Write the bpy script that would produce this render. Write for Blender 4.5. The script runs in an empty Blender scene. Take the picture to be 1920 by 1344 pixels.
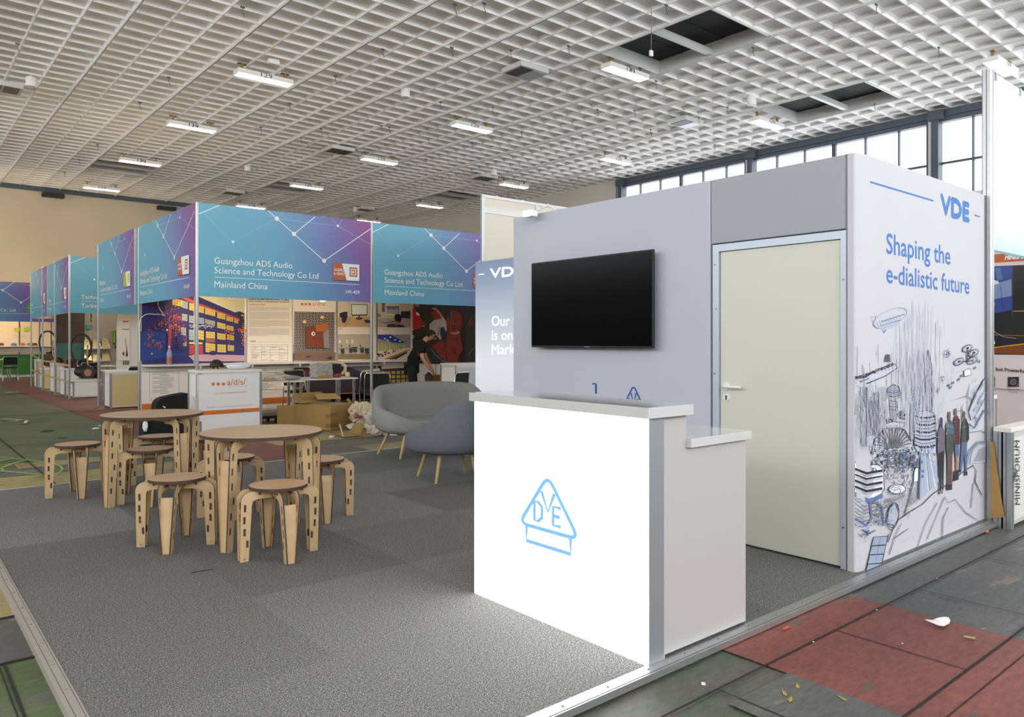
import bpy, bmesh, math, random
from mathutils import Vector, Matrix
R = math.radians
sc = bpy.context.scene
C = sc.collection
# ------------------------------------------------------------------ camera
CAMZ = 1.432
FPX = 1417.0
HORY = 638.0
YAW = R(40)
cam_data = bpy.data.cameras.new('camera')
cam_data.sensor_width = 36.0
cam_data.lens = FPX / 1920 * 36.0
cam_data.shift_y = -(672 - HORY) / 1920
cam_data.clip_end = 200
cam = bpy.data.objects.new('camera', cam_data)
cam.location = (0, 0, CAMZ)
cam.rotation_euler = (R(90), 0, -YAW)
C.objects.link(cam)
sc.camera = cam
# ------------------------------------------------------------------ view + world
sc.view_settings.view_transform = 'Standard'
sc.view_settings.look = 'None'
sc.view_settings.gamma = 1.0
sc.view_settings.use_curve_mapping = False
sc.view_settings.exposure = 0.0
try:
    sc.cycles.use_denoising = True
    sc.cycles.max_bounces = 10
    sc.cycles.diffuse_bounces = 6
    sc.cycles.glossy_bounces = 4
    sc.cycles.transparent_max_bounces = 16
    sc.cycles.sample_clamp_indirect = 6
except Exception:
    pass
w = bpy.data.worlds.new('overcast_sky'); sc.world = w; w.use_nodes = True
bg = w.node_tree.nodes['Background']
bg.inputs[0].default_value = (0.93, 0.96, 1.0, 1); bg.inputs[1].default_value = 4.0

def area(name, loc, rot, sx, sy, power, col=(1, 1, 1), portal=False):
    l = bpy.data.lights.new(name, 'AREA'); l.shape = 'RECTANGLE'; l.size = sx; l.size_y = sy
    l.energy = power; l.color = col
    if portal: l.cycles.is_portal = True
    o = bpy.data.objects.new(name, l); o.location = loc; o.rotation_euler = rot; C.objects.link(o); return o
# right windows pass daylight; two added unseen lamps, tilted up, brighten the ceiling
FILL_COL = (0.93, 0.965, 1.0)
area('daylight_right_windows', (21.9, 9.5, 5.2), (0, R(90), 0), 4.2, 20.0, 1, portal=True)
area('left_fill_lamp', (-12.4, 8.0, 5.9), (0, R(-140), 0), 2.9, 30.0, 1350, FILL_COL)
area('rear_fill_lamp', (5.0, -7.4, 5.3), (R(142), 0, 0), 32.0, 4.0, 1800, (.90, .95, 1))

def spot(name, loc, target, power, col=(1, .8, .55), size=70, blend=.6, rad=.04):
    l = bpy.data.lights.new(name, 'SPOT'); l.energy = power; l.color = col; l.spot_size = R(size); l.spot_blend = blend; l.shadow_soft_size = rad
    o = bpy.data.objects.new(name, l); o.location = loc
    d = Vector(target) - Vector(loc); o.rotation_euler = d.to_track_quat('-Z', 'Y').to_euler(); C.objects.link(o); return o
def point(name, loc, power, col=(1, .8, .55), rad=.1):
    l = bpy.data.lights.new(name, 'POINT'); l.energy = power; l.color = col; l.shadow_soft_size = rad
    o = bpy.data.objects.new(name, l); o.location = loc; C.objects.link(o); return o

# ------------------------------------------------------------------ pixel -> world on a given plane
cA, sA = math.cos(YAW), math.sin(YAW)
def at(px, py, x=None, y=None, z=None):
    a = (px - 960) / FPX; b = (HORY - py) / FPX
    r = Vector((sA + cA * a, cA - sA * a, b))
    t = x / r.x if x is not None else (y / r.y if y is not None else (z - CAMZ) / r.z)
    return Vector((r.x * t, r.y * t, CAMZ + r.z * t))
# ------------------------------------------------------------------ materials
def lin(c):
    return tuple(((v / 12.92) if v <= .04045 else ((v + .055) / 1.055) ** 2.4) for v in c)
def H(h):
    return lin(tuple(int(h[i:i + 2], 16) / 255 for i in (0, 2, 4)))
MATS = {}
def mat(name, col='808080', rough=.6, metal=0.0, emit=0.0, spec=.5, noise=0.0, nscale=20, bump=0.0, coat=0.0, bscale=None):
    if name in MATS: return MATS[name]
    m = bpy.data.materials.new(name); m.use_nodes = True
    nt = m.node_tree; b = nt.nodes['Principled BSDF']
    c = H(col) if isinstance(col, str) else col
    b.inputs['Base Color'].default_value = (*c, 1)
    b.inputs['Roughness'].default_value = rough; b.inputs['Metallic'].default_value = metal
    b.inputs['Specular IOR Level'].default_value = spec
    b.inputs['Coat Weight'].default_value = coat
    if emit:
        b.inputs['Emission Color'].default_value = (*c, 1); b.inputs['Emission Strength'].default_value = emit; b.inputs['Base Color'].default_value = (*[v * .25 for v in c], 1)
    if noise or bump:
        tc = nt.nodes.new('ShaderNodeTexCoord')
        n = nt.nodes.new('ShaderNodeTexNoise'); n.inputs['Scale'].default_value = nscale; n.inputs['Detail'].default_value = 5
        nt.links.new(tc.outputs['Object'], n.inputs['Vector'])
        if noise:
            r = nt.nodes.new('ShaderNodeValToRGB')
            r.color_ramp.elements[0].position = .3; r.color_ramp.elements[1].position = .7
            r.color_ramp.elements[0].color = (*[v * (1 - noise) for v in c], 1)
            r.color_ramp.elements[1].color = (*[min(1, v * (1 + noise)) for v in c], 1)
            nt.links.new(n.outputs['Fac'], r.inputs['Fac']); nt.links.new(r.outputs['Color'], b.inputs['Base Color'])
        if bump:
            bp = nt.nodes.new('ShaderNodeBump'); bp.inputs['Strength'].default_value = bump; bp.inputs['Distance'].default_value = .01
            n2 = n
            if bscale:
                n2 = nt.nodes.new('ShaderNodeTexNoise'); n2.inputs['Scale'].default_value = bscale; n2.inputs['Detail'].default_value = 4
                nt.links.new(tc.outputs['Object'], n2.inputs['Vector'])
            nt.links.new(n2.outputs['Fac'], bp.inputs['Height']); nt.links.new(bp.outputs['Normal'], b.inputs['Normal'])
    MATS[name] = m; return m
class NT:                                   # small node helper
    def __init__(s, name):
        s.m = bpy.data.materials.new(name); s.m.use_nodes = True; s.t = s.m.node_tree; s.b = s.t.nodes['Principled BSDF']; MATS[name] = s.m
    def n(s, kind, **k):
        x = s.t.nodes.new(kind)
        for a, v in k.items():
            if a in x.inputs.keys(): x.inputs[a].default_value = v
            else: setattr(x, a, v)
        return x
    def l(s, a, b): s.t.links.new(a, b)
    def ramp(s, fac, stops, interp='LINEAR'):
        r = s.n('ShaderNodeValToRGB'); e = r.color_ramp.elements; r.color_ramp.interpolation = interp
        while len(e) < len(stops): e.new(.5)
        for i, (p, c) in enumerate(stops):
            e[i].position = p; e[i].color = (*(H(c) if isinstance(c, str) else c), 1)
        s.l(fac, r.inputs['Fac']); return r.outputs['Color']
    def mix(s, f, a, b):
        x = s.n('ShaderNodeMix', data_type='RGBA')
        for v, i in ((f, 0), (a, 6), (b, 7)):
            if isinstance(v, (int, float)): x.inputs[i].default_value = v
            elif isinstance(v, str): x.inputs[i].default_value = (*H(v), 1)
            else: s.l(v, x.inputs[i])
        return x.outputs[2]
# ------------------------------------------------------------------ mesh builder
class MB:
    def __init__(s): s.v = []; s.f = []; s.m = []; s.mats = []; s.sm = []
    def mi(s, m):
        if m not in s.mats: s.mats.append(m)
        return s.mats.index(m)
    def add(s, vs, fs, m, smooth=False):
        o = len(s.v); s.v += [Vector(p) for p in vs]; i = s.mi(m)
        for f in fs: s.f.append(tuple(o + k for k in f)); s.m.append(i); s.sm.append(smooth)
        return s
    def poly(s, pts, m): return s.add(pts, [tuple(range(len(pts)))], m)
    def box(s, x0, y0, z0, x1, y1, z1, m, rz=0, c=None, mx=None):
        vs = [Vector((x, y, z)) for z in (z0, z1) for y in (y0, y1) for x in (x0, x1)]
        if rz:
            c = Vector(c) if c else Vector(((x0 + x1) / 2, (y0 + y1) / 2, 0))
            q = Matrix.Rotation(rz, 3, 'Z'); vs = [q @ (p - c) + c for p in vs]
        if mx: vs = [mx @ p for p in vs]
        return s.add(vs, [(0, 2, 3, 1), (4, 5, 7, 6), (0, 1, 5, 4), (2, 6, 7, 3), (0, 4, 6, 2), (1, 3, 7, 5)], m)
    def prism(s, pts, h0, h1, f, m, me=None, smooth=False):
        """pts 2D outline, f(a,b,h)->Vector; me = edge material"""
        n = len(pts)
        lo = [f(a, b, h0) for a, b in pts]; hi = [f(a, b, h1) for a, b in pts]
        s.add(lo, [tuple(range(n))[::-1]], m); s.add(hi, [tuple(range(n))], m)
        s.add(lo + hi, [(i, (i + 1) % n, n + (i + 1) % n, n + i) for i in range(n)], me or m, smooth)
        return s
    def tube(s, pts, r, m, seg=8, closed=False, caps=True, smooth=True):
        pts = [Vector(p) for p in pts]; n = len(pts)
        rs = r if isinstance(r, (list, tuple)) else [r] * n
        vs = []; up = None
        for i, p in enumerate(pts):
            if closed: t = (pts[(i + 1) % n] - pts[i - 1])
            else: t = pts[min(i + 1, n - 1)] - pts[max(i - 1, 0)]
            t.normalize()
            if up is None: up = Vector((0, 0, 1)) if abs(t.z) < .9 else Vector((1, 0, 0))
            a = t.cross(up)
            if a.length < 1e-4: up = Vector((1, 0, 0)); a = t.cross(up)
            a.normalize(); b = a.cross(t).normalized(); up = b
            for k in range(seg):
                an = 2 * math.pi * k / seg; vs.append(p + (a * math.cos(an) + b * math.sin(an)) * rs[i])
        fs = []
        for i in range(n if closed else n - 1):
            j = (i + 1) % n
            for k in range(seg): fs.append((i * seg + k, i * seg + (k + 1) % seg, j * seg + (k + 1) % seg, j * seg + k))
        s.add(vs, fs, m, smooth)
        if caps and not closed:
            s.add(vs[:seg], [tuple(range(seg))[::-1]], m); s.add(vs[-seg:], [tuple(range(seg))], m)
        return s
    def lathe(s, prof, m, c=(0, 0, 0), seg=24, smooth=True, caps=True):
        c = Vector(c); vs = []
        for r, z in prof:
            for k in range(seg):
                a = 2 * math.pi * k / seg; vs.append(c + Vector((r * math.cos(a), r * math.sin(a), z)))
        fs = [(i * seg + k, i * seg + (k + 1) % seg, (i + 1) * seg + (k + 1) % seg, (i + 1) * seg + k) for i in range(len(prof) - 1) for k in range(seg)]
        s.add(vs, fs, m, smooth)
        if caps:
            s.add(vs[:seg], [tuple(range(seg))[::-1]], m); s.add(vs[-seg:], [tuple(range(seg))], m)
        return s
    def blob(s, c, rad, m, amp=.25, fr=3.0, seed=0, sub=3, smooth=False, flat=None, cube=0):
        bm = bmesh.new(); bmesh.ops.create_icosphere(bm, subdivisions=sub, radius=1)
        from mathutils import noise
        vs = []
        for v in bm.verts:
            k = 1 + amp * noise.noise(v.co * fr + Vector((seed * 7.1, seed * 3.3, 0))) * 2
            u_ = v.co * (1 - cube + cube / max(abs(q_) for q_ in v.co)); p = Vector((u_.x * rad[0] * k, u_.y * rad[1] * k, u_.z * rad[2] * k)) + Vector(c)
            if flat is not None and p.z < flat: p.z = flat
            vs.append(p)
        bm.verts.index_update()
        fs = [tuple(v.index for v in f.verts) for f in bm.faces]; bm.free()
        return s.add(vs, fs, m, smooth)
    def build(s, name, parent=None, world=True, bevel=0, bseg=2, sub=0):
        off = Vector((0, 0, 0))
        if parent is not None and world:
            r = parent
            while r.parent: r = r.parent
            off = Vector(r.location)
        me = bpy.data.meshes.new(name)
        me.from_pydata([p - off for p in s.v], [], s.f)
        for m in s.mats: me.materials.append(m)
        for p, i, k in zip(me.polygons, s.m, s.sm): p.material_index = i; p.use_smooth = k
        me.update()
        o = bpy.data.objects.new(name, me); C.objects.link(o)
        if parent is not None: o.parent = parent
        if bevel:
            b = o.modifiers.new('bevel', 'BEVEL'); b.width = bevel; b.segments = bseg; b.limit_method = 'ANGLE'; b.angle_limit = R(40)
        if sub:
            b = o.modifiers.new('sub', 'SUBSURF'); b.levels = sub; b.render_levels = sub
        return o
def thing(name, label, cat, loc=(0, 0, 0), rz=0, group=None):
    o = bpy.data.objects.new(name, None); o.empty_display_size = .1; C.objects.link(o); o.location = loc; o.rotation_euler = (0, 0, rz)
    o['label'] = label; o['category'] = cat
    if group: o['group'] = group
    return o
def tag(o, label, cat, group=None, kind=None):
    o['label'] = label; o['category'] = cat
    if group: o['group'] = group
    if kind: o['kind'] = kind
    return o
def struct(o): o['kind'] = 'structure'; return o
def copy_tree(o, parent=None):
    c = o.copy(); C.objects.link(c); c.parent = parent
    for ch in list(o.children): copy_tree(ch, c)
    return c
# ------------------------------------------------------------------ text
TC = {}
def glyphs(s, bold=0.0, shear=0.0):
    bold = 0; k = (s, bold, shear)
    if k in TC: return TC[k]
    cu = bpy.data.curves.new('t', 'FONT'); cu.body = s; cu.size = 1; cu.offset = bold; cu.shear = shear; cu.resolution_u = 3; cu.fill_mode = 'FRONT'
    o = bpy.data.objects.new('t', cu); C.objects.link(o)
    dg = bpy.context.evaluated_depsgraph_get(); dg.update()
    me = bpy.data.meshes.new_from_object(o.evaluated_get(dg))
    vs = [(v.co.x, v.co.y) for v in me.vertices]; fs = [tuple(p.vertices) for p in me.polygons]
    bpy.data.objects.remove(o); bpy.data.curves.remove(cu); bpy.data.meshes.remove(me)
    x0 = min(v[0] for v in vs); x1 = max(v[0] for v in vs)
    TC[k] = ([((x - x0) / (x1 - x0), y / .69) for x, y in vs], fs, (x1 - x0) / .69)
    return TC[k]
class Canvas:
    """flat artwork printed on a real surface: f maps artwork coordinates to the surface, n points out of it"""
    def __init__(s, f, n, base=.0008, step=.00003): s.f = f; s.n = Vector(n); s.k = 0; s.base = base; s.step = step; s.mb = MB()
    def off(s):
        s.k += 1; return s.n * (s.base + s.step * s.k)
    def poly(s, pts, m):
        o = s.off(); s.mb.poly([s.f(*p) + o for p in pts], m); return s
    def rect(s, x0, y0, x1, y1, m): return s.poly([(x0, y0), (x1, y0), (x1, y1), (x0, y1)], m)
    def line(s, pts, wd, m, closed=False):
        o = s.off(); n = len(pts); L = []; Rr = []
        for i, p in enumerate(pts):
            a = pts[(i - 1) % n] if (closed or i) else p; b = pts[(i + 1) % n] if (closed or i < n - 1) else p
            dx, dy = b[0] - a[0], b[1] - a[1]; d = math.hypot(dx, dy) or 1
            ww = (wd[i] if isinstance(wd, (list, tuple)) else wd) / 2
            L.append((p[0] - dy / d * ww, p[1] + dx / d * ww)); Rr.append((p[0] + dy / d * ww, p[1] - dx / d * ww))
        vs = [s.f(*p) + o for p in L + Rr]
        s.mb.add(vs, [(i, (i + 1) % n, n + (i + 1) % n, n + i) for i in range(n if closed else n - 1)], m); return s
    def ell(s, cx, cy, rx, ry, m, seg=20, rot=0):
        return s.poly([(cx + rx * math.cos(a) * math.cos(rot) - ry * math.sin(a) * math.sin(rot), cy + rx * math.cos(a) * math.sin(rot) + ry * math.sin(a) * math.cos(rot)) for a in [2 * math.pi * i / seg for i in range(seg)]], m)
    def ring(s, cx, cy, rx, ry, wd, m, seg=24, rot=0, a0=0, a1=2 * math.pi):
        full = abs(a1 - a0 - 2 * math.pi) < 1e-6
        ps = [(cx + rx * math.cos(a) * math.cos(rot) - ry * math.sin(a) * math.sin(rot), cy + rx * math.cos(a) * math.sin(rot) + ry * math.sin(a) * math.cos(rot)) for a in [a0 + (a1 - a0) * i / seg for i in range(seg + (0 if full else 1))]]
        return s.line(ps, wd, m, full)
    def text(s, t, p0, p1, cap, m, bold=0.0, shear=0.0, down=True):
        vs, fs, w = glyphs(t, bold, shear); o = s.off()
        A = s.f(*p0); B = s.f(*p1); U = s.f(p0[0], p0[1] - cap) - A if down else s.f(p0[0], p0[1] + cap) - A
        W_ = (B - A).normalized() * U.length * bold * 1.1; V_ = U * bold * 1.1
        for i, (dx, dy) in enumerate(((0, 0), (1, 0), (-1, 0), (0, 1), (0, -1)) if bold > .006 else ((0, 0),)):
            q = o + s.n * (i * s.step * .5); s.mb.add([A + (B - A) * x + U * y + W_ * dx + V_ * dy + q for x, y in vs], fs, m)
        return s
    def build(s, name, parent): return s.mb.build(name, parent)
# ================================================================== MATERIALS
def worn(name, paint, under, amt=.5, sc_=3.0, rough=.55):
    k = NT(name); tc = k.n('ShaderNodeTexCoord')
    mp = k.n('ShaderNodeMapping'); mp.inputs['Scale'].default_value = (.6, 1.6, 1); k.l(tc.outputs['Object'], mp.inputs['Vector'])
    n = k.n('ShaderNodeTexNoise', Scale=sc_, Detail=9.0, Roughness=.62); k.l(mp.outputs[0], n.inputs['Vector'])
    n2 = k.n('ShaderNodeTexNoise', Scale=26.0, Detail=6.0, Roughness=.7); k.l(mp.outputs[0], n2.inputs['Vector'])
    f = k.ramp(n.outputs['Fac'], [(amt, (0, 0, 0)), (amt + .03, (1, 1, 1))])
    n3 = k.n('ShaderNodeTexNoise', Scale=.9, Detail=3.0); k.l(mp.outputs[0], n3.inputs['Vector'])
    p = H(paint); u = H(under)
    c1 = k.ramp(n2.outputs['Fac'], [(.3, tuple(v * .62 for v in p)), (.7, tuple(min(1, v * 1.3) for v in p))])
    c2 = k.ramp(n3.outputs['Fac'], [(.35, (.72, .72, .72)), (.65, (1.2, 1.17, 1.1))])
    mm = k.n('ShaderNodeMix', data_type='RGBA', blend_type='MULTIPLY'); mm.inputs[0].default_value = 1; k.l(c1, mm.inputs[6]); k.l(c2, mm.inputs[7])
    cu = k.ramp(n2.outputs['Fac'], [(.3, tuple(v * .65 for v in u)), (.7, tuple(v * 1.25 for v in u))])
    mq = k.n('ShaderNodeMapping'); mq.inputs['Scale'].default_value = (3, 26, 1); k.l(tc.outputs['Object'], mq.inputs['Vector'])
    ns = k.n('ShaderNodeTexNoise', Scale=2.2, Detail=8.0, Roughness=.75); k.l(mq.outputs[0], ns.inputs['Vector'])
    gs = k.ramp(ns.outputs['Fac'], [(.30, (.55, .53, .5)), (.45, (1, 1, 1)), (.66, (1, 1, 1)), (.72, (1.5, 1.45, 1.4))])
    vo = k.n('ShaderNodeTexVoronoi', Scale=34.0); k.l(tc.outputs['Object'], vo.inputs['Vector'])
    sp_ = k.ramp(vo.outputs['Distance'], [(.05, (1.7, 1.65, 1.6)), (.09, (1, 1, 1))])
    m5 = k.n('ShaderNodeMix', data_type='RGBA', blend_type='MULTIPLY'); m5.inputs[0].default_value = 1; k.l(k.mix(f, mm.outputs[2], cu), m5.inputs[6]); k.l(gs, m5.inputs[7])
    m6 = k.n('ShaderNodeMix', data_type='RGBA', blend_type='MULTIPLY'); m6.inputs[0].default_value = .35; k.l(m5.outputs[2], m6.inputs[6]); k.l(sp_, m6.inputs[7])
    k.l(m6.outputs[2], k.b.inputs['Base Color'])
    k.b.inputs['Roughness'].default_value = rough
    bp = k.n('ShaderNodeBump', Strength=.25, Distance=.01); k.l(n2.outputs['Fac'], bp.inputs['Height']); k.l(bp.outputs[0], k.b.inputs['Normal'])
    return k.m
M_fl_base = worn('floor_grey_boards', '6b6a66', '55534f', .55)
M_fl_dark = worn('floor_dark_boards', '5b5c5c', '7d7263', .60)
M_fl_red = worn('floor_red_paint', '7d453e', '5c534d', .64)
M_fl_green = worn('floor_green_paint', '5c6a4a', '6b6250', .53, 1.2)
M_fl_greendk = worn('floor_dark_green_paint', '4b5548', '5a5850', .52, 1.6)
M_fl_beige = worn('floor_beige_paint', 'a09567', '726b58', .60, 1.4)
M_fl_yell = worn('floor_worn_yellow_paint', '9c8a55', '595855', .47, 2.0)
M_seam = mat('floor_seam', '24211e', .9)

def carpet_mat():
    k = NT('carpet_grey'); tc = k.n('ShaderNodeTexCoord')
    n = k.n('ShaderNodeTexNoise', Scale=190.0, Detail=5.0, Roughness=.7); k.l(tc.outputs['Object'], n.inputs['Vector'])
    n2 = k.n('ShaderNodeTexNoise', Scale=70.0, Detail=5.0, Roughness=.75); k.l(tc.outputs['Object'], n2.inputs['Vector'])
    c = k.ramp(n.outputs['Fac'], [(.36, '2f2f2e'), (.5, '706f6e'), (.64, 'b9b9b8')])
    c2 = k.ramp(n2.outputs['Fac'], [(.34, (.62, .62, .62)), (.66, (1.32, 1.32, 1.32))])
    m1 = k.n('ShaderNodeMix', data_type='RGBA', blend_type='MULTIPLY'); m1.inputs[0].default_value = 1; k.l(c, m1.inputs[6]); k.l(c2, m1.inputs[7])
    # carpet tiles: each square metre laid with the pile another way
    sn = k.n('ShaderNodeVectorMath', operation='SNAP'); sn.inputs[1].default_value = (1.0, 1.0, 10); k.l(tc.outputs['Object'], sn.inputs[0])
    wn = k.n('ShaderNodeTexWhiteNoise'); k.l(sn.outputs[0], wn.inputs['Vector'])
    c3 = k.ramp(wn.outputs['Value'], [(0, (.74, .74, .74)), (1, (1.12, 1.12, 1.12))])
    m2 = k.n('ShaderNodeMix', data_type='RGBA', blend_type='MULTIPLY'); m2.inputs[0].default_value = 1; k.l(m1.outputs[2], m2.inputs[6]); k.l(c3, m2.inputs[7])
    k.l(m2.outputs[2], k.b.inputs['Base Color']); k.b.inputs['Roughness'].default_value = .95; k.b.inputs['Specular IOR Level'].default_value = .15
    bp = k.n('ShaderNodeBump', Strength=.5, Distance=.004); k.l(n.outputs['Fac'], bp.inputs['Height']); k.l(bp.outputs[0], k.b.inputs['Normal'])
    return k.m
M_carpet = carpet_mat()
M_alu = mat('brushed_aluminium', 'b4b5b6', .38, .85, noise=.05, nscale=40)
M_alu_dk = mat('aluminium_groove', '6f7172', .5, .7)
M_aluw = mat('white_aluminium', 'cfcfcd', .45, .2)
M_rail_l = mat('matt_floor_trim', 'a8a49c', .55, .3)
M_screw = mat('screw_steel', '8d8d8d', .35, .9)
M_ceil = mat('ceiling_white_paint', 'f0efee', .85, noise=.05, nscale=1.2)
M_wallp = mat('hall_wall_plaster', 'bdb09a', .9, noise=.06, nscale=.5)
M_wallr = mat('hall_side_wall_plaster', 'cfc9be', .9, noise=.05, nscale=.5)
M_steel = mat('window_steel', '4d565f', .5, .3)
M_black = mat('black_plastic', '131313', .5)
M_dark = mat('dark_void', '23262a', .8, noise=.2, nscale=3)
M_white = mat('white_laminate', 'e4e3e0', .35)
M_panelw = mat('white_booth_panel', 'e2dfd8', .6)
M_fab = mat('printed_fabric_grey', 'bbbdc9', .85, noise=.015, nscale=2)
M_fab2 = mat('printed_fabric_light', 'c6c5cb', .85, noise=.015, nscale=2)
M_blue = mat('print_blue', '3a72b4', .7)
M_bluedk = mat('print_dark_blue', '1d4496', .7)
M_doorw = mat('door_cream_white', 'cecec3', .45)
M_gloss = mat('glossy_white_counter', 'b8b6b6', .2, coat=.25)
M_gtop = mat('glossy_counter_top', 'c9c9c9', .1, coat=.6)
M_silver = mat('silver_lightbox_frame', 'a4a8ae', .42, .6)
M_ply = mat('birch_plywood', 'c2a67e', .55, noise=.07, nscale=9)
M_plytop = mat('birch_plywood_top', 'c3a07a', .38, noise=.05, nscale=6)
M_burn = mat('laser_burnt_edge', '46332a', .75, noise=.2, nscale=60)
M_chrome = mat('chrome', 'c9c9c9', .12, 1.0)
M_sofa = mat('grey_wool', '8b8a87', .95, noise=.13, nscale=110, bump=.3, spec=.15)
M_sofa2 = mat('dark_grey_wool', '686b70', .95, noise=.13, nscale=110, bump=.3, spec=.15)
M_oak = mat('oak_leg', 'b49a66', .5, noise=.08, nscale=8)
M_card = mat('cardboard', 'a5854f', .85, noise=.05, nscale=6)
M_carddk = mat('cardboard_inner', '8f7446', .9)
M_tape = mat('packing_tape', '8e6c38', .35)
M_skin = mat('skin', 'b98667', .6)
M_cloth = mat('black_cloth', '0f0f11', .9)
M_hair = mat('dark_hair', '17110e', .7)
M_tw = mat('print_white', 'eceef0', .7)
M_tw2 = mat('print_faint_line', '9fc3d8', .7)
M_or = mat('print_orange', 'cf6f1c', .7)
M_paper = mat('paper_white', 'e3e2e2', .8)
M_ink = mat('print_ink', '2c2c33', .8)
M_ink2 = mat('print_ink_grey', '777780', .8)
M_ink3 = mat('print_ink_light', 'aaaab4', .8)
M_inkb = mat('print_ink_blue', '5f78a8', .8)
M_inkb2 = mat('print_ink_pale_blue', '98a6bf', .8)
M_lamp = mat('lamp_diffuser', 'fff4dc', .5, emit=11.0)
M_bulb = mat('halogen_bulb', 'ffe9b0', .5, emit=60.0)
def plastic_film(name, col, a, rough=.15):
    k = NT(name); tr = k.n('ShaderNodeBsdfTransparent'); tr.inputs[0].default_value = (1, 1, 1, 1)
    k.b.inputs['Base Color'].default_value = (*H(col), 1); k.b.inputs['Roughness'].default_value = rough
    mx = k.n('ShaderNodeMixShader'); mx.inputs[0].default_value = a
    k.l(tr.outputs[0], mx.inputs[1]); k.l(k.b.outputs[0], mx.inputs[2]); k.l(mx.outputs[0], k.t.nodes['Material Output'].inputs[0]); return k.m
M_film = plastic_film('clear_plastic_film', 'e8e6e0', .42)
M_foam = plastic_film('foam_wrap', 'e0cfae', .85, .5)
M_glass = plastic_film('window_glass', 'f4f8ff', .06, .05)

# ================================================================== HALL
X_WIN, Y_BACK, Z_CEIL = 22.0, 35.8, 7.632
# floor with its painted zones
fb = MB(); fb.poly([(-14, -9, 0), (24, -9, 0), (24, 37, 0), (-14, 37, 0)], M_fl_base)
def zone(x0, y0, x1, y1, m, k=[0]):
    k[0] += 1; fb.poly([(x0, y0, .0008 * k[0]), (x1, y0, .0008 * k[0]), (x1, y1, .0008 * k[0]), (x0, y1, .0008 * k[0])], m)
zone(4.16, -6, 14, 2.6, M_fl_dark)
zone(-2, -6, 2.98, 2.2, M_fl_greendk)
zone(-6, 8.3, 2.98, 9.42, M_fl_beige)
zone(1.2, 9.95, 2.98, 10.38, M_fl_beige)
zone(-8, 10.38, 2.98, 29, M_fl_green)
zone(4.9, 8.3, 7.5, 9.2, M_fl_beige)
zone(4.16, 9.9, 7.5, 10.9, M_fl_beige)
zone(-3, 4.66, .56, 8.3, M_fl_beige)
zone(-3, 4.0, .56, 4.63, M_fl_yell)
zone(-3, .5, .56, 3.97, worn('floor_left_green_paint', '5b6d46', '66645c', .60, 1.4))
zone(2.98, -6, 4.16, 32, M_fl_red)
zone(2.55, .2, 2.98, 1.72, M_fl_dark)
zone(4.2, 11.9, 9.6, 15.0, mat('booth_floor_tan', '8f7a5f', .7, noise=.08))
zone(3.6, 21, 8, 27, mat('booth_floor_tan', '8f7a5f'))
z = .012
def seam(x0, y0, x1, y1, wd=.007):
    dx, dy = x1 - x0, y1 - y0; d = math.hypot(dx, dy); nx, ny = -dy / d * wd / 2, dx / d * wd / 2
    fb.poly([(x0 - nx, y0 - ny, z), (x1 - nx, y1 - ny, z), (x1 + nx, y1 + ny, z), (x0 + nx, y0 + ny, z)], M_seam)
for y in (1.82, 1.235, 1.13, .62, .05, -.55): seam(1.0, y, 12, y, .012 if y in (1.82, 1.235) else .006)
for k, x in enumerate((2.62, 3.6, 4.55, 5.55, 6.5, 7.5)):
    seam(x, 1.235, x, 1.82); seam(x + .4, .62, x + .4, 1.13); seam(x - .3, .05, x - .3, .62)
for y in (4.64, 3.985, 2.8, 5.9): seam(-3, y, .55, y, .022)
seam(.425, 1.0, .425, 3.98, .012); seam(.405, 1.0, .405, 3.98, .006)
seam(1.35, 8.36, 1.35, 22, .014)
for y in (12.2, 14.6, 17.0, 19.5, 22.0, 25): seam(-6, y, 2.98, y, .01)
for x in (-.9, -3.1): seam(x, 8.4, x, 28, .012)
rng = random.Random(4)
yel = mat('stray_yellow_paint', 'a8963a', .7)
for px, py in ((1470, 1298), (1482, 1310), (1578, 1308), (1495, 1285)):
    p = at(px, py, z=.012); a = rng.random() * 3
    fb.poly([p + Vector((math.cos(a) * u_ - math.sin(a) * v_, math.sin(a) * u_ + math.cos(a) * v_, 0)) for u_, v_ in ((-.03, -.004), (-.01, -.010), (.016, -.003), (.03, .004), (.008, .004), (-.014, .007))], yel)
struct(fb.build('floor'))

# ceiling of moulded coffers between rails
RX = [5.73 + 2.045 * k for k in range(-7, 9)]
CX = 2.045 / 3; CY = .475; Y0C = 8.40 - CY * 26
HATCH = [(11.86, 13.90, 8.40, 11.25), (17.99, 20.04, 8.40, 11.25), (5.73, 7.775, 28.825, 30.725), (11.86, 13.90, 28.35, 30.25), (17.99, 20.04, 25.5, 27.4)]
cb = MB(); cv = []; cf = []; D = .075
def incell(x, y):
    for a, b, c, d in HATCH:
        if a - .01 < x < b + .01 and c - .01 < y < d + .01: return True
    return False
x_edges = [RX[0] + CX * i for i in range(int((22.1 - RX[0]) / CX) + 1)]
ny = int((Y_BACK - Y0C) / CY) + 1
for i in range(len(x_edges)):
    xa = x_edges[i]; xb = min(xa + CX, X_WIN)
    if xb - xa < .1: continue
    for j in range(ny):
        ya = Y0C + CY * j; yb = min(ya + CY, Y_BACK)
        if yb - ya < .05 or incell((xa + xb) / 2, (ya + yb) / 2): continue
        o = len(cv); q = Z_CEIL
        for (ix, iy, iz) in ((0, 0, 0), (.010, .011, 0), (.022, .034, .045), (.034, .085, D)):
            cv += [(xa + ix, ya + iy, q + iz), (xb - ix, ya + iy, q + iz), (xb - ix, yb - iy, q + iz), (xa + ix, yb - iy, q + iz)]
        for r in range(3):
            for k in range(4):
                cf.append((o + r * 4 + (k + 1) % 4, o + r * 4 + k, o + (r + 1) * 4 + k, o + (r + 1) * 4 + (k + 1) % 4))
        cf.append((o + 15, o + 14, o + 13, o + 12))
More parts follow.
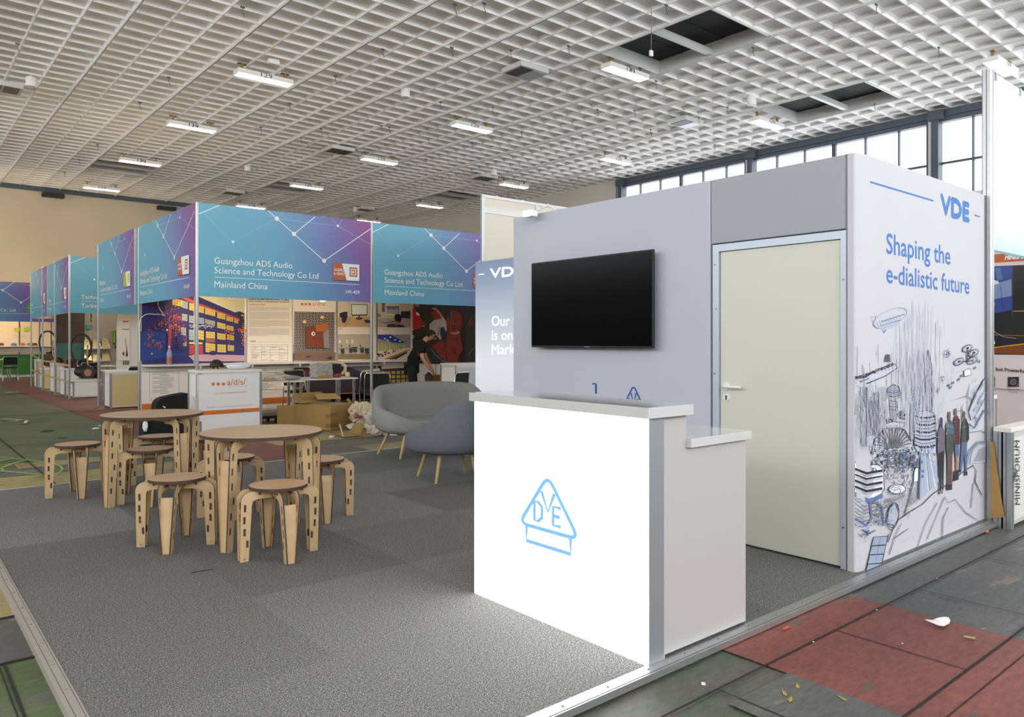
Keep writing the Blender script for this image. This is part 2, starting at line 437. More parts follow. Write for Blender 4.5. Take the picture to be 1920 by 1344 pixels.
cb.add(cv, cf, M_ceil)
struct(cb.build('ceiling'))
for n, x in enumerate(RX):
    if x > X_WIN: continue
    rb = MB(); rb.box(x - .014, Y0C, Z_CEIL - .045, x + .014, Y_BACK, Z_CEIL - .005, M_aluw)
    rb.box(x - .004, Y0C, Z_CEIL - .0465, x + .004, Y_BACK, Z_CEIL - .044, M_alu_dk)
    struct(rb.build('trim_%d' % (n + 1)))
for n, (a, b, c, d) in enumerate(HATCH):
    t = thing('ceiling_hatch', ['large open ceiling hatch with dark boards, nearest the camera', 'open dark ceiling hatch beside the clerestory windows on the right',
                                'far left dark ceiling hatch behind a strip light', 'far dark ceiling hatch in the middle, next to a strip light',
                                'far right two-part dark ceiling hatch above the white wall panel'][n], 'ceiling hatch', ((a + b) / 2, (c + d) / 2, Z_CEIL))
    hb = MB(); T = .025; zt = Z_CEIL + .55
    hb.box(a, c, Z_CEIL - .03, a + T, d, zt, M_aluw); hb.box(b - T, c, Z_CEIL - .03, b, d, zt, M_aluw)
    hb.box(a, c, Z_CEIL - .03, b, c + T, zt, M_aluw); hb.box(a, d - T, Z_CEIL - .03, b, d, zt, M_aluw)
    hb.build('frame', t)
    MB().box(a, (c + d) / 2 - .05, Z_CEIL + .0, b, (c + d) / 2 + .05, Z_CEIL + .13, M_aluw).build('crossbar', t)
    hb = MB()
    for k in range(8): hb.box(a + T, c + T + (d - c - 2 * T) * k / 8, zt - .28 + .004 * (k % 3), b - T, c + T + (d - c - 2 * T) * (k + 1) / 8, zt, M_dark)
    hb.build('dark_board', t)

# walls
struct(MB().box(-14, Y_BACK, 0, 24, Y_BACK + .3, 8.45, M_wallp).build('wall_back'))
rb = MB(); YW1 = 19.75
rb.box(X_WIN, YW1, 0, X_WIN + .3, Y_BACK, 8.45, M_wallr)
rb.box(X_WIN, -8, 0, X_WIN + .3, YW1, 3.0, M_wallr)
rb.box(X_WIN, -8, 7.62, X_WIN + .3, YW1, 8.45, M_wallr)
struct(rb.build('wall_right'))
lb = MB(); lb.box(-13, -8, 0, -12.7, Y_BACK, 4.2, M_wallp); lb.box(-13, -8, 7.5, -12.7, Y_BACK, 8.45, M_wallp); struct(lb.build('wall_left'))
lb = MB(); lb.box(-13, -8, 0, 22, -7.7, 3.0, M_wallp); lb.box(-13, -8, 7.5, 22, -7.7, 8.45, M_wallp); struct(lb.build('wall_front'))
struct(MB().box(-13, -8, 8.35, 22, Y_BACK, 8.45, M_wallr).build('trim_20'))  # unseen roof slab closing the hall above the coffers
# clerestory windows: one bay = six panes between two steel columns
bays = [(19.62, 13.98), (13.98, 8.34), (8.34, 2.70), (2.70, -2.94)]
for n, (ya, yb) in enumerate(bays):
    fr = MB(); zt = 7.30
    fr.box(X_WIN - .12, yb, zt, X_WIN + .1, ya, 7.62, M_steel)                    # head beam
    fr.box(X_WIN - .16, yb, zt + .12, X_WIN - .12, ya, zt + .16, M_steel)
    fr.box(X_WIN - .22, ya - .16, 3.0, X_WIN + .1, ya + .02, 7.62, M_steel)        # column
    fr.box(X_WIN - .14, ya + .02, 3.0, X_WIN + .1, ya + .12, 7.62, M_aluw)
    fr.box(X_WIN - .14, ya + .12, 3.0, X_WIN + .1, ya + .17, 7.62, M_steel)
    fr.box(X_WIN - .26, ya - .3, 7.36, X_WIN - .1, ya + .1, 7.60, M_steel)
    for k in range(1, 6):
        y = ya - (ya - yb) * k / 6; wd = .055 if k == 3 else .018
        fr.box(X_WIN - .05, y - wd, 3.0, X_WIN + .06, y + wd, zt, M_steel)
    for z_ in (6.2, 4.8): fr.box(X_WIN - .03, yb, z_ - .03, X_WIN + .05, ya - .16, z_ + .03, M_steel)
    fr.box(X_WIN - .1, yb, 3.0, X_WIN + .1, ya, 3.06, M_steel)
    w_ = struct(fr.build('window_%d' % (n + 1)))
    g = MB().box(X_WIN + .01, yb, 3.05, X_WIN + .02, ya - .16, zt, M_glass).build('glass_pane', w_)
# dark trim along the top of the back wall and its cable ducts
struct(MB().box(-13, Y_BACK - .05, Z_CEIL - .16, X_WIN, Y_BACK, Z_CEIL + .02, M_steel).build('trim_21'))
for n, (a, b) in enumerate((((80, 361), (121, 365)), ((297, 386), (331, 389)))):
    p = at(*a, y=Y_BACK - .3); q = at(*b, y=Y_BACK - .3)
    t = thing('ventilation_slot', ['left dark slot vent under the ceiling on the far cream wall', 'dark slot vent on the far cream wall just above the corner fascia'][n], 'vent', (p.x, Y_BACK - .3, p.z - .12))
    MB().box(p.x, Y_BACK - .32, p.z - .13, q.x, Y_BACK - .02, p.z + .03, M_black).build('housing', t)
    MB().tube([((p.x + q.x) / 2 + .3, Y_BACK - .15, p.z), ((p.x + q.x) / 2 + .3, Y_BACK - .15, Z_CEIL - .05)], .015, M_steel).build('hanger', t)

# strip lights
LX = [6.93, 13.13, 19.30]
LY = {0: [17.3, 22.6, 28.2, 34.1], 1: [11.6, 17.45, 22.7, 28.4, 34.3], 2: [5.94, 11.75, 17.5, 22.87, 28.83, 34.5]}
ordn = ['nearest', 'second nearest', 'third nearest', 'fourth nearest', 'fifth nearest', 'farthest']
nums = {(0, 0): '129', (0, 1): '130', (0, 2): '131', (1, 0): '141'}
light0 = None
for c_ in range(3):
    for r_, y in enumerate(LY[c_]):
        k = .972
        x, yy = LX[c_] * k, y * k
        col = ['left', 'middle', 'right'][c_]
        lab = '%s white strip light in the %s row of ceiling lights' % (ordn[r_] if r_ < len(LY[c_]) - 1 else 'farthest', col)
        if light0 is None:
            light0 = thing('strip_light', lab, 'ceiling light', (x, yy, Z_CEIL))
            a = MB(); a.box(x - .64, yy - .155, Z_CEIL - .27, x + .64, yy + .155, Z_CEIL - .165, M_white); a.build('housing', light0, bevel=.008)
            a = MB(); a.box(x - .62, yy - .14, Z_CEIL - .2745, x + .62, yy + .14, Z_CEIL - .2705, M_lamp); a.build('diffuser', light0)
            for s in (-.5, .5):
                a = MB(); a.box(x + s - .02, yy - .03, Z_CEIL - .165, x + s + .02, yy + .03, Z_CEIL - .02, mat('brass_bracket', '9a8550', .4, .6)); a.box(x + s - .1, yy - .05, Z_CEIL - .03, x + s + .1, yy + .05, Z_CEIL - .02, MATS['brass_bracket']); a.build('bracket', light0)
            t = light0
        else:
            t = copy_tree(light0); t.location = (x, yy, Z_CEIL); t['label'] = lab
        t['group'] = 'strip lights hung from the coffered ceiling'
        if (c_, r_) in nums:
            cn = Canvas(lambda u, v, x=x, yy=yy: Vector((x + u, yy - .155, Z_CEIL - .27 + v)), (0, -1, 0))
            cn.text(nums[(c_, r_)], (-.13, .012), (.13, .012), .09, M_ink, down=False); cn.build('number', t)
# ceiling fittings seen in the photograph
def vent(px, py, s, lab, dark):
    p = at(px, py, z=Z_CEIL - .1); t = thing('ceiling_vent', lab, 'vent', (p.x, p.y, Z_CEIL), group=None)
    a = MB(); a.box(p.x - s, p.y - s * .8, Z_CEIL - .12, p.x + s, p.y + s * .8, Z_CEIL - .01, M_aluw); a.build('box', t)
    a = MB(); md = mat('vent_louvre', '55575a', .5, .4)
    a.box(p.x - s * .85, p.y - s * .66, Z_CEIL - .13, p.x - .02, p.y + s * .66, Z_CEIL - .121, md)
    a.box(p.x + .02, p.y - s * .66, Z_CEIL - .13, p.x + s * .85, p.y + s * .66, Z_CEIL - .121, md if dark else mat('pale_vent_louvre', 'b9c0cc', .4, .3)); a.build('louvre', t)
vent(985, 136, .42, 'square ceiling vent with dark louvres, upper middle of the ceiling', False)
vent(1285, 231, .40, 'ceiling vent half pale and half dark, left of the right-hand hatch', False)
vent(636, 283, .40, 'dark louvred ceiling vent left of a strip light, centre left', True)
vent(908, 334, .40, 'dark ceiling vent beside a small white cylinder', True)
vent(437, 362, .38, 'small far ceiling vent over the corner fascia', True)
vent(684, 393, .36, 'farthest small ceiling vent over the purple fascia end', True)
vent(4, 165, .40, 'ceiling vent cut by the left edge of the picture', True)
for px, py, lab in ((58, 153, 'white cylindrical ceiling speaker at the upper left'), (760, 174, 'white cylindrical ceiling speaker in the upper middle'), (1409, 188, 'white cylindrical ceiling speaker above the right-hand strip light'),
                    (464, 315, 'small white ceiling cylinder over the corner fascia'), (926, 323, 'white ceiling cylinder beside a dark vent'), (666, 393, 'farthest tiny white ceiling cylinder')):
    p = at(px, py, z=Z_CEIL - .12); t = thing('ceiling_speaker', lab, 'speaker', (p.x, p.y, Z_CEIL), group=None)
    MB().lathe([(.105, Z_CEIL - .24), (.11, Z_CEIL - .235), (.11, Z_CEIL - .03), (.1, Z_CEIL - .02)], M_white, (p.x, p.y, 0), 20).build('body', t)
    MB().lathe([(.03, Z_CEIL - .03), (.03, Z_CEIL + .05)], M_white, (p.x, p.y, 0), 10).build('mount', t)
for px, py, lab in ((513, 118, 'small white emergency lamp beside the nearest left strip light'),):
    p = at(px, py, z=Z_CEIL - .05); t = tag(MB().box(p.x - .12, p.y - .05, Z_CEIL - .08, p.x + .12, p.y + .05, Z_CEIL + .08, M_white).build('emergency_lamp'), lab, 'lamp')
hook0 = None
for px, py in ((455, 20), (718, 98), (629, 148), (543, 198), (489, 243), (847, 95), (715, 240), (908, 13), (1249, 16), (1412, 95), (1643, 15), (1230, 157), (1190, 212), (1364, 206), (1760, 95), (853, 15),
               (1066, 92), (958, 100), (730, 243), (1120, 210), (1220, 247), (1640, 200), (1475, 292), (1340, 275), (1310, 225), (924, 205), (826, 196), (978, 252), (33, 88), (316, 150), (262, 197), (183, 275), (148, 302), (121, 326), (799, 302), (885, 272), (602, 246), (564, 262)):
    p = at(px, py, z=Z_CEIL - .08)
    if hook0 is None:
        a = MB(); a.tube([(p.x, p.y, Z_CEIL - .01), (p.x, p.y, Z_CEIL - .12), (p.x + .03, p.y, Z_CEIL - .15), (p.x + .03, p.y, Z_CEIL - .19)], .007, M_steel, 6)
        a.box(p.x - .04, p.y - .012, Z_CEIL - .03, p.x + .04, p.y + .012, Z_CEIL - .005, M_steel)
        hook0 = thing('ceiling_hook', 'small dark steel hook hanging from a ceiling rib', 'hook', (p.x, p.y, Z_CEIL), group='small hooks hanging from the ceiling ribs')
        a.build('hook', hook0); continue
    t = copy_tree(hook0); t.location = (p.x, p.y, Z_CEIL)
a0 = at(1220, 0, z=Z_CEIL - .02); b0 = at(1221, 98, y=at(1220, 0, z=Z_CEIL).y)
t = thing('hanging_cable', 'cable with a white plug hanging in front of the large open hatch', 'cable', (b0.x, b0.y, b0.z))
MB().tube([(b0.x, b0.y, Z_CEIL), (b0.x + .01, b0.y, (Z_CEIL + b0.z) / 2), (b0.x, b0.y, b0.z)], .007, mat('grey_cable', '76726a'), 6).build('cord', t)
MB().box(b0.x - .035, b0.y - .02, b0.z - .07, b0.x + .035, b0.y + .02, b0.z + .03, M_white).build('plug', t)
# ================================================================== VDE STAND
PZ = .042
PX0, PX1, PY0, PY1 = .54, 6.62, 2.035, 8.44
st = thing('raised_stand_floor', 'raised grey carpeted floor of the front stand with aluminium edging', 'platform', (PX0, PY0, 0))
MB().box(PX0 + .05, PY0 + .06, .004, PX1, PY1 - .02, PZ, M_carpet).build('carpet', st)
a = MB(); a.box(PX0 + .05, PY0, .014, PX1, PY0 + .068, PZ + .003, M_alu, ); a.box(PX0 + .05, PY0 + .008, PZ + .003, PX1, PY0 + .012, PZ + .0045, M_alu_dk)
e = a.build('front_edge_profile', st, bevel=.003)
a = MB()
for k in range(24): a.lathe([(.006, 0), (.005, .003), (.0, .0035)], M_screw, (PX0 + .2 + k * .25, PY0 + .036, PZ + .003), 8, caps=False)
a.build('screw', e)
a = MB(); a.box(PX0, PY0, .004, PX0 + .058, PY1, PZ + .003, M_rail_l); a.box(PX0 + .018, PY0, PZ + .003, PX0 + .020, PY1, PZ + .0038, M_alu_dk); a.box(PX0 + .048, PY0, PZ + .003, PX0 + .050, PY1, PZ + .0038, M_alu_dk)
e = a.build('side_edge_profile', st, bevel=.003)
a = MB()
for k in range(20): a.lathe([(.006, 0), (.005, .003), (0, .0035)], M_screw, (PX0 + .033, PY0 + .2 + k * .3, PZ + .003), 8, caps=False)
a.build('screw', e)
MB().box(PX0 + .05, PY1 - .02, .004, PX1, PY1, PZ + .002, M_aluw).build('rear_edge_profile', st)
MB().box(PX0 + .02, PY0 + .02, .0, PX1 - .02, PY1 - .02, .004, M_black).build('underframe', st)

# ---- cabin with door
WX = 4.48; WTOP = 2.557
cab = thing('stand_cabin', 'grey fabric-clad storage cabin with cream door and blue slogan on its side', 'exhibition cabin', (WX, 2.13, PZ))
a = MB(); a.box(WX, 3.172, PZ + .004, WX + .1, 5.32, WTOP, M_fab); a.build('left_wall_panel', cab, bevel=.006)
a = MB(); a.box(WX, 2.20, 2.107, WX + .1, 3.166, WTOP, mat('header_fabric_grey', 'a4a5ac', .85)); a.build('header_panel', cab, bevel=.006)
FY = 2.13                                                 # outer face of the printed side
outl = [(WX + .0, 2.196)] + [(WX + .12 * (1 - math.cos(t)), FY + .025 * (1 - math.sin(t))) for t in [R(90) * k / 8 for k in range(9)]] + [(6.56, FY), (6.56, FY + .1), (WX + .1, FY + .1), (WX + .1, 2.196)]
a = MB(); a.prism(outl, PZ - .012, WTOP, lambda x, y, h: Vector((x, y, h)), M_fab2); side = a.build('printed_side_panel', cab)
MB().box(6.46, FY + .1, PZ + .004, 6.56, 5.32, WTOP, M_panelw).build('rear_wall_panel', cab)
MB().box(WX + .1, 5.22, PZ + .004, 6.46, 5.32, WTOP, M_fab).build('end_wall_panel', cab)
a = MB(); a.box(WX + .14, FY - .004, PZ - .03, 6.555, FY + .04, PZ + .012, M_alu); a.lathe([(.012, -.012), (.012, .012)], M_white, (6.40, FY - .02, PZ - .02), 10); a.build('bottom_rail', cab)
# door frame and leaf
M_dfr = mat('door_frame_steel', 'b9c2cf', .4, .25)
fr = MB(); fr.box(WX - .004, 2.198, PZ + .004, WX + .09, 2.232, 2.098, M_dfr); fr.box(WX - .004, 3.10, PZ + .004, WX + .09, 3.150, 2.098, M_dfr); fr.box(WX - .004, 2.232, 2.049, WX + .09, 3.10, 2.098, M_dfr)
fr.box(WX + .02, 3.150, PZ + .004, WX + .09, 3.172, 2.107, M_alu_dk)
frm = fr.build('door_frame', cab)
a = MB()
for y, z_ in ((2.214, 1.80), (3.13, 1.96), (3.12, 1.65), (3.135, 1.2), (2.214, .30)): a.lathe([(.006, 0), (.004, .004)], M_screw, (0, 0, 0), 8)
a = MB()
for y, z_ in ((2.214, 1.80), (3.13, 1.96), (3.12, 1.65), (3.135, 1.2), (2.214, .30)): a.tube([(WX - .003, y, z_), (WX - .009, y, z_)], .006, M_screw, 8)
a.build('screw', frm)
lf = MB().box(WX + .010, 2.238, PZ + .015, WX + .05, 3.094, 2.045, M_doorw).build('door', cab, bevel=.002)
hx = WX + .010; hy = 3.045; hz = 1.115
a = MB(); a.tube([(hx, hy, hz), (hx - .008, hy, hz)], .027, M_white, 20); a.tube([(hx - .008, hy, hz), (hx - .045, hy, hz), (hx - .055, hy - .012, hz), (hx - .055, hy - .06, hz), (hx - .052, hy - .125, hz), (hx - .04, hy - .13, hz)], .0095, M_white, 10); a.build('door_handle', lf)
a = MB(); a.tube([(hx, hy - .002, hz - .075), (hx - .008, hy - .002, hz - .075)], .026, M_white, 20); a.tube([(hx - .008, hy - .002, hz - .069), (hx - .011, hy - .002, hz - .069)], .009, M_screw, 10); a.box(hx - .011, hy - .006, hz - .094, hx - .008, hy + .002, hz - .069, M_black); a.build('lock_rosette', lf)
# vertical corner beads
a = MB(); a.box(WX - .003, 2.192, PZ, WX + .02, 2.199, WTOP, M_alu_dk); a.build('corner_bead', cab)

# prints on the door-side wall
fD = lambda px, py: at(px, py, x=WX)
def vde_logo(cn, f, m, wd, layer=''):
    """rounded triangle with the letters V, D, E over a hollow bar; f maps a 0..1 box to artwork coordinates"""
    A, B_, C_ = (.5, 0), (0, .76), (1, .76); r = .1; pts = []
    def corner(p, a, b, n=7):
        p, a, b = Vector(p), Vector(a), Vector(b); d1 = (a - p).normalized(); d2 = (b - p).normalized(); q1 = p + d1 * r * 1.6; q2 = p + d2 * r * 1.6
        for k in range(n + 1):
            t = k / n; v = q1 * (1 - t) ** 2 + p * 2 * t * (1 - t) + q2 * t * t; pts.append(f(v.x, v.y))
    corner(A, B_, C_); corner(C_, A, B_); corner(B_, C_, A)
    cn.line(pts, wd, m, True)
    cn.line([f(.13, .77), f(.13, .985), f(.87, .985), f(.87, .77)], wd, m)
    cn.line([f(.39, .23), f(.5, .50), f(.61, .23)], wd, m)
    cn.line([f(.27, .40), f(.27, .66), f(.34, .66), f(.40, .60), f(.40, .46), f(.34, .40)], wd * .95, m, True)
    cn.line([f(.72, .41), f(.59, .41), f(.59, .66), f(.72, .66)], wd * .95, m); cn.line([f(.59, .535), f(.70, .535)], wd * .95, m)
cn = Canvas(fD, (-1, 0, 0))
cn.line([(1117.6, 738), (1117.6, 719.5), (1111, 719.5)], 3.6, M_bluedk); cn.build('number_print', cab); cn = Canvas(fD, (-1, 0, 0))
vde_logo(cn, lambda u, v: (1165 + 46 * u, 722 + 5 * u * v + 62 * v), M_bluedk, 2.6)
cn.build('emblem_print', cab)

# ---- the printed side: slogan and city sketch
def fS(px, py):
    p = at(px, py, y=FY)
    if p.x < WX + .12:                                     # the cloth turns round the corner
        u = min(1, (WX + .12 - p.x) / .12); p.x = max(p.x, WX + .001); p.y = FY + .025 * (1 - math.sqrt(1 - u * u)) - .002
    return p
cn = Canvas(fS, (0, -1, 0), step=.000012)
cn.line([(1631, 341), (1750, 376.5)], 3.2, M_blue); cn.build('long_blue_line', side); cn = Canvas(fS, (0, -1, 0), step=.000012); cn.line([(1827, 403), (1837, 406.5)], 2.6, M_blue); cn.build('short_blue_line', side); cn = Canvas(fS, (0, -1, 0), step=.000012)
cn.text('VDE', (1764, 399.5), (1816.5, 415), 35, M_blue, bold=.085)
cn.build('blue_lettering', side); cn = Canvas(fS, (0, -1, 0), step=.000012)
cn.text('Shaping the', (1662, 474.5), (1781.5, 496), 37.5, M_blue, bold=.02); cn.build('slogan_text', side); cn = Canvas(fS, (0, -1, 0), step=.000012)
cn.text('e-dialistic future', (1662, 529.5), (1817, 551), 36, M_blue, bold=.02)
cn.build('slogan_text', side)
sk = Canvas(fS, (0, -1, 0), base=.0006, step=.0000045)
rg = random.Random(11)
def q3(x, y): return (1580 + x / 3.0559, 640 + y / 3.0559)      # coordinates of the close-up, kept for proportions
def sl(pts, wd=.9, m=None, jit=0.0, cl=False, rep=1):
    for _ in range(rep):
        sk.line([(x + rg.uniform(-jit, jit), y + rg.uniform(-jit, jit)) for x, y in pts], wd, m or M_ink, cl)
def QL(pts, wd=.9, m=None, jit=.0, cl=False, rep=1): sl([q3(*p) for p in pts], wd, m, jit, cl, rep)
def QP(pts, m): sk.poly([q3(*p) for p in pts], m)
M_wash = mat('sketch_pale_wash', 'c0c3d0', .85); M_washb = mat('sketch_blue_wash', 'b3bccd', .85); M_washd = mat('sketch_grey_wash', '999ca8', .85)
M_denim = mat('print_denim', '54688c', .8); M_plaid = mat('print_plaid_red', '6e3940', .8); M_purp = mat('print_muted_purple', '6b6072', .8); M_blkp = mat('print_black', '22222a', .8); M_brn = mat('print_brown', '6a4c44', .8); M_bpack = mat('print_blue_pack', '46607c', .8)
# vertical rain of soft strokes behind the city
for _ in range(150):
    x = rg.gauss(1716, 22); y0 = rg.uniform(560, 700); sl([(x, y0), (x + rg.uniform(-.6, .6), y0 + rg.uniform(15, 90))], rg.uniform(.5, 1.3), M_wash if rg.random() < .75 else M_ink3)
for _ in range(40):
    x = rg.uniform(1600, 1690); y0 = rg.uniform(640, 760); sl([(x, y0), (x + rg.uniform(-1, 1), y0 + rg.uniform(15, 60))], .6, M_ink3)
# airship
sk.poly([(1639 + 31 + 33 * math.cos(a) * .985 - 13 * math.sin(a) * (-.35), 591 + 6 + 33 * math.cos(a) * (-.30) + 13 * math.sin(a)) for a in [2 * math.pi * k / 28 for k in range(28)]], M_wash)
sk.poly([(1640, 606), (1652, 600), (1680, 596), (1690, 598), (1684, 610), (1660, 619), (1646, 616)], M_washb)
for k in range(5): sk.ring(1668, 596, 34 + rg.uniform(-1, 1), 14 + rg.uniform(-1, 1), .8, M_ink2 if k < 3 else M_ink3, 30, -.42)
for k in range(10): sl([(1638 + k * 5, 604 - k * 1.6), (1642 + k * 5.1, 616 - k * 2.0)], .6, M_ink2)
sl([(1652, 603), (1696, 589)], 1.0, M_ink2, .5, rep=3); sl([(1650, 611), (1688, 600)], 1.1, M_inkb, .6, rep=3); sl([(1632, 596), (1642, 592), (1640, 604), (1634, 600)], .8, M_ink2, .4, rep=2)
sl([(1655, 618), (1657, 625), (1660, 617)], 1.4, M_inkb)
for a, b in (((1598, 650), (1640, 606)), ((1598, 612), (1660, 621)), ((1598, 632), (1646, 616)), ((1599, 645), (1690, 575))): sl([a, b], .55, M_ink3, 1, rep=2)
# boat-roofed towers on the left
QP([(52, 262), (104, 240), (104, 300), (52, 292)], M_washb); QP([(52, 250), (130, 232), (250, 190), (312, 150), (296, 138), (228, 150), (150, 195), (58, 232)], M_wash)
for k in range(9): QL([(56 + 26 * k, 246 - 9 * k), (84 + 26 * k, 240 - 11 * k)], 2.2, M_inkb if k < 5 else M_inkb2, .8)
for k in range(12): QL([(60 + 20 * k, 238 - 8 * k), (70 + 20 * k, 248 - 9 * k)], .7, M_ink2, .5)
QL([(52, 258), (140, 240), (240, 200), (312, 152), (300, 136)], 1.3, M_ink, .5, rep=3); QL([(54, 232), (130, 205), (180, 172), (250, 140), (300, 130)], 1.1, M_ink, .5, rep=3)
QL([(54, 272), (104, 292)], 1.6, M_inkb, .3, rep=2)
for k in range(210):
    x = rg.uniform(58, 290); y = 228 - (x - 60) * .40; sk.ell(*q3(x + rg.uniform(-4, 4), y - rg.uniform(0, 14)), rg.uniform(.8, 2), rg.uniform(.8, 1.8), M_ink if rg.random() < .6 else M_ink2, 6)
QP([(232, 118), (238, 84), (252, 70), (270, 78), (276, 118)], M_washd)
for k in range(10): QL([(236 + 4 * k, 118), (242 + 3 * k, 76)], .9, M_ink, .5)
for x0 in (104, 132, 205):
    QP([(x0, 262), (x0 + 40, 250), (x0 + 44, 600), (x0 + 2, 600)], M_wash)
    for k in range(26): QL([(x0, 268 + 13 * k), (x0 + 42, 260 + 13 * k)], .5, M_ink2, .4)
    for k in range(7): QL([(x0 + 6 * k, 262), (x0 + 6 * k + 2, 600)], .55, M_ink2, .4)
QP([(136, 330), (200, 290), (206, 520), (140, 540)], M_washd)
for k in range(45): x = rg.uniform(136, 200); y = rg.uniform(300, 530); QL([(x, y), (x + rg.uniform(-3, 3), y + rg.uniform(8, 30))], 1.0, rg.choice([M_ink, M_ink2, M_inkb]))
for k in range(40): sk.ell(*q3(rg.uniform(145, 200), rg.uniform(290, 350)), 1.6, 1.6, M_ink2, 6)
QL([(55, 225), (78, 150)], .8); sk.ell(*q3(76, 150), 1.6, 2.4, M_ink2, 6)
# mushroom tower
QP([(248, 300), (252, 270), (286, 248), (322, 266), (330, 298), (316, 322), (262, 324)], M_washd)
for k in range(5): QL([(250 - k, 276 + 11 * k), (288, 286 + 11 * k), (328 + k * .5, 274 + 11 * k)], 1.2, M_ink if k % 2 else M_inkb, .4, rep=2)
QL([(250, 300), (256, 266), (288, 246), (320, 262), (332, 300)], 1.1, M_ink, .4, rep=2)
QP([(262, 324), (318, 324), (306, 450), (272, 450)], M_wash)
for k in range(11): QL([(264 + 5 * k, 326), (272 + 3.2 * k, 450)], .8, M_ink2, .3)
for y in (340, 356, 372, 390): QL([(264, y), (312, y + 4)], 1.2, M_inkb if y == 356 else M_ink)
for k in range(50): sk.ell(*q3(rg.gauss(334, 10), rg.gauss(425, 14)), 1.5, 1.5, rg.choice([M_inkb, M_ink2, M_ink]), 6)
for k in range(24): sk.ell(*q3(rg.gauss(262, 14), rg.gauss(452, 10)), 1.5, 1.5, rg.choice([M_ink, M_ink2]), 6)
# shell-ribbed hall
for k in range(15):
    a = math.pi * (1.02 + .93 * k / 14); x1 = 285 + 105 * math.cos(a); y1 = 600 + 118 * math.sin(a)
    QL([(285 + 25 * math.cos(a), 610), (285 + 70 * math.cos(a), 600 + 72 * math.sin(a)), (x1, y1)], 2.1, M_ink2, .3); QL([(287 + 25 * math.cos(a), 612), (287 + 70 * math.cos(a), 602 + 72 * math.sin(a)), (x1 + 3, y1 + 2)], .8, M_ink)
QL([(160, 640), (178, 560), (240, 500), (290, 488), (350, 505), (390, 570)], 1.4, M_ink, .6, rep=3)
QP([(244, 470), (290, 458), (348, 466), (344, 492), (248, 496)], M_wash); QL([(244, 470), (290, 458), (350, 466), (346, 492)], 1.1, M_ink, .4, rep=2)
# dense city strip
for k in range(230):
    x = rg.uniform(160, 425); y = rg.uniform(600, 735); hh = rg.uniform(4, 24); m = rg.choice([M_inkb, M_ink, M_ink2, M_inkb2])
    if rg.random() < .5: sk.rect(*q3(x, y), *q3(x + rg.uniform(3, 12), y + hh), m)
    else: QL([(x, y), (x + rg.uniform(-10, 16), y + rg.uniform(-6, 14))], rg.uniform(.7, 1.5), m)
for k in range(260):
    x = rg.uniform(232, 398); y = rg.uniform(712, 860); QL([(x, y), (x + rg.uniform(-5, 5), y - rg.uniform(3, 12))], .9, rg.choice([M_ink2, M_ink, M_ink2, M_ink3]))
# gherkin tower, spire and round tower
QP([(382, 560), (378, 430), (396, 320), (446, 220), (452, 400), (430, 560)], M_washb)
for k in range(9): QL([(384 + 6 * k, 560), (382 + 7 * k, 420 - 4 * k), (410 + 5 * k, 300 - 9 * k)], .9, rg.choice([M_ink2, M_inkb]), .4)
for k in range(16): QL([(384, 540 - 18 * k), (440, 520 - 18 * k)], .7, M_ink2, .4)
QL([(414, 350), (432, 330), (438, 352), (420, 372), (414, 350)], 1.3, mat('print_bright_blue', '3a58a8'))
QP([(470, 400), (472, 160), (486, 48), (500, 130), (506, 400)], M_washd); QL([(486, 48), (502, 130), (506, 410)], 1.6, M_ink, .3, rep=2); QL([(486, 48), (472, 160), (470, 400)], 1.0, M_ink2, .3, rep=2)
sk.ring(*q3(479, 178), 2.4, 7, .9, M_ink, 14)
for k in range(60): x = rg.uniform(440, 500); y = rg.uniform(150, 380); QL([(x, y), (x, y + rg.uniform(15, 60))], .6, rg.choice([M_wash, M_ink3]))
QP([(404, 600), (402, 440), (430, 402), (474, 396), (514, 410), (528, 470), (530, 640), (430, 640)], M_wash)
for k in range(9):
    y = 428 + 21 * k; QL([(404, y - 6), (440, y + 8), (490, y + 8), (526, y - 4)], 3.4 if k % 2 == 0 else 1.4, M_blkp if k % 2 == 0 else M_ink, .2); QL([(404, y + 3), (440, y + 16), (490, y + 16), (526, y + 5)], 1.8, M_inkb2)
QL([(404, 600), (402, 440), (430, 402), (474, 396), (514, 410), (528, 470), (530, 640)], 1.2, M_ink, .5, rep=2)
for k in range(40): x = rg.uniform(428, 528); y = rg.uniform(585, 640); QL([(x, y), (x + 2, y + 16)], 1.2, rg.choice([M_ink, M_inkb, M_inkb2]))
# highway and railway
QP([(440, 640), (520, 700), (545, 800), (436, 910), (440, 720)], M_washb)
for k in range(12): QL([(436 + 6 * k, 640), (434 + 10 * k, 900 - 8 * k)], .7 if k % 3 else 1.3, rg.choice([M_inkb, M_inkb2, M_tw]), .5)
for k in range(16): QL([(440, 650 + 4 * k), (535, 690 + 7 * k)], .5, M_inkb2, .6)
QL([(430, 665), (402, 800), (350, 985)], 2.0, M_ink2, .3, rep=2); QL([(437, 665), (425, 900)], 1.8, M_ink, .3, rep=2); QP([(402, 745), (412, 722), (428, 724), (426, 800), (400, 804)], M_tw); QL([(402, 745), (412, 722), (428, 724), (426, 800), (400, 804)], 1.1, M_ink, .3, True, 2)
for k in range(14): QL([(420 - 5 * k, 800 + 12 * k), (426, 806 + 8 * k)], .7, M_ink2)
for c_ in ((452, 742), (450, 772), (446, 690)): sk.ell(*q3(*c_), 3, 3.2, M_inkb, 8)
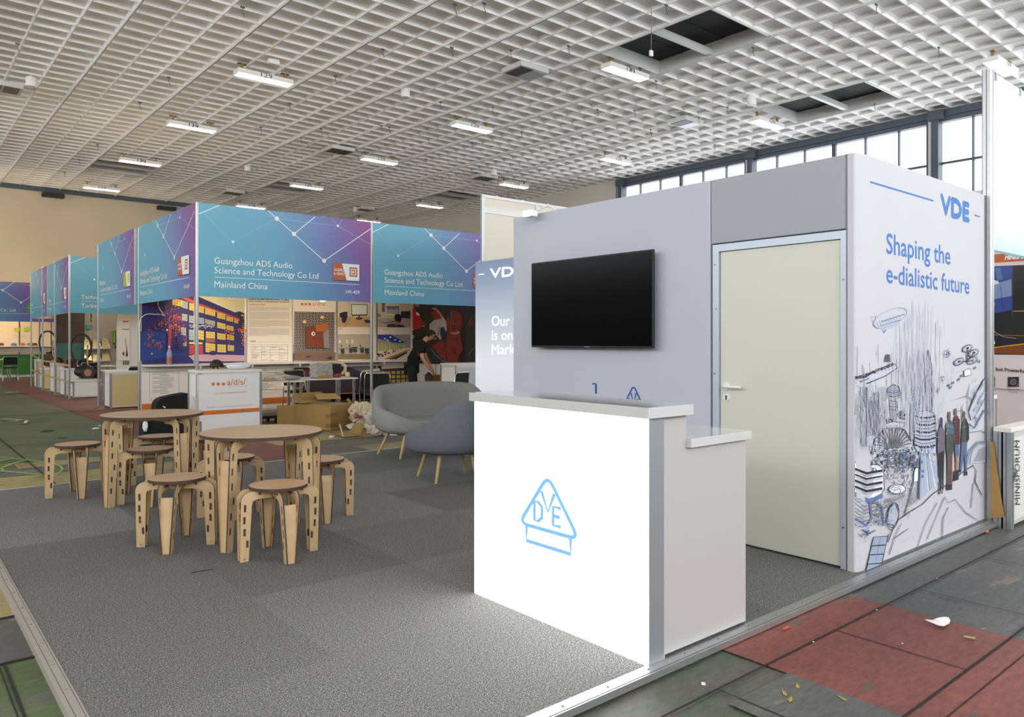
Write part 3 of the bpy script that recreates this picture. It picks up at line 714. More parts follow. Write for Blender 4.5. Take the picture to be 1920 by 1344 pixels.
# terraced white building, foreground left
QP([(54, 702), (200, 706), (226, 736), (230, 850), (190, 900), (56, 880)], M_tw)
for k, y in enumerate((748, 780, 815, 850)):
    QL([(54, y - 8), (130, y + 6), (222, y - 10)], 4.4 if k != 1 else 3, M_blkp, .2); QL([(54, y + 4), (130, y + 18), (226, y + 2)], 2.2, M_washb)
QL([(54, 702), (200, 706), (226, 736), (232, 848), (190, 902)], 1.1, M_ink, .5, rep=2)
QP([(54, 872), (150, 902), (220, 866), (224, 890), (150, 930), (54, 900)], M_inkb)
for k in range(5): QL([(56, 915 + 24 * k), (120, 945 + 20 * k), (200, 915 + 22 * k)], 1.5, M_ink2, .5)
QL([(54, 1030), (130, 1055), (160, 1010), (150, 915)], 3.6, M_inkb, .6, rep=3); QL([(56, 1060), (140, 1100), (180, 1080)], 2.6, M_inkb, .6, rep=3); QL([(165, 910), (215, 940), (232, 1050)], 2.6, M_inkb, .8, rep=3)
for k in range(90): x = rg.gauss(205, 22); y = rg.uniform(900, 1040); QL([(x, y), (x + rg.uniform(-8, 8), y + rg.uniform(-3, 14))], 1.0, rg.choice([M_ink, M_inkb, M_ink2]))
for k in range(60): x = rg.gauss(130, 16); y = rg.gauss(1085, 22); QL([(x, y), (x + rg.uniform(-8, 8), y + rg.uniform(-6, 8))], 1.1, rg.choice([M_ink, M_inkb]))
for k in range(5): sk.ring(*q3(280 + k, 1000 - 4 * k), 11 - k, 26 - 3 * k, 1.1, rg.choice([M_ink, M_inkb]), 20, .15)
QP([(246, 1040), (262, 960), (290, 930), (312, 990), (296, 1050)], M_washb)
sk.ell(*q3(305, 845), 15, 8, M_tw, 16); sk.ring(*q3(305, 845), 16, 9, 1.0, M_ink, 20); sk.ring(*q3(298, 838), 9, 4, .9, M_ink, 16); sk.ring(*q3(288, 855), 12, 7, .9, M_ink2, 16)
for k in range(5): QL([(230, 905 + 12 * k), (290, 890 + 6 * k), (350, 870 + 4 * k)], .7, M_ink2, .6)
# tiled path at the very corner
for k in range(4):
    y = 1118 + 52 * k; QP([(172 - 12 * k, y), (250 - 10 * k, y - 4), (240 - 10 * k, y + 44), (158 - 12 * k, y + 50)], M_inkb2)
    QL([(172 - 12 * k, y), (250 - 10 * k, y - 4), (240 - 10 * k, y + 44), (158 - 12 * k, y + 50)], 1.0, M_ink, .3, True, 2); QL([(210 - 11 * k, y), (200 - 11 * k, y + 46)], .9, M_ink2)
QL([(256, 1100), (215, 1270)], .9, M_ink, .5, rep=2); QL([(64, 1230), (120, 1320)], .6, M_ink3, rep=2)
# rock the four walkers stand on
QL([(250, 1150), (300, 1030), (360, 985), (450, 930), (510, 870), (600, 812), (680, 750), (742, 710), (760, 740), (752, 800), (790, 880)], 1.2, M_ink, .6, rep=2)
for ps in (((640, 905), (700, 980), (780, 1030)), ((600, 950), (570, 1010), (566, 1130)), ((580, 890), (530, 1000), (480, 1130)), ((536, 925), (470, 1040), (420, 1190)), ((742, 810), (730, 950)), ((286, 1130), (370, 1070)), ((260, 1220), (290, 1120), (330, 1040)), ((640, 905), (600, 925), (580, 890))): QL(ps, .8, M_ink2, .9, rep=2)
# portal of the tunnel ring
for k in range(5): QL([(702 + 3 * k, 700), (720 + 3 * k, 620 + 6 * k), (765, 575 + 7 * k), (800, 570 + 6 * k), (812, 590)], 1.6, rg.choice([M_ink2, M_inkb2, M_ink3]), .6)
QP([(722, 700), (738, 630), (776, 590), (812, 594), (812, 690)], M_wash); QP([(740, 690), (770, 620), (812, 600), (812, 680)], M_washd)
# wind turbines and airport curve
for bx, by, tx, ty, r in ((714, 440, 708, 310, 70), (680, 470, 676, 392, 36), (768, 480, 750, 430, 26)):
    QL([(tx, ty), (bx, by)], .9, M_ink2)
    for k in range(3):
        a = -math.pi / 2 + .2 + k * 2.094; QL([(tx, ty), (tx + r * math.cos(a), ty + r * math.sin(a))], [1.6, .5], M_ink2)
QP([(716, 400), (740, 330), (806, 215), (806, 320), (770, 400), (730, 450)], M_wash)
for k in range(16): QL([(722 + 5 * k, 420 - 9 * k), (742 + 4 * k, 436 - 10 * k)], 1.1, rg.choice([M_inkb, M_inkb2, M_ink3]), 1)
QL([(716, 400), (740, 330), (806, 210)], 1.3, M_ink, .5, rep=2); QL([(730, 450), (770, 400), (806, 325)], 1.1, M_ink2, .5, rep=2); QL([(718, 470), (750, 495), (806, 390)], 2.2, M_inkb, .5, rep=2); QL([(724, 520), (790, 510), (812, 525)], 1.0, M_ink2, .4, rep=2)
# drones
def drone(x, y, s):
    for dx, dy in ((-46, 10), (38, -40), (2, -66), (30, 4)):
        sk.ell(*q3(x + dx * s, y + dy * s), 10 * s, 5.5 * s, M_wash, 14, -.5)
        for k in range(3): sk.ring(*q3(x + dx * s, y + dy * s), (10 - 1.6 * k) * s, (6 - k) * s, .9, M_ink2 if k else M_ink, 16, -.5)
        sk.ell(*q3(x + dx * s, y + dy * s), 3.4 * s, 2.2 * s, M_ink, 8, -.5)
        QL([(x, y + 10 * s), (x + dx * s, y + dy * s)], 1.6, M_ink, .3, rep=2)
    QP([(x - 18 * s, y + 60 * s), (x + 16 * s, y + 50 * s), (x + 22 * s, y + 86 * s), (x - 16 * s, y + 96 * s)], M_tw); QL([(x - 18 * s, y + 60 * s), (x + 16 * s, y + 50 * s), (x + 22 * s, y + 86 * s), (x - 16 * s, y + 96 * s)], 1.1, M_ink, .3, True, 2)
drone(706, 105, 1.0)
for cx, cy, s in ((598, 75, 1), (563, 208, .6), (536, 280, .45), (772, 112, .5)):
    for k in range(int(26 * s) + 6): x = rg.gauss(cx, 8 * s + 2); y = rg.gauss(cy, 14 * s + 2); QL([(x, y), (x + rg.uniform(-9, 9) * s, y + rg.uniform(-8, 12) * s)], 1.1, rg.choice([M_ink, M_ink2, M_inkb]))
for cx, cy in ((602, 250), (612, 262), (626, 236), (660, 216), (676, 196), (738, 112), (752, 150)): sk.ell(*q3(cx, cy), 2, 3.2, M_ink2, 8, .5)
# windows of the left towers, street grid and more hall ribs
for i in range(9):
    for j in range(20): QP([(140 + 7 * i, 340 + 10 * j), (144 + 7 * i, 339 + 10 * j), (144 + 7 * i, 345 + 10 * j), (140 + 7 * i, 346 + 10 * j)], M_ink2 if (i * 7 + j * 3) % 4 else M_inkb)
for i in range(6):
    for j in range(16): QL([(60 + 8 * i, 300 + 16 * j), (66 + 8 * i, 299 + 16 * j), (66 + 8 * i, 309 + 16 * j)], .6, M_ink3)
for k in range(30): x = 232 + 6 * k; QL([(x, 712 + 6 * math.sin(k)), (x + 3, 640 + 20 * math.sin(k * 1.7))], 1.0, rg.choice([M_ink, M_inkb, M_ink2]))
for k in range(22): a = math.pi * (1.04 + .9 * k / 21); QL([(285 + 84 * math.cos(a), 603 + 90 * math.sin(a)), (285 + 112 * math.cos(a), 603 + 128 * math.sin(a))], .8, M_ink2)
# four walkers seen from behind
def walker(x, top, feet, parts):
    for pts, m in parts: QP(pts, m)
walker(0, 0, 0, [([(546, 460), (548, 440), (557, 432), (564, 440), (564, 492), (548, 494)], mat('print_navy_hair', '2c3350')), ([(534, 600), (537, 520), (548, 492), (566, 490), (577, 520), (574, 620), (568, 690), (540, 688), (536, 640)], M_purp), ([(538, 640), (574, 622), (572, 690), (568, 850), (561, 850), (558, 700), (555, 700), (554, 862), (547, 862)], M_blkp), ([(545, 856), (566, 850), (566, 868), (545, 874)], M_ink2)])
walker(0, 0, 0, [([(596, 450), (597, 404), (604, 398), (610, 404), (610, 450)], mat('print_hair_brown', '6b5a52')), ([(582, 600), (584, 480), (598, 448), (612, 450), (624, 480), (628, 610), (618, 660), (590, 660)], mat('print_olive', '3d4640')), ([(596, 470), (624, 470), (630, 530), (596, 534)], M_bpack), ([(590, 650), (620, 650), (618, 830), (608, 832), (606, 700), (602, 838), (592, 838)], M_brn), ([(588, 820), (618, 815), (618, 848), (588, 850)], M_ink)])
walker(0, 0, 0, [([(632, 420), (633, 386), (639, 381), (646, 388), (646, 424)], mat('print_hair_brown')), ([(626, 560), (628, 450), (636, 424), (650, 424), (662, 450), (662, 590), (634, 600)], M_plaid), ([(632, 590), (658, 586), (656, 660), (636, 662)], M_denim), ([(638, 655), (652, 655), (650, 740), (640, 742)], mat('print_bare_leg', '9a6f62')), ([(630, 740), (656, 735), (656, 790), (628, 800)], M_ink)])
for k in range(7): QL([(628, 450 + 20 * k), (660, 446 + 20 * k)], .9, M_blkp); QL([(632 + 5 * k, 440), (634 + 4 * k, 590)], .7, M_blkp)
walker(0, 0, 0, [([(680, 446), (681, 402), (687, 397), (693, 404), (694, 448)], M_brn), ([(670, 570), (676, 470), (684, 440), (700, 440), (716, 490), (714, 560), (700, 590), (672, 590)], mat('print_olive')), ([(692, 440), (712, 470), (716, 560), (700, 570)], M_blkp), ([(672, 580), (704, 575), (702, 640), (704, 750), (694, 750), (688, 640), (672, 740), (662, 738)], M_denim), ([(692, 745), (706, 745), (706, 766), (692, 766)], M_ink), ([(660, 732), (672, 735), (668, 752), (660, 750)], M_ink)])
# fine tonal hatching
for _ in range(420):
    x = rg.gauss(430, 70); y0 = rg.uniform(40, 470); QL([(x, y0), (x + rg.uniform(-1.5, 1.5), y0 + rg.uniform(20, 120))], rg.uniform(.35, .7), M_wash)
for _ in range(260):
    x = rg.uniform(58, 250); y0 = rg.uniform(240, 600); QL([(x, y0), (x + rg.uniform(-2, 2), y0 + rg.uniform(10, 60))], rg.uniform(.4, .8), rg.choice([M_wash, M_wash, M_ink3]))
for _ in range(200):
    x = rg.uniform(160, 420); y0 = rg.uniform(600, 720); QL([(x, y0), (x + rg.uniform(-22, 22), y0 + rg.uniform(-8, 8))], rg.uniform(.5, 1.2), rg.choice([M_ink, M_inkb, M_ink2, M_tw]))
for _ in range(90):
    x = rg.uniform(56, 240); y0 = rg.uniform(890, 1060); QL([(x, y0), (x + rg.uniform(10, 50), y0 + rg.uniform(-12, 12))], rg.uniform(.4, .9), rg.choice([M_ink2, M_ink3, M_inkb]))
for _ in range(60):
    x = rg.uniform(240, 400); y0 = rg.uniform(820, 980); QL([(x, y0), (x + rg.uniform(-30, 10), y0 + rg.uniform(10, 46))], rg.uniform(.4, .9), rg.choice([M_ink2, M_ink3]))
for _ in range(46):
    t_ = rg.random(); x = 250 + 540 * t_; y0 = 1160 - 330 * t_ + rg.uniform(-20, 150); QL([(x, y0), (x + rg.uniform(-14, 14), y0 + rg.uniform(8, 34))], .5, rg.choice([M_ink3, M_wash]))
for _ in range(40):
    x = rg.gauss(775, 22); y0 = rg.gauss(330, 60)
    if x < 806: QL([(x, y0), (x - 14, y0 + 26)], .6, rg.choice([M_ink2, M_inkb]))
# loose pencil lines everywhere
for _ in range(70):
    x, y = rg.uniform(60, 780), rg.uniform(20, 560); QL([(x, y), (x + rg.uniform(-40, 60), y + rg.uniform(-30, 30))], .45, M_wash)
sk.build('city_sketch_print', side)

# ---- television
tv = thing('television', 'wide black flat television hanging on the grey cabin wall', 'television', (4.44, 4.29, 1.74))
a = MB(); a.box(4.392, 3.61, 1.372, 4.414, 4.972, 2.108, M_black); a.build('housing', tv, bevel=.006)
a = MB(); a.box(4.3895, 3.622, 1.388, 4.3925, 4.960, 2.096, mat('television_screen', '08090b', .16, spec=.07)); a.build('screen', tv)
a = MB(); a.box(4.414, 4.0, 1.55, 4.479, 4.6, 1.95, M_black); a.build('wall_mount', tv)
cn = Canvas(lambda u, v: Vector((4.392, 4.29 - u, 1.378 + v)), (-1, 0, 0)); cn.rect(-.028, -.002, .028, .004, mat('television_badge', '9a9a9a', .3, .8)); cn.build('badge', tv)

# ---- backlit graphic wall at the rear
lw = thing('backlit_graphic_wall', 'blue-white backlit graphic wall with white VDE lettering behind the cabin', 'lightbox wall', (6.5, 5.4, PZ))
MB().box(6.46, 5.35, PZ + .003, 6.58, 8.50, 2.535, M_silver).build('frame', lw)
k = NT('backlit_blue_graphic'); tc = k.n('ShaderNodeTexCoord'); sp = k.n('ShaderNodeSeparateXYZ'); k.l(tc.outputs['Generated'], sp.inputs[0])
c = k.ramp(sp.outputs['Z'], [(0, 'bfc3c9'), (.45, 'cacdd2'), (.70, 'a7afba'), (.88, '808da2'), (1, '6d7c95')])
k.l(c, k.b.inputs['Base Color']); k.l(c, k.b.inputs['Emission Color']); k.b.inputs['Emission Strength'].default_value = .62
g = MB().box(6.448, 5.37, PZ + .02, 6.459, 8.485, 2.52, k.m).build('graphic', lw)
M_tem = mat('backlit_white_lettering', 'ffffff', .5, emit=.95)
fL = lambda px, py: at(px, py, x=6.448)
cn = Canvas(fL, (-1, 0, 0))
cn.line([(897, 514.8), (908, 513.5)], 1.6, M_tem)
cn.text('VDE', (919, 521), (981, 515), 17, M_tem, bold=.05)
cn.text('Our f', (922, 611), (968, 610), 18.5, M_tem, bold=.012); cn.text('is on', (922, 637), (961, 637), 18, M_tem, bold=.012); cn.text('Mark', (922, 664), (966, 663), 18, M_tem, bold=.012)
cn.build('lettering', g)
# ---- clip-on halogen lamp on the cabin wall
p = at(988, 400, x=4.34); t = thing('arm_spotlight', 'glowing halogen lamp on a short arm over the cabin wall', 'spotlight', (4.50, p.y - .12, WTOP))
MB().tube([(4.50, p.y - .2, WTOP + .004), (4.46, p.y - .15, WTOP + .05), (4.40, p.y - .04, p.z + .02)], .007, M_white, 6).build('arm', t)
MB().box(4.34, p.y - .055, p.z - .03, 4.42, p.y + .055, p.z + .03, M_white).build('lamp_head', t, bevel=.01)
MB().box(4.335, p.y - .045, p.z - .022, 4.3395, p.y + .045, p.z + .022, M_bulb).build('bulb', t)
spot('halogen_glow', (4.30, p.y, p.z - .01), (2.6, p.y - .3, 0.3), 22, (1, .86, .62), 130, 1)

# ---- reception counter
rc = thing('reception_counter', 'white glossy reception counter with glowing front and stepped desk', 'counter', (2.9, 2.7, PZ))
CY0, CY1 = 2.092, 3.31
a = MB(); a.box(2.52, CY0, PZ + .002, 2.620, CY1, 1.098, M_silver); a.build('lightbox_frame', rc, bevel=.003)
lp = MB().box(2.505, CY0 + .004, PZ + .006, 2.519, CY1 - .004, 1.096, mat('backlit_white_panel', 'ffffff', .5, emit=4.2)).build('lightbox_panel', rc)
a = MB(); a.box(2.632, CY0 + .012, PZ + .014, 2.79, CY1 - .01, 1.098, M_gloss); a.box(2.79, CY0 + .012, PZ + .014, 3.262, CY0 + .04, .948, M_gloss); a.box(2.79, CY1 - .04, PZ + .014, 3.262, CY1 - .01, .948, M_gloss)
a.build('body', rc)
MB().box(2.622, CY0 + .006, PZ + .002, 2.632, CY1 - .01, 1.098, M_gloss).build('side_strip', rc)
MB().box(2.64, CY0 + .03, PZ, 3.24, CY1 - .03, PZ + .014, M_black).build('plinth', rc)
MB().box(2.487, CY0 - .022, 1.1, 2.800, CY1 + .022, 1.147, M_gtop).build('counter_top', rc, bevel=.0015)
MB().box(2.792, CY0 - .015, .95, 3.275, CY1 + .015, .99, M_gtop).build('desk_top', rc, bevel=.0015)
cn = Canvas(lambda px, py: at(px, py, x=2.505), (-1, 0, 0))
M_lblue = mat('backlit_blue_emblem', '7db7ff', .5, emit=1.0)
o_ = at(1026, 890, x=2.505); fy0, fy1 = 2.925, 2.500; fz0, fz1 = .772, .418
def flog(u, v): return (u, v)
cn.f = lambda u, v: Vector((2.505, fy0 + (fy1 - fy0) * u, fz0 + (fz1 - fz0) * v))
vde_logo(cn, flog, M_lblue, .056); cn.build('emblem', lp)
# ================================================================== PLYWOOD FURNITURE
def rot2(x, y, a): return x * math.cos(a) - y * math.sin(a), x * math.sin(a) + y * math.cos(a)
def ply_leg(ang, rout, h, armr, wl, s):
    """two laser-cut L-shaped plates joined by a bent web; r outward, t sideways; s = plate spacing at the top"""
    mb = MB(); th = .0085; ah = .052; rc = .062
    # outline in (r, z)
    o = [(armr, h - ah), (armr + .012, h), (rout - rc, h)]
    for k in range(1, 7): a = R(90) * k / 6; o.append((rout - rc + rc * math.sin(a), h - rc + rc * math.cos(a)))
    wb = wl * .80
    o += [(rout, .0), (rout - wb, .0), (rout - wl, h - ah - .03), (rout - wl - .006, h - ah - .01), (rout - wl - .028, h - ah)]
    def pl(side):
        def f(a, z, q):
            # the pair converges downwards
            t = side * (s * (.46 + .54 * max(0, z) / h) / 2 * (1.0 if a > rout - wl - .05 else .75)) + q
            x, y = rot2(a, t, ang); return Vector((x, y, z))
        return f
    for side in (-1, 1):
        f = pl(side)
        mb.prism(o, -th / 2, th / 2, f, M_ply, M_burn)
        # finger-joint slots and screws, both faces
        n = 6 if h > .6 else 4
        for k in range(n):
            z = h - ah - .05 - (h - ah - .08) * k / n * .98; rr = rout - (wl * .38 if k % 3 else wl * .72) * (1 if k % 2 == 0 else .9)
            if k == 0: rr = rout - wl * .38
            for q in (-th / 2 - .0006, th / 2 + .0006):
                mb.add([f(rr - .0075, z - .023, q), f(rr + .0075, z - .023, q), f(rr + .0075, z + .023, q), f(rr - .0075, z + .023, q)], [(0, 1, 2, 3)], M_burn)
        for rr in (armr + .035, armr + .075):
            for q in (-th / 2 - .0006, th / 2 + .0006):
                mb.add([f(rr - .014, h - .026, q), f(rr + .012, h - .026, q), f(rr + .012, h - .012, q), f(rr - .014, h - .012, q)], [(0, 1, 2, 3)], M_burn)
        for z in (.018, h * .42):
            for q in (-th / 2 - .0012, th / 2 + .0012):
                mb.add([f(rout - wb * .5 + .005 * math.cos(a), z + .005 * math.sin(a), q) for a in [math.pi * k / 3 for k in range(6)]], [tuple(range(6))], M_screw)
    # bent web between the plates: an upper bowed panel and a lower flat one
    def web(prof, m, th2=.004):
        vs = []
        for r_, z in prof:
            hw = s * (.46 + .54 * z / h) / 2 - th / 2
            for rr in (r_, r_ - th2):
                for t in (-hw, hw): x, y = rot2(rr, t, ang); vs.append(Vector((x, y, z)))
        n = len(prof); fs = []
        for i in range(n - 1):
            b = i * 4; fs += [(b, b + 1, b + 5, b + 4), (b + 2, b + 6, b + 7, b + 3)]
        fs += [(0, 2, 3, 1), (4 * n - 4, 4 * n - 3, 4 * n - 1, 4 * n - 2)]
        mb.add(vs, fs, m)
    web([(rout - .010, .002), (rout - .012, h * .44)], M_ply)
    web([(rout - .016, h * .44), (rout - .020, h * .60), (rout - .026, h * .74), (rout - .040, h * .82)], M_ply)
    return mb
def ply_disc(r, z0, z1):
    mb = MB(); seg = 48; pts = [(r * math.cos(2 * math.pi * k / seg), r * math.sin(2 * math.pi * k / seg)) for k in range(seg)]
    mb.prism(pts, z0, z1, lambda a, b, h: Vector((a, b, h)), M_plytop, M_burn, True); return mb
def make_stool(label):
    t = thing('plywood_stool', label, 'stool', group='round plywood stools')
    ply_disc(.182, .442, .462).build('seat', t, False)
    for k in range(4): ply_leg(R(90) * k, .252, .4415, .055, .068, .108).build('leg', t, False)
    a = MB(); a.lathe([(.05, .39), (.05, .441)], M_ply, seg=16); a.build('hub', t, False)
    return t
def make_table(label):
    t = thing('plywood_table', label, 'table', group='round plywood tables')
    ply_disc(.413, .728, .750).build('tabletop', t, False)
    for k in range(4): ply_leg(R(90) * k, .432, .7275, .22, .078, .112).build('leg', t, False)
    a = MB(); a.box(-.28, -.03, .69, .28, .03, .7275, M_ply); a.box(-.03, -.28, .69, .03, .28, .7275, M_ply); a.build('crossbar', t, False)
    return t
stools = [((1.985, 4.715), 35, 'front right plywood stool, standing alone nearest the glowing counter'),
          ((1.560, 5.400), 8, 'front left plywood stool, nearest of those left of the front table'),
          ((2.665, 5.515), 26, 'plywood stool at the right, partly behind the leg of the front table'),
          ((2.165, 6.080), 28, 'plywood stool seen between the legs of the front table'),
          ((1.795, 6.985), 25, 'plywood stool tucked in front of the rear table'),
          ((2.095, 7.850), 25, 'farthest plywood stool, behind the rear table and its front stool'),
          ((2.380, 7.450), 34, 'plywood stool mostly hidden behind the front table, right of the rear table leg'),
          ((1.378, 7.725), 37, 'leftmost plywood stool, standing apart by the carpet edge')]
s0 = None
for (x, y), d, lab in stools:
    s = s0 and copy_tree(s0) or make_stool(lab); s0 = s0 or s
    s['label'] = lab; s.location = (x, y, PZ + .0005); s.rotation_euler = (0, 0, -YAW + R(d))
t0 = make_table('front round plywood table, the lower in the picture'); t0.location = (2.080, 5.225, PZ + .0005); t0.rotation_euler = (0, 0, -YAW + R(-16))
t1 = copy_tree(t0); t1['label'] = 'rear round plywood table, left of the other and overlapping the dark suitcase'; t1.location = (1.850, 7.110, PZ + .0005); t1.rotation_euler = (0, 0, -YAW + R(-30))

# ================================================================== LOUNGE SEATS
def shell_seat(parent, sx, m, zb, rim_f, depth=.40, wid=.40, thick=.055):
    """moulded upholstered shell: sx stretches it sideways; front faces -y"""
    mb = MB(); N = 64; prof = 9
    def pos(th, r, z, scale):
        c, s_ = math.cos(th), math.sin(th)
        e = 2.6
        k = (abs(c) ** e + abs(s_) ** e) ** (-1 / e)
        x = wid * sx * k * c * r * scale; y = depth * k * s_ * r * scale
        return Vector((x, y, z))
    rings = []
    def rimz(th): return rim_f((math.sin(th) + 1) / 2) - .05 * max(0, 1 - abs(abs(math.degrees(th)) - 0) * 0) * (abs(math.cos(th)) ** 2) * (1 if math.sin(th) > 0 else 0)     # 0 at the front, 1 at the back
    def flare(th, f): return 1 + .10 * f * ((math.sin(th) + 1) / 2)
    outer = [(.60, 0.0), (.78, .015), (.90, .06), (.97, .16), (1.0, .30), (1.01, .5), (1.0, .7), (.985, .88), (.97, .985)]
    for r_, f in outer: rings.append([pos(th, r_, zb + (rimz(th) - zb) * f, flare(th, f)) for th in [2 * math.pi * k / N for k in range(N)]])
    tk = thick / (wid)
    rings.append([pos(th, .935, rimz(th) + .012, flare(th, 1)) for th in [2 * math.pi * k / N for k in range(N)]])
    for f in (.97, .8, .55, .35): rings.append([pos(th, .97 - tk - (.03 if f < .5 else 0), max(zb + .10, zb + (rimz(th) - zb) * f), flare(th, f)) for th in [2 * math.pi * k / N for k in range(N)]])
    rings.append([pos(th, .70, zb + .10, 1) for th in [2 * math.pi * k / N for k in range(N)]])
    vs = [p for r_ in rings for p in r_]; fs = []
    for i in range(len(rings) - 1):
        for k in range(N): fs.append((i * N + k, i * N + (k + 1) % N, (i + 1) * N + (k + 1) % N, (i + 1) * N + k))
    mb.add(vs, fs, m, True); mb.add(rings[0], [tuple(range(N))[::-1]], m); mb.add(rings[-1], [tuple(range(N))], m)
    sh = mb.build('shell', parent, False)
    cu = MB(); z0 = zb + .095
    rr = [(.0, .075), (.55, .075), (.74, .066), (.80, .045), (.80, .012), (.76, 0)]
    vs = []; fs = []
    for r_, z in rr[1:]: vs += [pos(th, r_, z0 + z, 1) - Vector((0, .01, 0)) for th in [2 * math.pi * k / N for k in range(N)]]
    for i in range(len(rr) - 2):
        for k in range(N): fs.append((i * N + k, (i + 1) * N + k, (i + 1) * N + (k + 1) % N, i * N + (k + 1) % N))
    cu.add(vs, fs, m, True); cu.add(vs[:N], [tuple(range(N))], m, True); cu.build('seat_cushion', parent, False)
    return sh
def tleg(parent, x, y, ox, oy, zt):
    MB().tube([(ox, oy, 0), (x, y, zt)], [.0145, .022], M_oak, 12).build('leg', parent, False)
def sstep(a, b, x): t_ = max(0, min(1, (x - a) / (b - a))); return t_ * t_ * (3 - 2 * t_)
sofa = thing('lounge_sofa', 'two-seat light grey wool sofa with tapered oak legs, at the far carpet edge', 'sofa', (5.31, 7.80, PZ + .0005), R(-4))
shell_seat(sofa, 1.95, M_sofa, .275, lambda f: .42 + .13 * sstep(.0, .35, f) + .30 * sstep(.34, .86, f), depth=.40, wid=.40)
for x, y, ox, oy in ((-.52, .2, -.66, .27), (-.52, -.2, -.62, -.24), (.52, .2, .66, .27), (.52, -.2, .62, -.24)): tleg(sofa, x, y, ox, oy, .31)
AR = R(-165)
arm = thing('lounge_armchair', 'dark grey wool armchair seen from behind, left of the counter', 'armchair', (4.43, 6.24, PZ + .0005), AR)
shell_seat(arm, 1.0, M_sofa2, .275, lambda f: .41 + .10 * sstep(.0, .3, f) + .31 * sstep(.34, .88, f), depth=.43, wid=.415)
for wx_, wy_ in ((-.20, .30), (-.29, -.16), (.30, .16), (.14, -.27)):
    lx_, ly_ = rot2(wx_, wy_, -AR); tleg(arm, lx_ * .68, ly_ * .68, lx_, ly_, .31)
# ================================================================== SYSTEM BOOTHS
def fascia_mat(name, a, b, c, cc='7a3f86'):
    k = NT(name); tc = k.n('ShaderNodeTexCoord'); sp = k.n('ShaderNodeSeparateXYZ'); k.l(tc.outputs['Object'], sp.inputs[0])
    return k, sp
def fascia_material(name, u, org, W, z0):
    """blue print turning violet towards its right end"""
    k = NT(name); geo = k.n('ShaderNodeNewGeometry'); v = k.n('ShaderNodeVectorMath', operation='SUBTRACT'); v.inputs[1].default_value = (org[0], org[1], z0)
    k.l(geo.outputs['Position'], v.inputs[0])
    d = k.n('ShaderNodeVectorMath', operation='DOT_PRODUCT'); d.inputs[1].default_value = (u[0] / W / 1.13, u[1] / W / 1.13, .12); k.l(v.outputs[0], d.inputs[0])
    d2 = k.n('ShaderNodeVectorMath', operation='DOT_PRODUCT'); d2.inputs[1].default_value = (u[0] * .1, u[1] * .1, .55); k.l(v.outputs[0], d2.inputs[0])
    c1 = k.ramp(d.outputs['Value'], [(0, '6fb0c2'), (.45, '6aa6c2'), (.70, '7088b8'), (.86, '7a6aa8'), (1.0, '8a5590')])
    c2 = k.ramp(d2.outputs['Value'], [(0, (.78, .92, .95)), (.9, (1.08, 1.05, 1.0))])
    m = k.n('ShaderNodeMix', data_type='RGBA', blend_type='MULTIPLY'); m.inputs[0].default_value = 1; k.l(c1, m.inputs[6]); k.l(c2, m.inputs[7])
    k.l(m.outputs[2], k.b.inputs['Base Color']); k.b.inputs['Roughness'].default_value = .6
    return k.m
ADX, ADY = 3.68, 11.77
def tp(px, py):
    p = at(px, py, y=ADY); return ((p.x - ADX) / 2.97, (p.z - 2.10) / 1.41)
NODES = dict(A=tp(518.4, 410.1), B=tp(550.3, 438.9), C_=tp(606.7, 489), D=tp(435.7, 453.6), E=tp(632.5, 423.7))
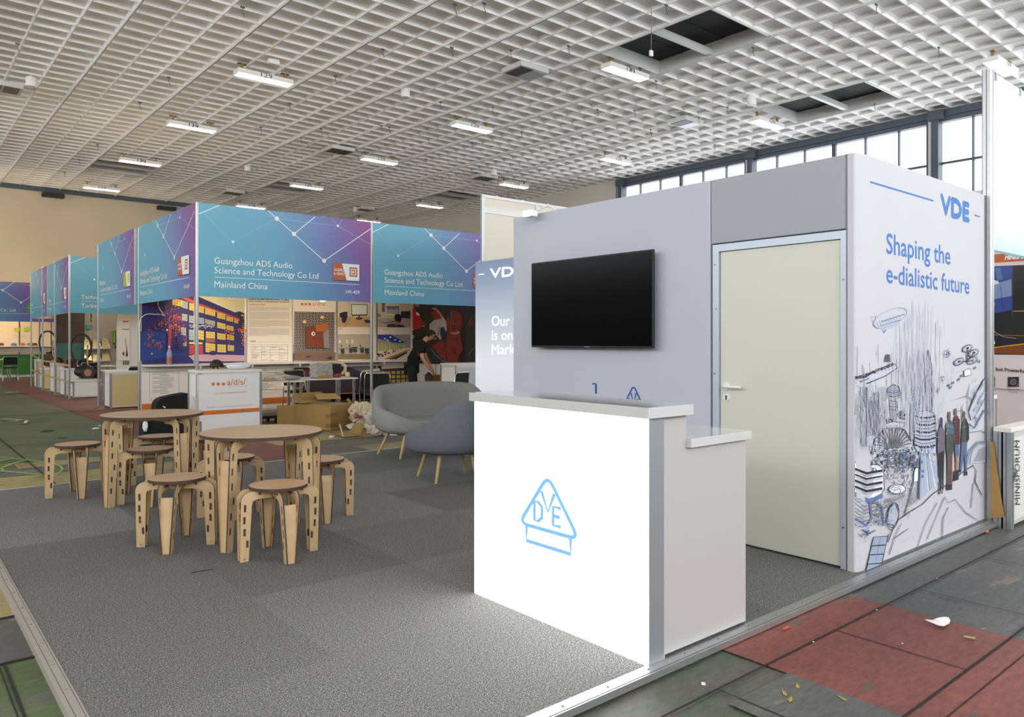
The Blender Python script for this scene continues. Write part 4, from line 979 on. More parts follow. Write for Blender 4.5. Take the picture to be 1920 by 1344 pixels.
def fascia(parent, p0, p1, z0, z1, lines, country, code, icon, mirror=False, mats={}):
    """p0 -> p1 runs left to right as seen from outside"""
    a = Vector((p0[0], p0[1], 0)); b = Vector((p1[0], p1[1], 0)); W = (b - a).length; u = (b - a) / W; n = Vector((u.y, -u.x, 0)); Hh = z1 - z0
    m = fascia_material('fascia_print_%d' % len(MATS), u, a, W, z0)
    mb = MB(); q = [a + u * .02, b - u * .02]
    f0 = [Vector((p.x, p.y, z)) + n * .016 for p in q for z in (z0, z1)]
    mb.add(f0, [(0, 2, 3, 1)], m)
    bk = [Vector((p.x, p.y, z)) - n * .012 for p in q for z in (z0, z1)]
    mb.add(bk, [(0, 1, 3, 2)], M_panelw)
    mb.add(f0 + bk, [(0, 4, 6, 2), (1, 3, 7, 5), (0, 1, 5, 4), (2, 6, 7, 3)], M_aluw)
    fa = mb.build('fascia', parent)
    F = lambda x, y: a + u * (W * x) + Vector((0, 0, z0 + Hh * y)) + n * .016
    cn = Canvas(F, n, base=.0015, step=.0003)
    N = NODES; lw_ = .0055; lf = .0022
    def ln(ps, w_, mm): cn.line(ps, w_, mm)
    # widths are in fascia units, so draw with a metric mapping instead
    cn.f = lambda x, y: a + u * x + Vector((0, 0, z0 + y)) + n * .016
    S = lambda p: (p[0] * W, p[1] * Hh)
    T = lambda px, py: S(tp(px, py))
    for ps in ((T(381, 401.7 - 3), S(N['D']), S(N['A'])), (S(N['A']), S(N['E']), T(693, 458)), (S(N['A']), T(481.5, 393)), (S(N['A']), T(530, 398)), (S(N['A']), T(516, 396)), (S(N['E']), T(623, 410)), (S(N['E']), T(641, 412))): ln(ps, .006, M_tw2)
    ln([S(N['A']), S(N['B']), S(N['C_'])], .013, M_tw); ln([S(N['A']), T(501.7, 395.5)], .013, M_tw); ln([S(N['B']), T(590, 406.5)], .013, M_tw); ln([S(N['C_']), T(693, 429.5)], .013, M_tw); ln([T(371.5, 401.5), T(411, 385)], .013, M_tw)
    for kk, r in (('A', .036), ('B', .036), ('C_', .036), ('D', .022), ('E', .022)): cn.ell(*S(N[kk]), r, r, M_tw, 18)
    ty = [(494, 549.3, 504.2, 401), (511.8, 606.2, 524.4, 401)]
    x0 = T(401, 494)[0]; cap = .094
    if len(lines) == 2:
        rows = [(T(401, 494)[1], lines[0]), (T(401, 511.8)[1], lines[1])]
    else: rows = [(T(401, 511.8)[1], lines[0])]
    for (yb, s_) in rows:
        w_ = glyphs(s_, .008)[2] * cap * .98
        cn.text(s_, (x0, yb), (x0 + w_, yb), cap, M_tw, bold=.008, down=False)
    yr = T(401, 519.4)[1]; ln([(x0, yr), (T(672.5, 534.5)[0], yr)], .008, M_tw)
    yb = T(401, 538.3)[1]; cn.text(country, (x0, yb), (x0 + glyphs(country, .008)[2] * cap * 1.0, yb), cap, M_tw, bold=.008, down=False)
    if code:
        xr = T(673, 551.5)[0]; wc = glyphs(code, .01)[2] * .062; cn.text(code, (xr - wc, T(645, 550.2)[1]), (xr, T(645, 550.2)[1]), .062, M_tw, bold=.008, down=False)
    if icon:
        ix0, iy0 = T(623.1, 524.4); ix1, iy1 = T(672.5, 495.3); iy1 = iy0 + .285; mo, words = icon
        cn.rect(ix0 + .01, iy0 - .012, ix1 + .012, iy1 - .01, mat('print_icon_shadow', '4a4c78')); cn.rect(ix0, iy0, ix1, iy1, M_tw); cn.poly([(ix0, iy0), (ix0 + .255, iy0), (ix0 + .17, iy1), (ix0, iy1)], mo)
        iw = ix1 - ix0
        for k_, s_ in enumerate(words): cn.text(s_, (ix0 + .015, iy0 + .15 - .065 * k_), (ix0 + .015 + min(.19, glyphs(s_, .02)[2] * .045), iy0 + .15 - .065 * k_), .045, M_tw, bold=.02, down=False)
        cx, cy = ix0 + iw * .77, iy0 + .15; cn.rect(cx - .075, cy - .08, cx + .075, cy + .08, mo); cn.rect(cx - .05, cy - .055, cx + .05, cy + .055, M_tw); cn.rect(cx - .035, cy - .04, cx + .035, cy + .04, mo); cn.poly([(cx - .02, cy - .028), (cx + .028, cy), (cx - .02, cy + .028)], M_tw)
    cn.build('print', fa)
    return fa
def post(parent, x, y, z0=0, z1=3.51, r=.022):
    mb = MB(); c = .008
    pts = [(-r, -r + c), (-r + c, -r), (r - c, -r), (r, -r + c), (r, r - c), (r - c, r), (-r + c, r), (-r, r - c)]
    mb.prism(pts, z0 + .01, z1, lambda a, b, h: Vector((x + a, y + b, h)), M_alu)
    for dx, dy in ((-1, 0), (1, 0), (0, -1), (0, 1)):
        g = .003
        if dx: mb.box(x + dx * r - .001, y - g, z0 + .01, x + dx * r + .001, y + g, z1, M_alu_dk)
        else: mb.box(x - g, y + dy * r - .001, z0 + .01, x + g, y + dy * r + .001, z1, M_alu_dk)
    mb.lathe([(.03, z0), (.03, z0 + .012)], M_alu_dk, (x, y, 0), 12)
    return mb.build('post', parent)
def wall_panels(parent, p0, p1, z0, z1, m, inner=None, step=1.0, name='wall_panel', th=.008):
    a = Vector((*p0, 0)); b = Vector((*p1, 0)); W = (b - a).length; u = (b - a) / W; n = Vector((u.y, -u.x, 0)); k = max(1, round(W / step)); out = []
    for i in range(k):
        q0 = a + u * (W * i / k + .022); q1 = a + u * (W * (i + 1) / k - .022)
        mb = MB(); vs = [Vector((p.x, p.y, z)) + n * s for s in (-th / 2, th / 2) for z in (z0, z1) for p in (q0, q1)]
        mb.add(vs, [(0, 2, 3, 1), (4, 5, 7, 6), (0, 1, 5, 4), (2, 6, 7, 3), (0, 4, 6, 2), (1, 3, 7, 5)], m); out.append(mb.build(name, parent))
    for z in (z0, z1):
        mb = MB(); vs = [Vector((p.x, p.y, zz)) + n * s for s in (-.018, .018) for zz in (z - .02, z + .02) for p in (a, b)]
        mb.add(vs, [(0, 2, 3, 1), (4, 5, 7, 6), (0, 1, 5, 4), (2, 6, 7, 3), (0, 4, 6, 2), (1, 3, 7, 5)], M_aluw); mb.build('rail', parent)
    return out
OR_AV = mat('print_icon_orange', 'bf6436'); YE = mat('print_icon_yellow', 'b9b83c'); GR = mat('print_icon_green', '5fa03a'); RE = mat('print_icon_red', 'a3453f')
YB = 15.05
# ---------------- corner booth with the audio company
ads = thing('exhibition_booth', 'corner exhibition booth with blue-violet fascia reading Guangzhou ADS Audio', 'exhibition booth', (ADX, ADY, 0))
for x, y in ((ADX, ADY), (6.65, ADY), (9.62, ADY), (ADX, YB), (9.62, 13.1), (9.62, 14.1), (9.62, YB)): post(ads, x, y)
for k in range(1, 6): post(ads, ADX + .98 * k if k < 3 else 3.68 + .99 * k, YB, 0, 3.3)
L2 = ['Guangzhou ADS Audio', 'Science and Technology Co Ltd']
fascia(ads, (ADX, ADY), (6.65, ADY), 2.10, 3.51, L2, 'Mainland China', 'H9-409', (OR_AV, ['AUDIO', '& VIDEO']))
fascia(ads, (6.65, ADY), (9.62, ADY), 2.10, 3.51, L2, 'Mainland China', 'H9-409', (OR_AV, ['AUDIO', '& VIDEO']))
fascia(ads, (ADX, 15.2), (ADX, ADY), 2.10, 3.51, L2, 'Mainland China', 'H9-409', (OR_AV, ['AUDIO', '& VIDEO']))
wall_panels(ads, (ADX, YB), (9.62, YB), .03, 3.3, M_panelw)
wall_panels(ads, (9.62, YB), (9.62, ADY), .03, 3.3, M_panelw)
# big posters hung on the back wall; artwork traced in poster coordinates
YP = YB - .012
def poster(name, x0, x1, z0, z1, m):
    return MB().box(x0, YP - .004, z0, x1, YP, z1, m).build(name, ads)
fB = lambda px, py: at(px, py, y=YP - .004)
def c7(x, y): return (255 + x / 8.962, 550 + y / 8.962)
def c8(x, y): return (455 + x / 5.908, 550 + y / 5.908)
M_nv = mat('poster_deep_blue', '2a2668', .6); M_nv2 = mat('poster_night_blue', '1f3f86', .6); M_lit = mat('poster_lit_window', 'd9c25e', .6); M_lit2 = mat('poster_pale_window', '9fb6b4', .6); M_red = mat('poster_red_band', 'c0524c', .6); M_tree = mat('poster_red_leaves', 'b8493f', .6); M_tree2 = mat('poster_orange_leaves', 'dd8a3d', .6); M_sky = mat('poster_pale_sky', 'd3cfa8', .6); M_pinkp = mat('poster_pink_ground', 'c09aa8', .6); M_dkp = mat('poster_dark_violet', '2b1c3c', .6)
M_wp = mat('poster_white', 'ece4d8', .6)
ps = poster('building_poster', 3.72, 5.635, .99, 3.05, M_nv)
cn = Canvas(fB, (0, -1, 0), base=.002, step=.00012); Z = lambda *ps_: [c7(*p) for p in ps_]
cn.poly(Z((75, 640), (500, 640), (500, 1000), (880, 1010), (75, 1140)), M_nv2)
cn.poly(Z((1055, -60), (1832, -60), (1832, 340), (1740, 300), (1660, 318), (1055, 55)), M_sky)
cn.poly(Z((760, 80), (870, 70), (1050, 165), (1750, 430), (1745, 470), (1050, 210), (960, 175)), M_red)
cn.poly(Z((880, 1045), (1050, 1020), (1300, 1025), (1820, 1040), (1820, 1140), (970, 1140)), M_pinkp)
cn.poly(Z((1720, 320), (1835, 345), (1835, 600), (1760, 600)), M_dkp)
def win(x0, y0, x1, y1, sl_, m, nx=4, ny=3):
    q = [(x0, y0), (x1, y0 + sl_), (x1, y1 + sl_ * .9), (x0, y1)]; cn.poly(Z(*q), m)
    for k in range(1, nx): x = x0 + (x1 - x0) * k / nx; s_ = sl_ * k / nx; cn.line(Z((x, y0 + s_), (x, y1 + s_ * .9)), .45, M_dkp)
    for k in range(1, ny): cn.line(Z((x0, y0 + (y1 - y0) * k / ny), (x1, y0 + (y1 - y0) * k / ny + sl_)), .45, M_dkp)
for a_ in ((610, 78, 780, 190, 40, M_lit, 4, 3), (780, 120, 868, 240, 25, M_lit2, 3, 3), (895, 160, 975, 275, 20, M_lit, 3, 3), (1055, 210, 1140, 315, 22, M_lit), (1160, 245, 1330, 345, 45, M_lit, 5), (1362, 318, 1498, 410, 35, M_lit), (1515, 388, 1630, 455, 25, M_lit), (1648, 425, 1712, 490, 20, M_lit, 3),
           (770, 340, 860, 455, 15, M_lit2, 3), (890, 370, 975, 490, 12, M_lit2, 3), (1055, 405, 1140, 505, 12, M_lit2, 3), (1158, 430, 1325, 500, 40, M_lit2, 5), (1362, 480, 1500, 575, 35, M_lit), (1518, 530, 1635, 605, 30, M_lit),
           (755, 570, 838, 700, 5, M_lit2, 3), (888, 605, 975, 780, 10, M_lit2, 3), (1045, 615, 1135, 770, 15, M_lit, 3), (1172, 640, 1322, 745, 10, M_lit, 4), (1362, 665, 1500, 765, 20, M_lit), (1530, 690, 1640, 775, 20, M_lit),
           (755, 805, 845, 885, 2, M_lit, 3), (1165, 830, 1328, 985, 20, M_lit, 5, 4), (1362, 855, 1505, 985, 8, M_lit), (1535, 865, 1640, 960, 10, M_lit), (1765, 355, 1810, 380, 8, M_lit, 3, 1)): win(*a_)
cn.poly(Z((1165, 748), (1325, 752), (1325, 830), (1165, 820)), mat('poster_brick', '8c5a56')); cn.poly(Z((750, 705), (845, 705), (845, 800), (750, 800)), MATS['poster_brick'])
cn.poly(Z((888, 815), (1112, 822), (1112, 855), (888, 850)), M_lit); cn.poly(Z((888, 865), (1118, 870), (1118, 1015), (888, 1025)), M_tree)
for k in range(7): cn.line(Z((900 + 32 * k, 905), (900 + 32 * k, 1015)), .7, M_dkp)
for k in range(16): cn.ell(*c7(900 + 24 * k, 545 + 20 * math.sin(k * 1.3) + k * 1.5), .9, .9, M_wp, 8)
cn.line(Z((890, 530), (1310, 560)), .7, M_wp); cn.line(Z((900, 575), (1200, 520), (1310, 545)), .5, M_wp)
rg = random.Random(5)
for k in range(620):
    cx, cy, sx_, sy_ = rg.choice([(440, 260, 90, 90), (560, 330, 110, 90), (620, 560, 90, 70), (240, 680, 60, 60), (270, 850, 60, 30), (420, 520, 60, 70), (700, 400, 50, 30), (640, 690, 60, 90), (380, 880, 18, 40), (640, 540, 70, 60), (200, 130, 60, 30)])
    x, y = rg.gauss(cx, sx_), rg.gauss(cy, sy_)
    if x < 85 or x > 965 or y < 20 + 0 * x: continue
    s_ = rg.uniform(4, 15) / 8.962; cn.poly([(c7(x, y)[0] + s_ * math.cos(t_) * rg.uniform(.5, 1), c7(x, y)[1] + s_ * math.sin(t_) * rg.uniform(.5, 1)) for t_ in (0, 1.1, 2.2, 3.3, 4.4, 5.5)], rg.choice([M_tree, M_tree2, M_tree, M_red, M_lit if rg.random() < .25 else M_tree, M_nv]))
cn.poly(Z((505, 960), (520, 700), (525, 520), (575, 520), (570, 700), (560, 960)), mat('poster_crimson', 'a83a50'))
for k in range(150):
    cx, cy, sx_, sy_ = rg.choice([(1530, 640, 45, 50), (1775, 720, 20, 110), (1760, 620, 40, 20)]); x, y = rg.gauss(cx, sx_), rg.gauss(cy, sy_)
    if x > 1825: continue
    cn.ell(*c7(x, y), rg.uniform(.5, 1.5), rg.uniform(.5, 1.4), rg.choice([M_tree2, M_tree2, M_tree]), 6)
cn.line(Z((1535, 700), (1535, 980)), 1.0, M_tree)
for k in range(50): cn.ell(*c7(rg.gauss(720, 28), rg.uniform(700, 900)), 2.4, 3, M_nv, 7)
cn.ell(*c7(235, 1010), 2.2, 2.0, M_tree, 12); cn.ell(*c7(235, 1010), 1.2, 1.0, M_wp, 10); cn.ell(*c7(492, 615), 1.8, 2.2, M_wp, 8)
cn.ell(*c7(1260, 1000), 8, 4, M_nv, 14); cn.rect(*c7(1522, 62), *c7(1820, 108), M_wp); cn.line(Z((1600, 86), (1785, 94)), .6, M_red); cn.poly(Z((1565, 68), (1588, 84), (1565, 96)), M_red)
cn.build('artwork', ps)
# text poster
ps = poster('text_poster', 5.685, 6.62, .99, 3.05, M_wp)
cn = Canvas(fB, (0, -1, 0), base=.002, step=.00008); Z = lambda *ps_: [c8(*p) for p in ps_]
cn.text('DESIGN&MANUFACTURE', c8(70, 69), c8(514, 82), 3.5, M_ink, bold=.05); cn.text('ADS AUDIO, WORLDWIDE SHARING', c8(70, 92), c8(514, 104), 2.2, M_ink, bold=.04)
cn.text('COMPANY BRIEF', c8(70, 130), c8(250, 131), 2.2, M_or, bold=.03)
for b0, b1 in ((155, 190), (208, 285), (300, 372), (392, 466)):
    y = b0
    while y < b1: cn.line(Z((72, y), (516 if y < b1 - 8 else 290, y + 2)), .42, M_ink3); y += 8.2
cn.text('SMETA', c8(84, 538), c8(146, 538), 2.5, M_ink, bold=.02, shear=.2); cn.line(Z((165, 533), (490, 534)), .5, M_ink3)
for y in (568, 588, 625, 655, 678, 745): cn.line(Z((95, y), (498, y)), .4, M_ink2)
for x in (95, 208, 305, 402, 498): cn.line(Z((x, 568 if x in (95, 498) else 588), (x, 748)), .4, M_ink2)
for k in range(26): x = rg.choice([104, 214, 312, 410]); y = rg.uniform(594, 742); cn.line(Z((x, y), (x + rg.uniform(20, 75), y)), .5, M_ink2)
cn.build('artwork', ps)
# anechoic room poster
ps = poster('sound_room_poster', 6.67, 7.62, .99, 3.05, M_wp)
M_g1 = mat('poster_wedge_light', 'b8aea6', .6); M_g2 = mat('poster_wedge_dark', '3a3a40', .6); M_g3 = mat('poster_wedge_mid', '7d7470', .6); M_brp = mat('poster_copper', '7c3a20', .6); M_brp2 = mat('poster_copper_light', 'b06530', .6)
cn = Canvas(fB, (0, -1, 0), base=.002, step=.0001)
for k in range(3): cn.rect(*c8(645 + 42 * k, 107), *c8(672 + 42 * k, 131), M_or)
cn.text('a/d/s/.', c8(772, 136), c8(932, 138), 7.0, M_or, bold=.0)
cn.poly(Z((560, 200), (1015, 208), (1015, 740), (560, 740)), M_g3)
for i in range(13):
    for j in range(15):
        x, y = 562 + 35 * i, 205 + 30 * j
        if y + 30 > 640: continue
        if (i + j) % 2:
            for k in range(3): cn.line(Z((x + 2, y + 4 + 10 * k), (x + 32, y + 7 + 10 * k)), .75, M_g1 if k != 1 else M_g2)
        else:
            for k in range(3): cn.line(Z((x + 6 + 10 * k, y + 2), (x + 6 + 10 * k, y + 28)), .85, M_g2 if k != 1 else M_g1)
cn.poly(Z((560, 655), (1015, 650), (1015, 740), (560, 740)), mat('poster_wood_floor', '8a6a58'))
for k in range(9): cn.line(Z((560, 662 + 9 * k), (1015, 660 + 9 * k)), .35, M_g2)
cn.poly(Z((685, 372), (935, 320), (952, 606), (692, 600)), M_brp); cn.poly(Z((790, 350), (935, 322), (940, 420), (800, 420)), M_brp2)
cn.poly(Z((880, 440), (940, 380), (950, 606), (890, 600)), mat('poster_haze_grey', '8d8a8c')); cn.ell(*c8(768, 447), 3.6, 4, M_wp, 14); cn.ell(*c8(772, 446), 1.6, 2.2, M_g3, 10)
for x, y in ((868, 265), (672, 315)): cn.ell(*c8(x, y), 3.4, 3, mat('poster_lamp_glow', 'ffd890', .6), 12)
cn.poly(Z((670, 708), (722, 690), (745, 700), (700, 712)), M_dkp); cn.poly(Z((910, 718), (960, 698), (985, 705), (960, 735)), M_dkp)
cn.build('artwork', ps)
# two posters with rounded photographs
def photo_frame(cn, x0, y0, x1, y1, m): cn.poly(Z((x0 + 8, y0), (x1 - 8, y0), (x1, y0 + 8), (x1, y1 - 8), (x1 - 8, y1), (x0 + 8, y1), (x0, y1 - 8), (x0, y0 + 8)), m)
M_wl = mat('poster_cream', 'd9cdb8', .6); M_desk = mat('poster_desk_tan', 'c9a67c', .6)
ps = poster('workplace_poster', 7.67, 8.60, .99, 3.05, M_wp)
cn = Canvas(fB, (0, -1, 0), base=.002, step=.0001)
photo_frame(cn, 1055, 60, 1445, 372, M_wl); cn.poly(Z((1055, 262), (1445, 255), (1445, 370), (1055, 372)), M_desk); cn.line(Z((1178, 80), (1178, 262)), .5, M_g3)
cn.poly(Z((1200, 118), (1383, 122), (1380, 246), (1205, 248)), M_g2); cn.poly(Z((1208, 126), (1376, 129), (1373, 232), (1212, 234)), mat('poster_screen', 'e4ebdf', .6)); cn.rect(*c8(1282, 245), *c8(1298, 268), M_g2); cn.ell(*c8(1290, 278), 6.6, 2.2, M_g2, 14)
cn.poly(Z((1072, 222), (1112, 205), (1160, 202), (1162, 260), (1136, 328), (1100, 322), (1096, 270), (1074, 262)), M_dkp); cn.line(Z((1185, 262), (1175, 310), (1140, 345), (1130, 370)), .6, M_g2); cn.poly(Z((1342, 290), (1425, 296), (1440, 330), (1356, 326)), M_g2)
cn.text('LMS', c8(1063, 400), c8(1103, 400), 2.2, M_red)
photo_frame(cn, 1055, 452, 1447, 732, mat('poster_room_wall', 'b9ae9c', .6)); cn.poly(Z((1055, 672), (1447, 672), (1447, 730), (1055, 730)), mat('poster_room_floor', '8d7650', .6))
for x in (1062, 1142, 1200, 1438): cn.rect(*c8(x, 512), *c8(min(x + 28, 1446), 552), M_g1); cn.rect(*c8(x + 3, 515), *c8(min(x + 25, 1444), 549), M_wp)
for x, y, s_ in ((1104, 650, 22), (1196, 640, 20), (1240, 635, 26), (1320, 640, 22), (1375, 650, 26)):
    cn.poly(Z((x - s_, y - 40), (x + s_, y - 44), (x + s_, y + 20), (x - s_ * .8, y + 16)), M_g2); cn.line(Z((x - 10, y + 40), (x, y + 15), (x + 14, y + 40)), .7, M_g2)
for x in (1094, 1183, 1304): cn.ell(*c8(x, 580), 1.6, 1.6, M_g2, 8); cn.line(Z((x, 585), (x, 640)), .5, M_g2)
cn.line(Z((1055, 612), (1447, 606)), 1.0, M_g3); cn.build('artwork', ps)
ps = poster('office_poster', 8.66, 9.58, .99, 3.05, M_wp)
cn = Canvas(fB, (0, -1, 0), base=.002, step=.0001)
photo_frame(cn, 1495, 60, 1858, 375, M_wl); cn.rect(*c8(1540, 105), *c8(1575, 205), M_g3); cn.rect(*c8(1582, 108), *c8(1738, 242), M_wp); cn.rect(*c8(1590, 140), *c8(1732, 222), mat('poster_graph_blue', '6a86a8', .6))
for k in range(8): cn.line(Z((1596 + 17 * k, 220), (1596 + 17 * k, 160 + 22 * abs(math.sin(k)))), 1.4, M_wp)
cn.poly(Z((1495, 275), (1858, 268), (1858, 375), (1495, 375)), M_g1); cn.poly(Z((1752, 200), (1858, 195), (1858, 280), (1752, 270)), M_g2)
cn.rect(*c8(1492, 225), *c8(1528, 262), mat('poster_teal', '58a0a0', .6))
cn.poly(Z((1600, 345), (1690, 335), (1700, 375), (1600, 375)), M_g2); cn.poly(Z((1680, 300), (1690, 270), (1750, 280), (1750, 345), (1700, 350)), mat('poster_nape', 'b97f62', .6)); cn.poly(Z((1676, 270), (1690, 228), (1740, 226), (1760, 262), (1752, 320), (1712, 315), (1690, 290)), M_dkp); cn.poly(Z((1690, 375), (1705, 345), (1780, 350), (1800, 375)), M_nv)
for k in range(5): cn.line(Z((1500 + 20 * k, 300 + 10 * k), (1560 + 30 * k, 330), (1700, 300)), .4, M_g2)
cn.text('AP analyzer', c8(1500, 398), c8(1622, 400), 2.2, M_red)
photo_frame(cn, 1495, 455, 1858, 728, mat('poster_ceiling_grey', '9a978f', .6)); cn.poly(Z((1495, 456), (1640, 456), (1810, 548), (1700, 552), (1495, 500)), mat('poster_cobalt', '2c3c94', .6))
for x, y in ((1575, 500), (1635, 484), (1688, 514), (1740, 530), (1606, 520)): cn.ell(*c8(x, y), 2.2, 1.4, M_wp, 10)
cn.poly(Z((1495, 545), (1720, 570), (1800, 575), (1800, 610), (1495, 650)), mat('poster_yellow_glass', 'a9ad62', .6))
for x in (1500, 1545, 1580, 1628, 1668, 1700): cn.line(Z((x, 545), (x, 640)), .8, M_wl)
cn.poly(Z((1495, 728), (1495, 640), (1830, 600), (1858, 610), (1858, 728)), M_wl)
for k in range(44):
    t_ = rg.random(); x = 1500 + 290 * t_ + rg.uniform(-14, 14); y = 700 - 90 * t_ + rg.uniform(-30, 8); s_ = 1.9 * (1 - t_ * .7); cn.ell(*c8(x, y), s_ * 1.3, s_, rg.choice([M_tree, M_g2, M_wp, M_tree]), 8)
cn.poly(Z((1560, 728), (1720, 665), (1858, 612), (1858, 620), (1725, 680), (1610, 728)), M_or); cn.poly(Z((1610, 728), (1725, 682), (1820, 640), (1820, 660), (1725, 715), (1700, 728)), M_g2)
cn.build('artwork', ps)
# graffiti poster on the side wall
XG = 9.62 - .02
pg = MB().box(XG - .004, 11.8, .9, XG, 15.0, 3.05, mat('poster_black_brick', '2e2b30', .6)).build('graffiti_poster', ads)
def c4(x, y): return (740 + x / 7.467, 560 + y / 7.467)
cn = Canvas(lambda px, py: at(px, py, x=XG - .004), (-1, 0, 0), base=.002, step=.0002); Z = lambda *ps_: [c4(*p) for p in ps_]
M_gr = mat('graffiti_red', '8a2f24', .6); M_gr2 = mat('graffiti_dark_red', '5c2424', .6); M_gb = mat('graffiti_blue_line', '4f8fb4', .6); M_gk = mat('graffiti_black', '1a181c', .6)
for k in range(26): cn.line(Z((252, 90 + 32 * k), (1100, 96 + 31 * k)), .35, mat('graffiti_mortar', '4a464c', .6))
cn.poly(Z((560, 300), (640, 240), (700, 330), (760, 230), (800, 340), (800, 160), (900, 180), (950, 260), (940, 400), (960, 520), (960, 700), (900, 800), (880, 900), (760, 900), (640, 820), (560, 700), (520, 660), (700, 560)), M_gr)
cn.poly(Z((510, 200), (560, 160), (640, 200), (690, 220), (640, 300), (560, 290)), M_gr); cn.poly(Z((1030, 350), (1100, 300), (1100, 380), (1040, 380)), M_gr)
cn.poly(Z((430, 540), (480, 540), (470, 600)), M_gr); cn.poly(Z((360, 290), (440, 350), (430, 390), (370, 385)), M_gr)
for a_ in (((760, 420), (720, 560), (700, 700)), ((800, 690), (860, 790), (840, 700)), ((640, 700), (720, 740), (740, 860)), ((800, 380), (940, 400), (940, 430), (800, 420)), ((900, 540), (860, 560), (880, 600))): cn.line(Z(*a_), 3.0, M_gr2)
cn.line(Z((790, 180), (830, 370), (790, 350), (790, 180)), .8, M_gb); cn.line(Z((520, 700), (580, 790), (680, 870), (745, 895)), 1.3, M_gb); cn.line(Z((370, 290), (440, 350)), .8, M_gb); cn.line(Z((1035, 340), (1100, 250)), .8, M_gb); cn.line(Z((366, 382), (440, 384)), .6, M_wp); cn.line(Z((1040, 780), (1100, 700)), .8, M_gb)
cn.poly(Z((252, 130), (290, 120), (320, 210), (370, 260), (365, 425), (262, 425), (254, 250)), mat('graffiti_shirt_red', 'c3282c', .6)); cn.poly(Z((300, 180), (350, 205), (355, 240), (310, 225)), M_wp)
cn.poly(Z((300, 110), (350, 100), (480, 190), (560, 290), (500, 340), (490, 500), (520, 530), (440, 530), (290, 520), (252, 500), (256, 440), (430, 400), (440, 330), (340, 200)), mat('graffiti_olive', '33301f', .6)); cn.poly(Z((285, 70), (350, 80), (340, 120), (300, 110)), MATS['poster_nape'])
cn.poly(Z((492, 360), (560, 295), (610, 290), (655, 280), (680, 245), (728, 320), (735, 440), (690, 540), (640, 575), (600, 520), (500, 490)), mat('graffiti_white_shirt', 'b9b2ac', .6))
cn.poly(Z((530, 125), (585, 130), (650, 190), (680, 250), (655, 275), (640, 230), (580, 160), (535, 145)), MATS['poster_nape'])
cn.poly(Z((650, 405), (690, 392), (730, 470), (740, 560), (700, 605), (660, 560), (640, 480)), mat('graffiti_purple_cap', '2e2a4a', .6)); cn.poly(Z((780, 460), (840, 475), (910, 450), (915, 485), (850, 505), (790, 485)), MATS['poster_nape'])
cn.poly(Z((252, 560), (330, 530), (450, 520), (440, 590), (350, 620), (300, 700), (255, 690)), M_gk); cn.poly(Z((250, 700), (320, 620), (380, 590), (360, 680), (290, 790), (270, 840), (248, 840)), mat('graffiti_pink_red', 'b2615a', .6))
cn.poly(Z((910, 450), (990, 380), (990, 895), (940, 895), (900, 850), (960, 700), (930, 560)), M_gk); cn.text('STREET', c4(600, 500), c4(640, 370), 5, M_gk, bold=.02) if False else None
for k in range(6): cn.line(Z((590 + 8 * k, 500 - 22 * k), (625 + 4 * k, 520 - 22 * k)), 1.1, M_gk)
cn.build('artwork', pg)
# lower wall: papers, dark graphics and orange band
lo = MB().box(3.72, YP - .003, .04, 6.62, YP, .93, M_wp).build('lower_graphic', ads)
cn = Canvas(lambda u, v: Vector((u, YP - .003, v)), (0, -1, 0), base=.002, step=.0002)
cn.rect(3.72, .13, 9.58, .26, M_or)
for x0 in (3.85, 4.55, 5.75):
    cn.line([(x0, .36), (x0 + .52, .36), (x0 + .52, .90), (x0, .90)], .006, M_ink2, True)
    for k in range(16): y = .86 - .028 * k; cn.line([(x0 + (.05 if k % 3 else .18), y), (x0 + rg.uniform(.3, .48), y)], .007, M_ink2)
cn.text('FCC Certificate', (3.86, .30), (4.2, .30), .035, M_red, down=False)
cn.ell(6.43, .42, .018, .018, M_red, 12); cn.line([(5.9, .425), (6.40, .42)], .006, M_red)
cn.build('artwork', lo)
lo = MB().box(6.66, YP - .003, .04, 9.58, YP, .86, mat('poster_dark_machine', '352e36', .6)).build('lower_graphic', ads)
cn = Canvas(lambda u, v: Vector((u, YP - .003, v)), (0, -1, 0), base=.002, step=.0002)
cn.rect(6.66, .13, 9.58, .28, M_or)
cn.poly([(6.7, .84), (7.6, .86), (7.9, .6), (7.1, .62)], M_gr2); cn.poly([(7.9, .86), (8.5, .86), (8.9, .62), (8.6, .6)], M_g3); cn.poly([(8.0, .66), (8.6, .74), (8.7, .45), (8.1, .4)], M_dkp)
for i in range(6):
    for j in range(4): cn.rect(8.75 + .13 * i, .36 + .1 * j, 8.85 + .13 * i, .43 + .1 * j, mat('poster_yellow_crate', 'b6a458', .6))
cn.poly([(8.2, .6), (8.7, .7), (8.7, .8), (8.25, .76)], M_wl); cn.poly([(8.75, .78), (9.5, .8), (9.5, .86), (8.75, .86)], M_wl)
cn.build('artwork', lo)
# shelf along the back wall
sh = MB(); sh.box(3.72, YP - .36, .955, 9.58, YP - .006, .980, M_panelw)
shf = sh.build('shelf', ads, bevel=.003)
a = MB(); a.box(3.72, YP - .05, .86, 9.58, YP - .01, .95, M_aluw)
for k in range(1, 6): a.box(3.68 + .99 * k - .015, YP - .34, .90, 3.68 + .99 * k + .015, YP - .01, .955, M_aluw)
a.build('bracket', shf)
